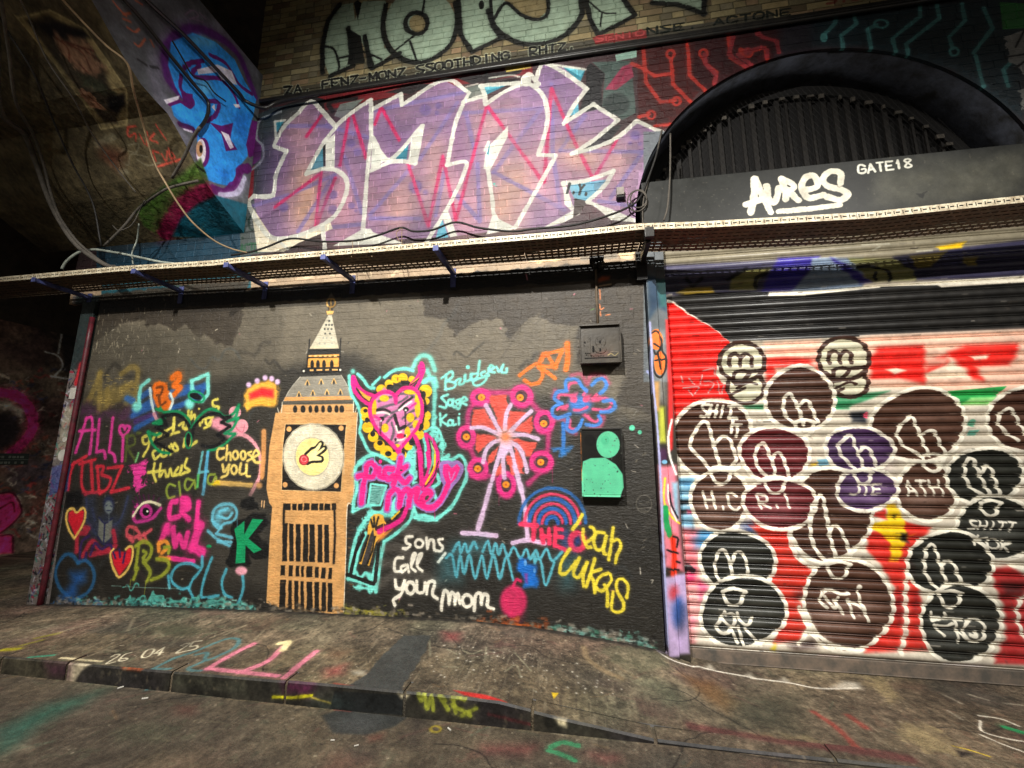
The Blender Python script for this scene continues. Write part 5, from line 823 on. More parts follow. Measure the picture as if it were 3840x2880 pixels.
# ================================================================ PAINT: wall of the cross passage
SI = Canvas('passage_paint', lambda S: onX(S, XSIDE)[:, [1, 2]], 3.2, 12.0, -.1, 6.0, 100, (56, 46, 40))
mottle(SI, .5, .6, [(40, 30, 30), (60, 54, 46), (34, 32, 44), (60, 34, 30)])
q0 = G(SI, 0, 1000, .5425); q1 = G(SI, 0, 1500, .48193)
for i in range(300):
    x, y = random.uniform(0, 560), random.uniform(700, 1900); c = random.choice([(104, 98, 90), (84, 30, 30), (30, 28, 30), (130, 122, 110), (60, 50, 46), (30, 34, 54), (96, 46, 36)]); P = [(x, y)]
    for k in range(3): x += random.uniform(-40, 40); y += random.uniform(-26, 26); P.append((x, y))
    q0.L(c, random.uniform(6, 16), [P], soft=.5, op=.55)
q0.L((150, 30, 72), 72, "-60,870 60,880 150,920 210,1010 220,1120 170,1200 80,1290", soft=.3); q0.F((98, 92, 84), "-20,940 70,940 150,990 160,1060 60,990 -20,980", soft=4); q0.E((26, 22, 24), 20, 1130, 110, 120, soft=6); q0.F((22, 20, 20), "380,400 400,300 480,220 620,190 600,600 440,700 420,500", soft=4, op=.9)
q0.L((132, 130, 122), 12, "380,410 400,300 480,220 620,190;430,430 400,600;430,430 600,290;440,450 600,340;380,400 430,430;310,590 400,620 430,690 380,750;350,760 560,790;530,470 580,450 560,600 530,640"); q1.F((170, 28, 66), "-20,740 100,730 130,790 165,860 110,950 0,1040 -20,1030;-20,1050 90,1060 95,1190 -20,1200", soft=3); q1.L((40, 12, 22), 14, "-20,730 100,730 165,860 110,950 0,1040;-10,850 90,800 110,870;0,1060 90,1060 95,1190", op=.9)
q4 = G(SI, 0, 600, .36166); q4.L((110, 104, 90), 26, "20,600 40,480 120,430 230,480 340,380 450,350;70,1090 170,1020 240,1090 330,1060 370,980 340,890;380,975 480,950 530,870 510,800;200,1000 230,1080 300,1080", op=.8); q4.E((130, 134, 124), 435, 865, 24); q4.F((70, 60, 26), "560,560 850,560 900,1000 600,1000", soft=40, op=.5)
for gg in (G(SO, 0, 600, .36166), G(RB, 0, 600, .36166)):
    gg.F((60, 88, 34), "1400,520 1730,255 2080,-20 2150,180 2170,300 1900,480 1640,790 1480,680", soft=4); gg.L((128, 18, 62), 130, "2150,300 1930,430 1780,620 1690,780", soft=.6); gg.F((16, 84, 104), "1780,790 1870,600 2050,450 2240,370 2700,500 2600,800", soft=3)
    gg.L((34, 46, 20), 30, "1460,480 1720,290 2100,230", soft=.6)

SO.a[:] = np.clip(SO.a * 1.15, 0, 1); SI.a[:] = np.clip(SI.a * 2.2, 0, 1)
weather(SO, .5, [(.04, .04, .7, (120, 110, 80), .3, .6)]); weather(RB, .3); weather(SI, .6)
# grille paint
YV = 3.53
VT = Canvas('grille_paint', lambda S: onY(S, YV)[:, [0, 2]], -.06, .42, 1.1, 1.8, 500, (30, 29, 26))
v0 = G(VT, 1600, 1250, .36166)
v0.E((110, 222, 174), 1880, 1155, 122, 140, soft=2); v0.F((110, 222, 174), "1620,1330 1700,1295 1850,1290 1960,1360 2030,1460 2040,1600 2000,1720 1950,1800 1600,1800 1600,1500", sm=False, soft=2); v0.E((80, 200, 150), 1850, 1110, 42, 46, soft=2, op=.6); v0.E((16, 15, 14), 1690, 1110, 60, 60, soft=3)
for i in range(14): x_ = 1620 + i * 28 + random.uniform(-8, 8); v0.L((90, 200, 160), random.uniform(5, 12), [[(x_, 1780), (x_, 1780 + random.uniform(15, 70))]])
for i in range(90): v0.E(random.choice([(60, 56, 50), (20, 19, 18), (120, 130, 118)]), random.uniform(1590, 2060), random.uniform(980, 1700), random.uniform(2, 8), op=.6)
v0.L((240, 130, 30), 22, "1585,1040 1590,1300 1598,1520", soft=.4)
# number plate paint
YN = 3.50
NP = Canvas('plate_paint', lambda S: onY(S, YN)[:, [0, 2]], -.06, .42, 2.2, 2.7, 400, (60, 54, 45))
n0 = G(NP, 2100, 1200, .18083)
n0.F((140, 60, 48), "700,720 1000,640 960,700 900,750", soft=20, op=.6, rag=4); n0.L((190, 170, 110), 14, "990,730 1060,700 1130,740 1200,690", soft=.8, op=.8); n0.L((170, 154, 130), 8, "1040,670 1120,650 1220,670", op=.7)
mottle(NP, .1, .4, [(50, 44, 37), (74, 66, 55)])

# ---------------------------------------------------------------- materials
def new_mat(name):
    m = bpy.data.materials.new(name); m.use_nodes = True
    nt = m.node_tree; b = nt.nodes['Principled BSDF']
    return m, nt, b
def nd(nt, t, **k):
    n = nt.nodes.new(t)
    for a, v in k.items(): setattr(n, a, v)
    return n
def math_(nt, op, a, b=None, c=None):
    n = nd(nt, 'ShaderNodeMath', operation=op)
    for i, v in enumerate((a, b, c)):
        if v is None: continue
        if isinstance(v, (int, float)): n.inputs[i].default_value = v
        else: nt.links.new(v, n.inputs[i])
    return n.outputs[0]
def noise(nt, vec, scale, detail=4, rough=.6):
    n = nd(nt, 'ShaderNodeTexNoise'); n.inputs['Scale'].default_value = scale; n.inputs['Detail'].default_value = detail; n.inputs['Roughness'].default_value = rough
    nt.links.new(vec, n.inputs['Vector']); return n.outputs['Fac']
def add_relief(nt, b, specs, strength, dist):
    """specs: (scale, stretch xyz, weight)"""
    geo = nd(nt, 'ShaderNodeNewGeometry'); tot = None
    for sc, st, w in specs:
        mp = nd(nt, 'ShaderNodeMapping'); mp.inputs['Scale'].default_value = st
        nt.links.new(geo.outputs['Position'], mp.inputs['Vector'])
        f = math_(nt, 'MULTIPLY', noise(nt, mp.outputs[0], sc), w)
        tot = f if tot is None else math_(nt, 'ADD', tot, f)
    bp = nd(nt, 'ShaderNodeBump'); bp.inputs['Strength'].default_value = strength; bp.inputs['Distance'].default_value = dist
    nt.links.new(tot, bp.inputs['Height']); nt.links.new(bp.outputs[0], b.inputs['Normal'])
    return geo, tot
def painted(name, cv, axes, rough=.6, spec=.4, relief=((60, (1, 1, 1), 1),), strength=.5, dist=.004, gain=1.0, rvar=.15, grain=70, gvar=.35):
    m, nt, b = new_mat(name)
    geo, tot = add_relief(nt, b, relief, strength, dist)
    sp = nd(nt, 'ShaderNodeSeparateXYZ'); nt.links.new(geo.outputs['Position'], sp.inputs[0])
    u = math_(nt, 'MULTIPLY_ADD', sp.outputs[axes[0]], 1 / (cv.u1 - cv.u0), -cv.u0 / (cv.u1 - cv.u0))
    v = math_(nt, 'MULTIPLY_ADD', sp.outputs[axes[1]], 1 / (cv.v1 - cv.v0), -cv.v0 / (cv.v1 - cv.v0))
    cb = nd(nt, 'ShaderNodeCombineXYZ'); nt.links.new(u, cb.inputs[0]); nt.links.new(v, cb.inputs[1])
    im = nd(nt, 'ShaderNodeTexImage', interpolation='Linear', extension='EXTEND'); im.image = cv.image(); nt.links.new(cb.outputs[0], im.inputs[0])
    hs = nd(nt, 'ShaderNodeHueSaturation'); nt.links.new(im.outputs[0], hs.inputs['Color'])
    n = noise(nt, geo.outputs['Position'], 9, 6, .7)
    n2 = noise(nt, geo.outputs['Position'], grain, 5, .75)
    nt.links.new(math_(nt, 'MULTIPLY_ADD', n2, gvar, math_(nt, 'MULTIPLY_ADD', n, .5 * gain, .75 * gain - gvar * .5)), hs.inputs['Value'])
    nt.links.new(hs.outputs[0], b.inputs['Base Color'])
    nt.links.new(math_(nt, 'MULTIPLY_ADD', n, rvar * 2, rough - rvar), b.inputs['Roughness'])
    b.inputs['Specular IOR Level'].default_value = spec
    return m
def srgb(c): return tuple(((v / 255.) / 12.92 if v <= 10 else (((v / 255.) + .055) / 1.055) ** 2.4) for v in c) + (1,)
def plain(name, col, col2=None, rough=.6, metal=0., scale=14, bump=.3, dist=.003, spec=.5):
    m, nt, b = new_mat(name)
    geo, tot = add_relief(nt, b, ((scale * 4, (1, 1, 1), 1),), bump, dist)
    col2 = col2 or tuple(max(0, c * .7) for c in col)
    r = nd(nt, 'ShaderNodeMix', data_type='RGBA'); r.inputs['A'].default_value = srgb(col); r.inputs['B'].default_value = srgb(col2)
    f = math_(nt, 'MULTIPLY_ADD', noise(nt, geo.outputs['Position'], scale, 6, .65), 3.2, -1.1)
    cl = nd(nt, 'ShaderNodeClamp'); nt.links.new(f, cl.inputs[0]); nt.links.new(cl.outputs[0], r.inputs['Factor'])
    nt.links.new(r.outputs['Result'], b.inputs['Base Color'])
    b.inputs['Roughness'].default_value = rough; b.inputs['Metallic'].default_value = metal; b.inputs['Specular IOR Level'].default_value = spec
    return m

WALL_RELIEF = ((26, (1, 1, 2.6), 1.0), (90, (1, 1, 1.6), .35), (5, (1, 1, 1), .8))
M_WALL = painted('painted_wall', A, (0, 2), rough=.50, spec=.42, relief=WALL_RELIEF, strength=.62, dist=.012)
M_STRIP = painted('painted_steel', A, (0, 2), rough=.35, spec=.5, relief=((20, (1, 1, 1), 1),), strength=.15, dist=.003)
M_FASCIA = painted('painted_fascia', FA, (0, 2), rough=.45, spec=.4, relief=((14, (1, 1, 1), 1),), strength=.2, dist=.004)
M_SHUT = painted('painted_shutter', SH, (0, 2), rough=.36, spec=.5, relief=((40, (.3, 1, 1), 1),), strength=.12, dist=.002)
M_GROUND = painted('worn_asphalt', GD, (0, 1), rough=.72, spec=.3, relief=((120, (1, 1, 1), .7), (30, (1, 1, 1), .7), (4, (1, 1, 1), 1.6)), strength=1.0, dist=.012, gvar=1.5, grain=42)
M_KERB = painted('painted_kerb', KB, (0, 2), rough=.55, spec=.4, relief=((40, (1, 1, 1), 1),), strength=.5, dist=.006)
M_RIB = painted('painted_rib', RB, (1, 2), rough=.6, relief=((30, (1, 1, 1), 1), (5, (1, 1, 1), 1)), strength=.5, dist=.008)
M_SOF = painted('painted_soffit', SO, (0, 1), rough=.8, spec=.2, relief=((24, (1, 1, 1), 1), (6, (1, 1, 1), 1.5)), strength=.6, dist=.012)
M_SIDE = painted('passage_wall_paint', SI, (1, 2), rough=.7, spec=.3, relief=((20, (1, 1, 1), 1),), strength=.5, dist=.01)
M_GRILLE = painted('grille_paint', VT, (0, 2), rough=.4, relief=((60, (1, 1, 1), 1),), strength=.2)
M_PLATE = painted('plate_paint', NP, (0, 2), rough=.42, relief=((40, (1, 1, 1), 1),), strength=.35, dist=.004)
M_MORTAR = M_WALL
M_DARK = plain('dark_brick', (78, 66, 54), (46, 40, 35), rough=.85, scale=5, bump=.6, dist=.01)
M_BLACK = plain('black_gloss_paint', (20, 20, 20), (34, 32, 29), rough=.4)
M_RUST = plain('oxblood_pipe_paint', (104, 32, 44), (60, 22, 28), rough=.45)
M_TRAY = plain('cream_tray_paint', (222, 212, 184), (150, 132, 104), rough=.5, scale=30)
M_TRAYD = plain('weathered_tray_steel', (104, 88, 68), (70, 60, 48), rough=.7, scale=12)
M_BLUE = plain('blue_grey_paint', (84, 92, 150), (44, 50, 84), rough=.5, scale=10)
M_CABLE = plain('black_rubber', (24, 23, 23), (40, 38, 36), rough=.6, spec=.3)
M_CABLEG = plain('dusty_grey_rubber', (84, 78, 70), (56, 52, 46), rough=.8)
M_CABLEW = plain('pale_plastic_sleeve', (176, 184, 172), (130, 136, 126), rough=.5)
M_CABLET = plain('tan_cord', (150, 126, 92), (110, 92, 68), rough=.7)
M_LOUV = plain('dusty_louvre_paint', (26, 22, 18), (14, 12, 10), rough=.8)
M_VOID = plain('shade_black', (16, 14, 13), (9, 8, 8), rough=.95)  # near-black colour standing for the shade inside fanlight and slots
M_GREYB = plain('grey_plastic', (150, 140, 132), (110, 104, 98), rough=.5)
M_WHITE = plain('white_sticker', (214, 210, 200), (180, 176, 166), rough=.5)
M_SIGN = plain('dark_green_enamel', (34, 52, 42), (26, 40, 34), rough=.4)
M_SIGNW = plain('dull_white_letters', (150, 158, 146), (120, 128, 118), rough=.6)
M_REVEAL = plain('slate_blue_render', (70, 74, 86), (24, 23, 23), rough=.9, scale=5, bump=.6, dist=.01)
M_RAIL = plain('dusty_rail', (128, 112, 98), (84, 80, 74), rough=.6, scale=9)
M_FLOOD = plain('lamp_housing', (60, 60, 62), (50, 50, 52), rough=.4, metal=.3)
m_lens, _nt, _b = new_mat('lamp_lens'); _b.inputs['Base Color'].default_value = (.9, .85, .7, 1); _b.inputs['Emission Color'].default_value = (1, .86, .62, 1); _b.inputs['Emission Strength'].default_value = 12

# ---------------------------------------------------------------- mesh helpers
class MB:
    def __init__(s): s.v, s.f = [], []
    def box(s, x0, x1, y0, y1, z0, z1):
        n = len(s.v)
        s.v += [(x0, y0, z0), (x1, y0, z0), (x1, y1, z0), (x0, y1, z0), (x0, y0, z1), (x1, y0, z1), (x1, y1, z1), (x0, y1, z1)]
        s.f += [tuple(n + i for i in q) for q in ((0, 3, 2, 1), (4, 5, 6, 7), (0, 1, 5, 4), (1, 2, 6, 5), (2, 3, 7, 6), (3, 0, 4, 7))]
        return s
    def add(s, vs, fs):
        n = len(s.v); s.v += [tuple(v) for v in vs]; s.f += [tuple(n + i for i in q) for q in fs]; return s
    def tube(s, P, r, k=8, cap=True):
        P = [Vector(p) for p in P]; n = len(s.v); up = Vector((0, .12, 1)).normalized()
        for i, p in enumerate(P):
            t = (P[min(i + 1, len(P) - 1)] - P[max(i - 1, 0)]).normalized()
            a = t.cross(up)
            if a.length < .05: a = t.cross(Vector((1, 0, 0)))
            a.normalize(); b = t.cross(a)
            for j in range(k):
                an = 2 * math.pi * j / k; s.v.append(tuple(p + (a * math.cos(an) + b * math.sin(an)) * r))
        for i in range(len(P) - 1):
            for j in range(k):
                s.f.append((n + i * k + j, n + i * k + (j + 1) % k, n + (i + 1) * k + (j + 1) % k, n + (i + 1) * k + j))
        if cap: s.f.append(tuple(n + j for j in range(k))[::-1]); s.f.append(tuple(n + (len(P) - 1) * k + j for j in range(k)))
        return s
    def build(s, name, mat, parent=None, smooth=False, bevel=0):
        me = bpy.data.meshes.new(name); me.from_pydata(s.v, [], s.f); me.update()
        me.materials.append(mat)
        if smooth: me.polygons.foreach_set('use_smooth', [True] * len(me.polygons))
        o = bpy.data.objects.new(name, me); COL.objects.link(o)
        if parent: o.parent = parent
        if bevel:
            md = o.modifiers.new('bevel', 'BEVEL'); md.width = bevel; md.segments = 2; md.limit_method = 'ANGLE'
        return o
def tag(o, label=None, cat=None, group=None, kind=None):
    if label: o['label'] = label
    if cat: o['category'] = cat
    if group: o['group'] = group
    if kind: o['kind'] = kind
    return o
def empty(name, loc=(0, 0, 0)):
    o = bpy.data.objects.new(name, None); COL.objects.link(o); o.location = loc; return o
def smooth3(P, n=6):
    return [tuple(v) for v in catmull(np.array(P, float), False, n)]

# ================================================================ STRUCTURE: ground
def sheet(name, xs, ys, zf, mat, kind='structure'):
    v = [(x, y, float(zf(x, y))) for y in ys for x in xs]; nx = len(xs)
    f = [(j * nx + i, j * nx + i + 1, (j + 1) * nx + i + 1, (j + 1) * nx + i) for j in range(len(ys) - 1) for i in range(nx - 1)]
    o = MB().add(v, f).build(name, mat, smooth=True); return tag(o, kind=kind)
tag(sheet('road', np.linspace(-16, 9, 60), np.linspace(-7, 2.605, 30), lambda x, y: 0.0, M_GROUND), 'dark worn asphalt road with faint paint scuffs in front of the kerb')
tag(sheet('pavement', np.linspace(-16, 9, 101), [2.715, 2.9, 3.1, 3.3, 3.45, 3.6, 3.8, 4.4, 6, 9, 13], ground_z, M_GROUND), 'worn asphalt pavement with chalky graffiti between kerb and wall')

# kerb: one stone after another
kerb = empty('kerb', (-3, 2.65, 0)); tag(kerb, 'black painted kerb sinking level with the road before the gate', 'kerb')
kj = [-12.0, -11.1, -10.2, -9.3, -8.4, -7.5, -6.6, -5.7, -4.8, -4.1, -3.53, -2.69, -1.86, -1.08, -.32, .34, 1.2, 2.1, 3.0, 3.9, 4.8]
for a, b in zip(kj[:-1], kj[1:]):
    m = MB(); n = 5; g = .010
    xs = np.linspace(a + g, b - g, n); dz = random.uniform(-.003, .004)
    v = []
    for x in xs:
        t = float(zk(x)) + dz + .003
        v += [(x, 2.60, -.06), (x, 2.600, max(.002, t - .010)), (x, 2.610, t), (x, 2.722, t), (x, 2.722, -.06)]
    f = []
    for i in range(n - 1):
        for j in range(4): f.append((i * 5 + j, (i + 1) * 5 + j, (i + 1) * 5 + j + 1, i * 5 + j + 1))
    f += [tuple(range(5))[::-1], tuple((n - 1) * 5 + j for j in range(5))]
    for p in range(len(f)): f[p] = f[p][::-1]
    o = m.add(v, f).build('kerbstone', M_KERB, kerb); o.location = -kerb.location
    o.data.materials.append(M_GROUND)
    for pl in o.data.polygons:
        if abs(pl.normal.z) > .9: pl.material_index = 1
m = MB(); xs = np.linspace(-12, 4.8, 80); v = []
for x in xs: t = float(zk(x)); v += [(x, 2.606, -.05), (x, 2.606, max(.001, t - .022)), (x, 2.62, t - .004), (x, 2.718, t - .003)]
o = m.add(v, [(i * 4 + j, i * 4 + j + 1, (i + 1) * 4 + j + 1, (i + 1) * 4 + j) for i in range(79) for j in range(3)]).build('joint_mortar', M_GROUND, kerb); o.location = -kerb.location

# ================================================================ STRUCTURE: vault, passage
tag(MB().box(-16, 9, -7, 13, 7.45, 7.6).build('ceiling', M_DARK), 'dark brick tunnel ceiling', kind='structure')
side = MB().box(XSIDE - .4, XSIDE, 2.2, 13, -.1, 7.5).build('passage_wall', M_SIDE)
tag(side, 'dark graffitied wall inside the side passage at the far left', 'wall')
tag(MB().box(-16, -5.0, 12.6, 13, -.1, 7.5).build('passage_end_wall', M_DARK), 'unlit end wall of the side passage', 'wall')
# barrel vault of the passage
m = MB(); v = []; n = 18
for k in range(n + 1):
    t = math.pi * k / n; x = -7.1 - 1.55 * math.cos(t) * -1; 
    x = -7.13 + 1.47 * math.cos(t); z = 3.55 + 1.75 * math.sin(t)
    v += [(x, 3.62, z), (x, 12.6, z), (x, 3.62, z + .25), (x, 12.6, z + .25)]
f = []
for k in range(n):
    a = k * 4; b = a + 4; f += [(a, a + 1, b + 1, b), (a + 2, b + 2, b + 3, a + 3), (a, b, b + 2, a + 2)]
tag(m.add(v, f).build('passage_vault', M_DARK, smooth=False), 'dark brick barrel vault over the side passage', 'vault')
# spandrel of the main wall over the passage mouth
m = MB(); v = []
for k in range(n + 1):
    t = math.pi * k / n; v += [(-7.13 + 1.47 * math.cos(t), 3.6, 3.55 + 1.75 * math.sin(t)), (-7.13 + 2.0 * math.cos(t) * (1 if abs(math.cos(t)) < .9 else 1.0), 3.6, 7.4)]
tag(m.add(v, [(2 * k, 2 * k + 1, 2 * k + 3, 2 * k + 2) for k in range(n)]).build('passage_spandrel', M_DARK), 'dark wall above the mouth of the side passage', 'wall')
tag(MB().box(-12, XSIDE, 3.55, 3.95, -.1, 7.45).build('far_pier', M_DARK), 'dark brick pier beyond the side passage', 'pier')

# transverse rib with the blue character
rib = empty('tunnel_rib', (XRIB, 3.6, 4)); tag(rib, 'curved tunnel rib with a bright blue graffiti character on its side', 'arch rib')
ys = sorted(set(list(np.linspace(-1, 3.6, 40)))); v = []; 
for y in ys: v += [(XRIB, y, float(sof_z(y))), (XRIB, y, 5.86 if y > 2.6 else 5.86 + (2.6 - y) * .35)]
v = [(x, y, max(z, sof_z(y) + .12)) if i % 2 else (x, y, z) for i, (x, y, z) in enumerate(v)]
o = MB().add(v, [(2 * i, 2 * i + 1, 2 * i + 3, 2 * i + 2) for i in range(len(ys) - 1)]).build('rib_face', M_RIB, rib); o.location = -rib.location
top = [(x, y, z) for (x, y, z) in v[1::2]]
o = MB().add([p for t_ in top for p in ((XRIB, t_[1], t_[2]), (-6.9, t_[1], t_[2]))], [(2 * i, 2 * i + 2, 2 * i + 3, 2 * i + 1) for i in range(len(ys) - 1)]).build('rib_back', M_DARK, rib); o.location = -rib.location
v = []
for y in ys:
    for x in (XRIB, -4.4, -5.3, -6.2): v.append((x, y, float(sof_z(y))))
o = MB().add(v, [(4 * i + j, 4 * i + j + 1, 4 * i + 5 + j, 4 * i + 4 + j) for i in range(len(ys) - 1) for j in range(3)]).build('soffit', M_SOF, rib); o.location = -rib.location
v = []
for y in ys: v += [(-6.2, y, float(sof_z(y))), (-6.2, y, 7.45)]
o = MB().add(v, [(2 * i, 2 * i + 2, 2 * i + 3, 2 * i + 1) for i in range(len(ys) - 1)]).build('rib_far_face', M_DARK, rib); o.location = -rib.location

# ================================================================ brick walls
c_ = .0045
def unit_brick(name, mat, gap_u, zc=.08, dep=.006):
    g = gap_u
    vs = [(g + zc / 4, 0, zc), (1 - g - zc / 4, 0, zc), (1 - g - zc / 4, 0, 1 - zc), (g + zc / 4, 0, 1 - zc),
          (g, dep, zc * .6), (1 - g, dep, zc * .6), (1 - g, dep, 1 - zc * .6), (g, dep, 1 - zc * .6),
          (g, .05, .05), (1 - g, .05, .05), (1 - g, .05, .95), (g, .05, .95)]
    fs = [(0, 1, 2, 3)]
    for i in range(4):
        j = (i + 1) % 4; fs += [(4 + i, 4 + j, j, i), (8 + i, 8 + j, 4 + j, 4 + i)]
    me = bpy.data.meshes.new(name); me.from_pydata(vs, [], fs); me.materials.append(mat); me.update()
    return me, np.array(vs), fs
def lay_bricks(bricks, root, proud, jit, seed, cull=lambda b: True, zc=.08, dep=.006, g=.012):
    """the 300 bricks that show largest are parts of their own, the rest one part"""
    rg = random.Random(seed); me, V0, F0 = unit_brick('brick', M_WALL, g, zc, dep)
    def score(b):
        x, z = (b[0] + b[1]) / 2, (b[2] + b[3]) / 2
        P = np.array([x, D, z]) - _C; d = P @ _F; px, py = 1920 + FOC * (P @ _R) / d, 1440 - FOC * (P @ _U) / d
        if not (20 < px < 3820 and 20 < py < 2860) or not cull(b): return -1
        return (b[1] - b[0]) * D / (np.linalg.norm(P) ** 3)
    order = sorted(bricks, key=score, reverse=True); single, rest = order[:300], order[300:]
    for b in single:
        o = bpy.data.objects.new('brick', me); COL.objects.link(o); o.parent = root
        o.location = Vector((b[0], D - proud + rg.uniform(-jit, jit), b[2])) - root.location; o.scale = (b[1] - b[0], 1, b[3] - b[2])
        o.rotation_euler = (rg.uniform(-.01, .01) * jit * 400, 0, 0)
    vs, fs = [], []
    for b in rest:
        n = len(vs); dy = D - proud + rg.uniform(-jit, jit)
        vs += [(b[0] + p[0] * (b[1] - b[0]), dy + p[1], b[2] + p[2] * (b[3] - b[2])) for p in V0]; fs += [tuple(n + i for i in q) for q in F0]
    o = MB().add(vs, fs).build('bricks', M_WALL, root); o.location = -root.location; tag(o, kind='stuff')
    return single
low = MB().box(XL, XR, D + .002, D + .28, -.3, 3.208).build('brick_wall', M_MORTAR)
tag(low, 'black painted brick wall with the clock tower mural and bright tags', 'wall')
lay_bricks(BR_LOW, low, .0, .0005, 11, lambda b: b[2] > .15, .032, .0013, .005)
# upper wall: one backing with the gate arch cut out
def wall_back(x0, x1, z0, z1):
    m = MB(); y = D + .005
    m.add([(x0, y, z0), (ARC_X - ARC_R, y, z0), (ARC_X - ARC_R, y, z1), (x0, y, z1)], [(0, 1, 2, 3)]) if z0 > 3.4 else m.add([(x0, y, z0), (.59, y, z0), (.59, y, 3.45), (ARC_X - ARC_R, y, 3.5), (ARC_X - ARC_R, y, z1), (x0, y, z1)], [(0, 1, 2, 3, 4, 5)])
    m.add([(ARC_X + ARC_R, y, max(z0, 3.4)), (x1, y, max(z0, 3.4)), (x1, y, z1), (ARC_X + ARC_R, y, z1)], [(0, 1, 2, 3)])
    n = 40; v = []
    for k in range(n + 1):
        t = math.pi * (1 - k / n); v += [(ARC_X + ARC_R * math.cos(t), y, ARC_Z + ARC_R * math.sin(t)), (ARC_X + ARC_R * math.cos(t), y, z1)]
    m.add(v, [(2 * k, 2 * k + 2, 2 * k + 3, 2 * k + 1) for k in range(n)])
    return m
mid = wall_back(-5.7, 5.2, 3.21, 5.46).build('mural_wall', M_WALL)
tag(mid, 'brick wall above the cable tray with the big mauve outlined lettering', 'wall')
lay_bricks(BR_MID, mid, .0015, .0010, 12, lambda b: b[2] > 3.42, .038, .0026, .006)
topw = MB().add([(-3.62, D + .006, 5.44), (5.2, D + .006, 5.44), (5.2, D + .006, 7.46), (-3.62, D + .006, 7.46), (-3.62, D + .4, 5.44), (-3.62, D + .4, 7.46)], [(0, 1, 2, 3), (4, 0, 3, 5)]).build('yellow_brick_wall', M_WALL)
tag(topw, 'bare yellow brick wall at the top with huge pale green letters', 'wall')
lay_bricks(BR_TOP, topw, .004, .0025, 13)
# arch edge and reveal
def ring(r0, r1, y0, y1, n=56, a0=0., a1=math.pi):
    v = []; f = []
    for k in range(n + 1):
        t = a0 + (a1 - a0) * k / n; c, s_ = math.cos(t), math.sin(t)
        v += [(ARC_X + r0 * c, y0, ARC_Z + r0 * s_), (ARC_X + r1 * c, y0, ARC_Z + r1 * s_), (ARC_X + r1 * c, y1, ARC_Z + r1 * s_), (ARC_X + r0 * c, y1, ARC_Z + r0 * s_)]
    for k in range(n):
        a = 4 * k; b = a + 4; f += [(a, b, b + 1, a + 1), (a + 1, b + 1, b + 2, a + 2), (a + 2, b + 2, b + 3, a + 3), (a + 3, b + 3, b, a)]
    return MB().add(v, f)
ring(ARC_R - .004, ARC_R + .07, D - .005, D + .02).build('arch_edge', M_WALL, mid)
ring(ARC_R, ARC_R + .12, D + .02, 4.07).build('arch_reveal', M_REVEAL, mid, smooth=True)

# fanlight behind the arch
fan = empty('fanlight', (ARC_X, 4.05, 3.6)); tag(fan, 'dark arched fanlight with dusty upright louvres behind wire mesh', 'fanlight')
o = MB().add([(ARC_X + 1.62 * math.cos(math.pi * k / 30), 4.075, 3.4 + 1.75 * math.sin(math.pi * k / 30)) for k in range(31)], [tuple(range(31))]).build('backing', M_VOID, fan); o.location = -fan.location
me_l = None
x = ARC_X - 1.40; i = 0
while x < ARC_X + 1.42:
    w = random.choice((.022, .03, .045)); h = ARC_Z + math.sqrt(max(0, 1.50 ** 2 - (x - ARC_X) ** 2))
    if h > 3.7:
        if me_l is None:
            me_l = MB().box(0, 1, 0, .02, 0, 1); mm = bpy.data.meshes.new('louvre'); mm.from_pydata(me_l.v, [], me_l.f); mm.materials.append(M_LOUV); me_l = mm
        o = bpy.data.objects.new('louvre', me_l); COL.objects.link(o); o.parent = fan; o.location = Vector((x, 4.02, 3.55)) - fan.location; o.scale = (w, 1, h - 3.55); o.rotation_euler = (0, 0, random.uniform(-.3, .3) * 0 )
    x += random.uniform(.085, .125)
o = ring(1.50, ARC_R, 3.99, 4.05).build('rim', M_VOID, fan); o.location = -fan.location
mm = MB().box(-.02, .02, -.01, .01, -.018, .018); cl = bpy.data.meshes.new('fixing_clip'); cl.from_pydata(mm.v, [], mm.f); cl.materials.append(M_CABLEG)
for k in range(26):
    t = math.radians(150 - 128 * k / 25 + random.uniform(-1.2, 1.2)); o = bpy.data.objects.new('fixing_clip', cl); COL.objects.link(o); o.parent = fan
    o.location = Vector((ARC_X + 1.49 * math.cos(t), 3.98, ARC_Z + 1.49 * math.sin(t) - .02)) - fan.location; o.scale = (random.uniform(.5, 1.6), 1, random.uniform(.6, 1.4))
m = MB()
for sgn in (1, -1):
    for k in range(-46, 47):
        c0 = k * .05; pts = []
        for s_ in np.linspace(-1.7, 1.7, 60):
            X, Z = s_ * .5 + c0, s_ * .866 * sgn + .8
            if X * X + Z * Z < 1.56 ** 2 and Z > .1: pts.append((ARC_X + X, 3.93, ARC_Z + Z))
        if len(pts) > 2: m.tube([pts[0], pts[-1]], .0008, 3, cap=False)
o = m.build('wire_mesh', M_CABLE, fan); o.location = -fan.location; tag(o, kind='stuff')

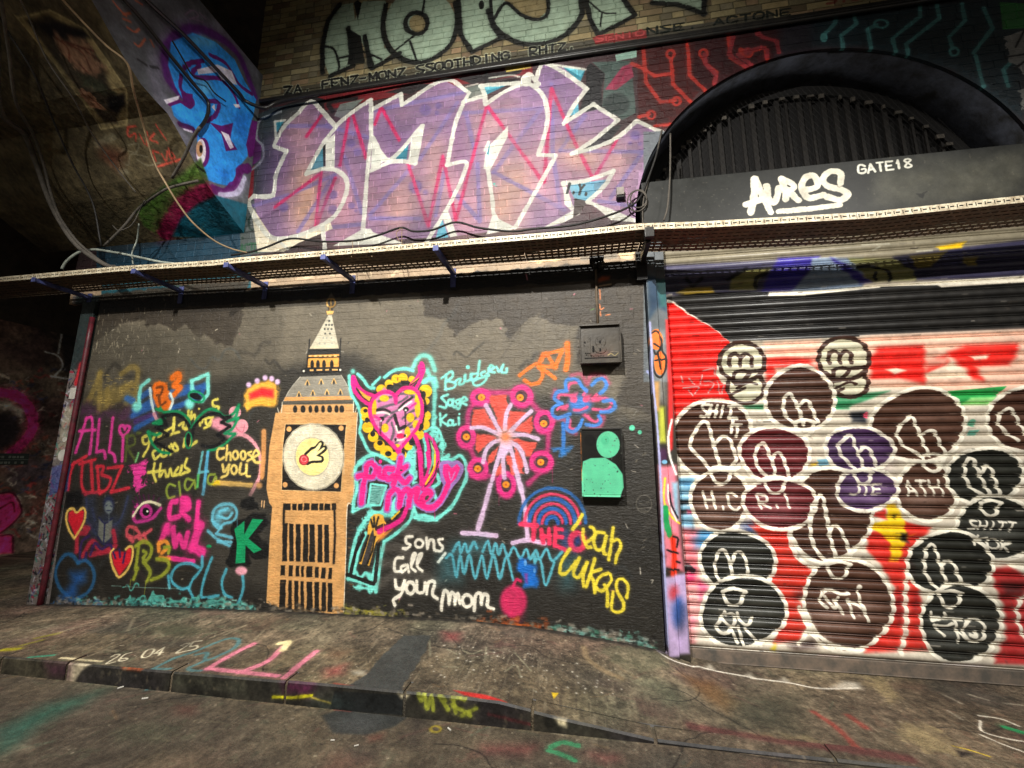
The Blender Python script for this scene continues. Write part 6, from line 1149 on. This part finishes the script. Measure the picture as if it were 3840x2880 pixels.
# ledge and pipes over the mural
tag(MB().box(-3.50, 5.2, D - .05, D + .004, 5.455, 5.497).build('ledge', M_BLACK, bevel=.004), 'thin dark ledge running below the yellow brick wall', 'ledge')
def cable(name, P, r, mat, label, cat, n=6, k=8, group=None):
    P = smooth3(P, n) if n else P
    o = MB().tube(P, r, k).build(name, mat, smooth=True); return tag(o, label, cat, group)
def at0(L, Y, g=(0, 0, 1)):
    out = []
    for (x, y), Yv in zip(L, Y if isinstance(Y, (list, tuple)) else [Y] * len(L)):
        S = (g[0] + x * g[2], g[1] + y * g[2]); p = ptY(*S, Yv)
        if p[0] < XRIB and p[2] > sof_z(p[1]) - .05 and p[0] > -6.2: p = tuple(_C + (onSoffit([S])[0] - _C) * .97)     # hangs just under the soffit
        out.append(p)
    return out
z0 = (0, 0, .5425); u1 = (900, 100, .5425); u2 = (1700, 100, .5425); t4 = (0, 600, .36166)
def riby(L, g=z0, off=.05):
    P = onX(np.array(L, float) * g[2] + [g[0], g[1]], XRIB + off); return [tuple(p) for p in P]
cable('conduit_pipe', riby([(960, -60), (1010, 0), (1150, 130), (1300, 270), (1480, 460), (1650, 640), (1700, 700)]) + at0([(1830, 745), (1940, 700)], [3.46, 3.50], z0) + at0([(2260, 640)], 3.50, z0) + [(-1.5, 3.54, 5.43), (1.0, 3.56, 5.435), (5.0, 3.56, 5.435)], .018, M_BLACK, 'thick black conduit bending down over the blue character and along the ledge', 'pipe')
cable('conduit_pipe', riby([(810, -60), (860, 0), (1010, 170), (1190, 400), (1330, 570), (1430, 690), (1440, 760), (1420, 830), (1370, 900)]), .016, M_BLACK, 'thinner black conduit across the blue character, left of the thick one', 'pipe')
cable('conduit_pipe', at0([(1380, 880), (1330, 960), (1270, 1090), (1190, 1230)], [3.2, 3.15, 3.1, 3.05], z0), .013, M_CABLEG, 'short grey conduit slanting below the blue character', 'pipe')
cable('conduit_pipe', at0([(1370, 1250), (1200, 1290), (1110, 1330), (960, 1440), (860, 1560), (720, 1700)], 3.2, z0), .012, M_CABLEG, 'thin grey conduit slanting down leftwards across the green paint', 'pipe')
cable('hanging_cable', at0([(-60, -200), (-20, 300), (0, 760), (170, 930), (250, 1130), (320, 1330)], [2.4, 2.4, 2.5, 2.6, 2.8, 2.9], z0) + at0([(590, 580), (750, 830), (900, 970), (1110, 1095), (1200, 1110)], [3.0, 3.05, 3.1, 3.15, 3.2], t4), .022, M_CABLEG, 'thick dusty cable sagging from the ceiling to the left end of the tray', 'cable')
cable('hanging_cable', at0([(-10, -120), (60, 350), (110, 700), (230, 930), (300, 1130), (350, 1330)], [2.5, 2.5, 2.5, 2.6, 2.8, 2.9], z0) + at0([(620, 590), (780, 820), (930, 960), (1100, 1085), (1180, 1100)], [3.0, 3.05, 3.1, 3.15, 3.2], t4), .012, M_CABLEG, 'slim dusty cable running beside the thick sagging one', 'cable')
cable('hanging_cable', at0([(400, -40), (470, 40), (600, 180), (740, 320), (880, 440), (920, 620), (960, 760), (1000, 900)], [2.3, 2.3, 2.35, 2.4, 2.5, 2.6, 2.7, 2.75], z0) + at0([(1600, 20), (1730, 260), (1860, 470), (2000, 650), (2212, 830), (2400, 920), (2560, 960)], [2.8, 2.85, 2.95, 3.05, 3.2, 3.3, 3.35], t4), .008, M_CABLET, 'thin tan cord hanging in a long loop across the soffit to the tray', 'cord')
cable('hanging_cable', at0([(640, 1130), (690, 1050), (800, 965), (900, 940), (1000, 930), (1200, 960), (1400, 1000), (1650, 1055), (1800, 1075)], [3.3, 3.3, 3.32, 3.34, 3.35, 3.35, 3.34, 3.3, 3.25], t4), .013, M_CABLEW, 'pale white cable arching above the left end of the tray', 'cable')
cable('hanging_cable', at0([(1440, 660), (1420, 830), (1370, 960), (1380, 1080)], 3.4, t4), .007, M_CABLEW, 'short pale wire dropping to the tray near the blue painted brick', 'wire')
cable('wall_cable', at0([(-60, 1580), (60, 1560), (180, 1525), (350, 1465), (560, 1485), (800, 1478), (960, 1440), (1110, 1390), (1200, 1415), (1330, 1405), (1490, 1352), (1650, 1390), (1880, 1415)], 3.5, u1) + at0([(560, 1397), (840, 1370), (1100, 1295), (1240, 1230), (1290, 1180), (1320, 1120), (1400, 900), (1440, 720)], [3.5, 3.5, 3.5, 3.52, 3.53, 3.54, 3.55, 3.56], u2), .010, M_CABLE, 'black cable looping along the foot of the mauve lettering', 'cable')
for (cx, cy, r, sh) in [(1280, 1190, 56, 0), (1270, 1205, 66, 12)]:
    c = ptY(1700 + cx * .5425, 100 + cy * .5425, 3.53); rr = r * .5425 / 430.
    cable('cable_coil', [(c[0] + rr * math.cos(t), 3.53 - .01 * math.sin(t), c[2] + rr * 1.15 * math.sin(t)) for t in np.linspace(0, 2 * math.pi, 20)], .006, M_CABLEG, 'small coil of grey cable beside the arch' if sh == 0 else 'larger coil of grey cable round the small one beside the arch', 'cable', n=2)
cable('wall_cable', at0([(1440, 720), (1400, 900), (1340, 1090), (1310, 1240), (1312, 1420)], 3.55, u2), .007, M_CABLEG, 'grey cable running down the edge of the arch', 'cable')
cable('wall_cable', at0([(1500, 740), (1500, 900), (1495, 1080), (1480, 1250), (1455, 1340)], [3.6, 3.56, 3.5, 3.48, 3.45], u2), .008, M_CABLEG, 'grey cable hanging in front of the fascia left of the white tag', 'cable')
for k, (L_, g_) in enumerate([(((775, 1480), (780, 1540), (770, 1590)), u1), (((820, 1520), (870, 1560), (915, 1590)), u1), (((1110, 1390), (1080, 1430), (1100, 1480)), u1), (((1120, 1390), (1118, 1440), (1120, 1500)), u1)]):
    cable('loose_wire', at0(L_, [3.45, 3.3, 3.13], g_), .003, M_CABLET, ['short tan wire end poking over the tray lip', 'curling tan wire end beside the shorter one on the lip', 'bent wire tie dropping from the black cable', 'straight wire tie dropping from the black cable'][k], 'wire')

cable('hanging_cable', at0([(120, -40), (200, 120), (330, 420), (520, 700), (640, 930), (820, 1180), (940, 1330)], [2.4, 2.5, 2.6, 2.7, 2.8, 2.9, 3.0], z0), .006, M_CABLEG, 'thin dusty wire crossing the soffit between the painted panel and the tan cord', 'wire')
cable('hanging_cable', at0([(-40, 60), (80, 260), (240, 520), (380, 860), (500, 1130), (640, 1400), (700, 1700)], [2.4, 2.5, 2.6, 2.8, 2.9, 3.0, 3.1], z0), .008, M_CABLE, 'thin black wire crossing the soffit left of the painted panel', 'wire')
cable('hanging_cable', at0([(1170, 680), (1230, 730), (1330, 700), (1390, 640), (1450, 520), (1500, 420)], [3.2] * 6, t4), .005, M_CABLEG, 'tangled grey wire hooked over the green paint', 'wire')
cable('wall_cable', riby([(1190, 280), (1260, 400), (1330, 520), (1420, 560), (1480, 640), (1560, 700)]), .007, M_CABLE, 'loose black wire drooping over the blue character', 'wire')

# ================================================================ cable tray
tray = empty('cable_tray', (-1, 3.3, 3.3)); tag(tray, 'long cream lipped perforated cable tray carried along the wall', 'cable tray')
TX = [-9.5] + [float(p[0]) for p in onY([(0, 1039), (452, 998), (800, 976), (900, 965), (2100, 868), (2394, 838), (2640, 830), (3275, 793), (3840, 732)], 3.12)] + [4.6]
TZ = [3.33] + [float(p[2]) for p in onY([(0, 1039), (452, 998), (800, 976), (900, 965), (2100, 868), (2394, 838), (2640, 830), (3275, 793), (3840, 732)], 3.12)] + [3.30]
def tz(x): return float(np.interp(x, TX, TZ))
def section(xa, xb, lip=True):
    m, mb_, mf = MB(), MB(), MB(); yl, yb = 3.12, 3.49; cell = .055; n = int((xb - xa) / cell); cell = (xb - xa) / n
    cb = [0, .010, .0165, .024, .049, .055]; rb = [0, .013, .021, .031, .039, .052]
    cb = [c * cell / .055 for c in cb]
    for i in range(n):
        x0 = xa + i * cell
        for a in range(5):
            for b in range(5):
                if (a == 1 and b in (1, 2, 3)) or (a == 3 and b == 2): continue
                X0, X1 = x0 + cb[a], x0 + cb[a + 1]
                m.add([(X0, yl, tz(X0) - rb[b + 1]), (X1, yl, tz(X1) - rb[b + 1]), (X1, yl, tz(X1) - rb[b]), (X0, yl, tz(X0) - rb[b])], [(0, 1, 2, 3)])
        X0, X1 = x0, x0 + cell; za, zb_ = tz(X0), tz(X1)
        m.add([(X0, yl, za), (X1, yl, zb_), (X1, yl + .014, zb_), (X0, yl + .014, za)], [(0, 1, 2, 3)])
        mf.add([(X0, yl + .006, za - .05), (X1, yl + .006, zb_ - .05), (X1, yl + .006, zb_ - .004), (X0, yl + .006, za - .004)], [(0, 1, 2, 3)])
        nr = 7; ry = np.linspace(yl, yb, nr * 2 + 1)
        for r in range(nr * 2):
            for (h0, h1, hole) in ((0, .3, False), (.3, 1, r % 2 == 1)):
                if hole: 
                    yy = ry[r] + (ry[r + 1] - ry[r]) * .55
                    A0, A1, B0, B1 = x0 + h0 * cell, x0 + h1 * cell, ry[r], yy
                else: A0, A1, B0, B1 = x0 + h0 * cell, x0 + h1 * cell, ry[r], ry[r + 1]
                mb_.add([(A0, B0, tz(A0) - .052), (A1, B0, tz(A1) - .052), (A1, B1, tz(A1) - .052), (A0, B1, tz(A0) - .052)], [(0, 1, 2, 3)])
        mb_.add([(X0, yb, za - .052), (X1, yb, zb_ - .052), (X1, yb, zb_ - .02), (X0, yb, za - .02)], [(0, 1, 2, 3)])
    o = m.build('front_lip', M_TRAY, tray); o.location = -tray.location
    o = mf.build('added_lip_backing', M_CABLE, tray); o.location = -tray.location  # black backing added so the lip holes look dark
    o = mb_.build('perforated_base', M_TRAYD, tray); o.location = -tray.location
for xa, xb in [(-9.2, -6.20), (-6.197, -3.30), (-3.297, -.45), (-.447, .515), (.518, 2.0), (2.003, 4.4)]: section(xa, xb)
for k, (y, r) in enumerate([(3.17, .018), (3.21, .014), (3.25, .02), (3.30, .016), (3.345, .018)]):
    xs = np.linspace(-9, 4.3, 60); P = [(x, y + .012 * math.sin(x * 2.1 + k), tz(x) - .045 + r + .004 * abs(math.sin(x * 3 + k * 2))) for x in xs]
    tag(MB().tube(P, r, 6).build('tray_cable', M_CABLE, smooth=True), None, 'cable', 'black cables added in the tray')['label'] = 'black cable added in the tray to darken its holes, ' + ['nearest the cream lip', 'second from the cream lip', 'middle one of five', 'second from the wall', 'nearest the wall'][k]  # cables added so the base holes stay dark from below
BM = None
for X in (-5.415, -4.21, -3.19, -2.21, -1.17):
    m = MB(); z = tz(X) - .054
    m.box(X - .02, X + .02, 3.105, 3.585, z - .038, z - .033).box(X - .02, X - .016, 3.105, 3.585, z - .033, z).box(X + .016, X + .02, 3.105, 3.585, z - .033, z)
    m.box(X - .026, X + .026, 3.585, 3.597, z - .16, z + .03); m.box(X - .024, X + .024, 3.095, 3.105, z - .042, z + .006)
    o = m.build('bracket', M_BLUE, tray, bevel=.002); o.location = -tray.location
X = .56; o = MB().box(X - .035, X + .035, 3.10, 3.16, 3.18, 3.262).box(X - .02, X + .02, 3.16, 3.585, 3.16, 3.235).box(X - .05, X + .04, 3.54, 3.60, 3.02, 3.30).build('bracket', M_BLACK, tray, bevel=.004); o.location = -tray.location

# ================================================================ left pillar and pipe
pil = MB().box(-5.475, -5.302, 3.575, 4.3, -.1, 3.21).build('pillar', M_WALL, bevel=.006); tag(pil, 'narrow sticker covered pillar at the left end of the black wall', 'pillar')
def sticker(px, py, w, h, round_=False):
    c = ptY(px, py, 3.575); m = MB()
    if round_: 
        k = 20; v = [(c[0] + w * math.cos(2 * math.pi * i / k), 3.572, c[2] + w * math.sin(2 * math.pi * i / k)) for i in range(k)]; m.add(v + [(a, 3.576, z) for a, _, z in v], [tuple(range(k))] + [(i, i + k, (i + 1) % k + k, (i + 1) % k) for i in range(k)])
    else: m.box(c[0] - w, c[0] + w, 3.572, 3.576, c[2] - h, c[2] + h)
    m.build('sticker', M_WHITE, pil)
sticker(275, 1475, .045, .06); sticker(236, 1707, .06, .06, True); sticker(243, 1648, .028, .03, True)
cable('wall_pipe', [(-5.285, 3.565, z) for z in np.linspace(.03, 3.02, 12)], .024, M_RUST, 'dark red pipe standing at the left edge of the black wall', 'pipe', n=0)

# sign in the passage
sg = empty('wall_sign', (XSIDE + .02, 5.0, 1.5)); tag(sg, 'small dark green sign with two pale lines on the passage wall', 'sign')
a, b = onX([(0, 1700)], XSIDE + .02)[0], onX([(103, 1742)], XSIDE + .02)[0]
o = MB().box(XSIDE, XSIDE + .02, a[1] - .5, b[1], b[2], a[2]).build('panel', M_SIGN, sg); o.location = -sg.location
m = MB(); h = a[2] - b[2]
for row in (0, 1):
    y = a[1] - .45
    while y < b[1] - .06:
        l = random.uniform(.02, .05); z = b[2] + h * (.68 - .5 * row); m.box(XSIDE + .02, XSIDE + .023, y, y + l, z - h * .1, z + h * .1); y += l + (.012 if random.random() < .75 else .05)
o = m.build('worn_lettering', M_SIGNW, sg); tag(o, kind='stuff'); o.location = -sg.location
o = MB().box(XSIDE + .02, XSIDE + .022, a[1] - .5, b[1], b[2] + h * .44, b[2] + h * .47).build('divider_line', M_SIGNW, sg); o.location = -sg.location

# ================================================================ gate: shutter, guide, fascia
gate = empty('roller_shutter', (2.2, YS, 0)); tag(gate, 'steel roller shutter covered in black and white bubble graffiti', 'shutter')
PIT = .0772; prof = [(0, .001), (.004, -.004), (.0075, -.005), (.0095, .006), (.0135, .006), (.0165, -.006), (.026, -.0125), (.038, -.016), (.050, -.0155), (.061, -.011), (.068, -.003), (.0705, .007), (.0745, .007), (.0772, .001)]
v = []; f = []
for x in (.755, 4.45):
    for z, y in prof: v.append((x, y, z))
n = len(prof)
for i in range(n - 1): f.append((i, n + i, n + i + 1, i + 1))
sm = bpy.data.meshes.new('slat'); sm.from_pydata(v, [], f); sm.materials.append(M_SHUT); sm.polygons.foreach_set('use_smooth', [True] * len(sm.polygons)); sm.update()
for k in range(45):
    o = bpy.data.objects.new('slat', sm); COL.objects.link(o); o.parent = gate; o.location = Vector((0, YS + random.uniform(-.0015, .0015), .048 + k * PIT)) - gate.location
o = MB().box(.752, 4.45, YS - .020, YS + .02, -.042, .047).box(.752, 4.45, YS - .03, YS - .02, -.042, -.034).build('bottom_rail', M_RAIL, gate, bevel=.003); o.location = -gate.location
o = MB().box(.592, .672, 3.570, 3.76, -.03, 3.44).build('guide_rail', M_STRIP, gate, bevel=.004); o.location = -gate.location
o = MB().box(.672, .757, 3.602, 3.76, -.03, 3.44).build('guide_rail', M_STRIP, gate, bevel=.004); o.location = -gate.location
o = MB().box(4.3, 4.5, 3.570, 3.76, -.05, 3.44).build('guide_rail', M_STRIP, gate, bevel=.004); o.location = -gate.location
tag(MB().box(.60, 4.5, YF, 4.05, 3.445, 3.972).build('shutter_fascia', M_FASCIA, bevel=.006), 'dark fascia box over the shutter tagged with white lettering and GATE 18', 'fascia')
tag(MB().box(4.5, 5.2, D, 4.0, -.2, 3.46).build('gate_pier', M_DARK), 'dark pier right of the gate', 'pier')

# ================================================================ number box
nb = empty('number_box', (.17, 3.55, 2.28)); tag(nb, 'black painted wall box embossed with the number 18', 'wall box')
def part(m, name, mat, par, **k): o = m.build(name, mat, par, **k); o.location = -par.location; return o
x0, x1, z0_, z1_ = .005, .345, 2.285, 2.618
part(MB().box(x0, x1, YN, 3.6, z0_, z1_), 'housing', M_PLATE, nb, bevel=.006)
part(MB().box(x0 - .004, x1 + .002, YN - .018, YN, z0_ - .004, z0_ + .008).box(x0 - .004, x0 + .006, YN - .018, YN, z0_ + .008, z1_).box(x1 - .008, x1 + .002, YN - .018, YN, z0_ + .008, z1_ - .03), 'rim', M_PLATE, nb, bevel=.002)
part(MB().box(x0 - .004, x1 - .005, YN - .028, YN + .01, z1_ - .012, z1_ + .004), 'top_flange', M_PLATE, nb, bevel=.002)
NG = (2100, 1200, .18083)
def npt(x, y, Y=YN - .004): return ptY(NG[0] + x * NG[2], NG[1] + y * NG[2], Y)
def emboss(P, h=.006):
    q = [npt(*p, YN) for p in P]; k = len(q); c = (sum(p[0] for p in q) / k, sum(p[2] for p in q) / k)
    fr = [(c[0] + (p[0] - c[0]) * .93, YN - h, c[1] + (p[2] - c[1]) * .95) for p in q]
    return MB().add(q + fr, [tuple(range(k, 2 * k))] + [(i, (i + 1) % k, (i + 1) % k + k, i + k) for i in range(k)])
part(emboss([(495, 360), (630, 365), (640, 700), (515, 700), (522, 545), (488, 530)]), 'numeral', M_PLATE, nb)
part(emboss([(840 + 112 * math.cos(t_), 455 + 120 * math.sin(t_)) for t_ in np.linspace(0, 5.9, 14)]), 'numeral', M_PLATE, nb)
part(emboss([(840 + 130 * math.cos(t_), 610 + 85 * math.sin(t_)) for t_ in np.linspace(0, 5.9, 14)], .0062), 'numeral', M_PLATE, nb)
for k in range(46):
    zx = random.choice([(random.uniform(520, 620), random.uniform(400, 680)), (random.uniform(750, 930), random.uniform(380, 660))])
for (bx, by, w, h) in [(515, 470, .007, .008), (830, 455, .007, .012), (835, 620, .007, .014), (690, 600, .007, .024)]:
    c = npt(bx, by); part(MB().box(c[0] - w, c[0] + w, YN - .0075, YN + .002, c[2] - h, c[2] + h), 'slot', M_VOID, nb)
a, b = npt(510, 790), npt(1220, 820); part(MB().box(a[0], b[0] - .006, YN - .0015, YN + .002, a[2] - .006, a[2] + .003), 'slot', M_VOID, nb)
m = MB()
for k in range(120):
    c = random.choice([(random.uniform(530, 615), random.uniform(390, 680)), (random.uniform(750, 920), random.uniform(390, 520)), (random.uniform(750, 930), random.uniform(540, 670)), (random.uniform(540, 900), random.uniform(715, 750))]); p = npt(*c)
    m.add([(p[0] - .003, YN - .005, p[2]), (p[0], YN - .005, p[2] - .003), (p[0] + .003, YN - .005, p[2]), (p[0], YN - .005, p[2] + .003), (p[0], YN - .010, p[2])], [(0, 1, 4), (1, 2, 4), (2, 3, 4), (3, 0, 4)])
tag(part(m, 'studded_texture', M_PLATE, nb), kind='stuff')
cable('conduit_pipe', [(.165, 3.585, 2.62), (.163, 3.585, 2.9), (.165, 3.585, 3.1), (.168, 3.575, 3.22)], .011, M_TRAYD, 'thin conduit running down from the tray to the number box', 'pipe', n=0)
jb = empty('junction_box', (.165, 3.54, 3.2)); tag(jb, 'black junction box under the tray at the top of the thin conduit', 'junction box')
part(MB().box(.11, .235, 3.50, 3.597, 3.225, 3.262), 'cap', M_BLACK, jb, bevel=.004); part(MB().box(.14, .175, 3.53, 3.597, 3.165, 3.224), 'gland', M_BLACK, jb, bevel=.003); part(MB().box(.185, .22, 3.52, 3.597, 3.15, 3.224), 'switch', M_BLACK, jb, bevel=.003)
# small grey box on the mural wall
c = ptY(2326, 722, 3.55); g2b = empty('sensor_box', c); tag(g2b, 'small grey square box on the mural wall beside the arch', 'wall box')
part(MB().box(c[0] - .033, c[0] + .033, 3.53, 3.597, c[2] - .03, c[2] + .045), 'cover', M_GREYB, g2b, bevel=.004); part(MB().box(c[0] - .036, c[0] + .036, 3.54, 3.597, c[2] - .05, c[2] - .031), 'base', M_CABLE, g2b, bevel=.003)

# ================================================================ ventilation grille
vg = empty('vent_grille', (.17, 3.56, 1.17)); tag(vg, 'black meshed wall grille painted with two mint green blobs', 'grille')
a, b = ptY(1600 + 1592 * .36166, 1250 + 985 * .36166, YV), ptY(1600 + 2058 * .36166, 1250 + 1700 * .36166, YV); x0, x1, z1_, z0_ = a[0], b[0], a[2], b[2]
part(MB().box(x0, x1, YV + .012, 3.6, z0_, z1_), 'housing', M_GRILLE, vg, bevel=.003)
part(MB().box(x0, x1, YV - .006, YV + .012, z1_ - .014, z1_).box(x0, x1, YV - .006, YV + .012, z0_, z0_ + .014).box(x0, x0 + .014, YV - .006, YV + .012, z0_ + .014, z1_ - .014).box(x1 - .014, x1, YV - .006, YV + .012, z0_ + .014, z1_ - .014), 'frame', M_GRILLE, vg, bevel=.002)
m = MB(); nz = 40; nx = 17; dz = (z1_ - z0_ - .028) / nz; dx = (x1 - x0 - .028) / nx
for i in range(1, nz): z = z0_ + .014 + i * dz; m.box(x0 + .014, x1 - .014, YV - .001, YV + .003, z - .0032, z + .0032)
for i in range(nz):
    for j in range(nx):
        x = x0 + .014 + (j + .5 * (i % 2) + .25) * dx; z = z0_ + .014 + i * dz; m.box(x - .003, x + .003, YV, YV + .003, z + .003, z + dz - .003)
for sx in (x0 + .007, x1 - .007):
    for sz in (z0_ + .007, z1_ - .007): part(MB().tube([(sx, YV - .009, sz), (sx, YV - .005, sz)], .004, 8), 'screw', M_BLACK, vg)
tag(part(m, 'expanded_mesh', M_GRILLE, vg), kind='stuff')

# ================================================================ small litter
for k, (px, py, s_) in enumerate([(1200 + 865 * .56058, 2180 + 995 * .56058, 1), (1200 + 85 * .56058, 2180 + 1068 * .56058, .8), (1200 + 243 * .56058, 2180 + 1104 * .56058, .8), (970 * .56058, 2180 + 790 * .56058, 1.2), (805 * .56058, 2180 + 717 * .56058, 1.1)]):
    p = onGround([(px, py)])[0]; a_ = random.uniform(0, 3)
    o = MB().tube([(-.014 * s_, 0, 0), (.014 * s_, 0, 0)], .0045 * s_, 8).build('cigarette_butt', M_WHITE, smooth=False); o.location = (p[0], p[1], p[2] + .005 * s_); o.rotation_euler = (0, 0, a_)
    tag(o, ['white cigarette butt on the road below the yellow kerb tag', 'cigarette butt at the lower edge of the dark road patch', 'lowest cigarette butt on the road, right of the dark patch', 'larger butt on the road left of the pale smear', 'butt lying on the road close under the kerb, near the white kerb joint'][k], 'cigarette butt', 'cigarette butts on the road')

# ================================================================ unseen floodlights; those for the left end and the pavement are added fill
for i, (lp, lt, lw, ls) in enumerate(LAMPS):
    fl = empty('floodlight', lp); tag(fl, ['floodlight hung from the ceiling opposite the black wall', 'added floodlight brightening the left end of the wall, out of view', 'floodlight hung from the ceiling opposite the gate', 'added fill floodlight over the left pavement, out of view', 'added fill floodlight over the pavement before the gate, out of view'][i], 'lamp', 'floodlights hung from the tunnel ceiling')
    q = (Vector(lt) - Vector(lp)).to_track_quat('-Z', 'Y').to_euler()
    o = MB().box(-.2, .2, -.14, .14, .06, .13).build('housing', M_FLOOD, fl, bevel=.01); o.rotation_euler = q
    o = MB().box(-.17, .17, -.11, .11, .052, .058).build('lens', m_lens, fl); o.rotation_euler = q
    o = MB().tube([(0, -.08, .08), (0, -.08, 7.45 - lp[2])], .015, 8).build('hanger_rod', M_FLOOD, fl)
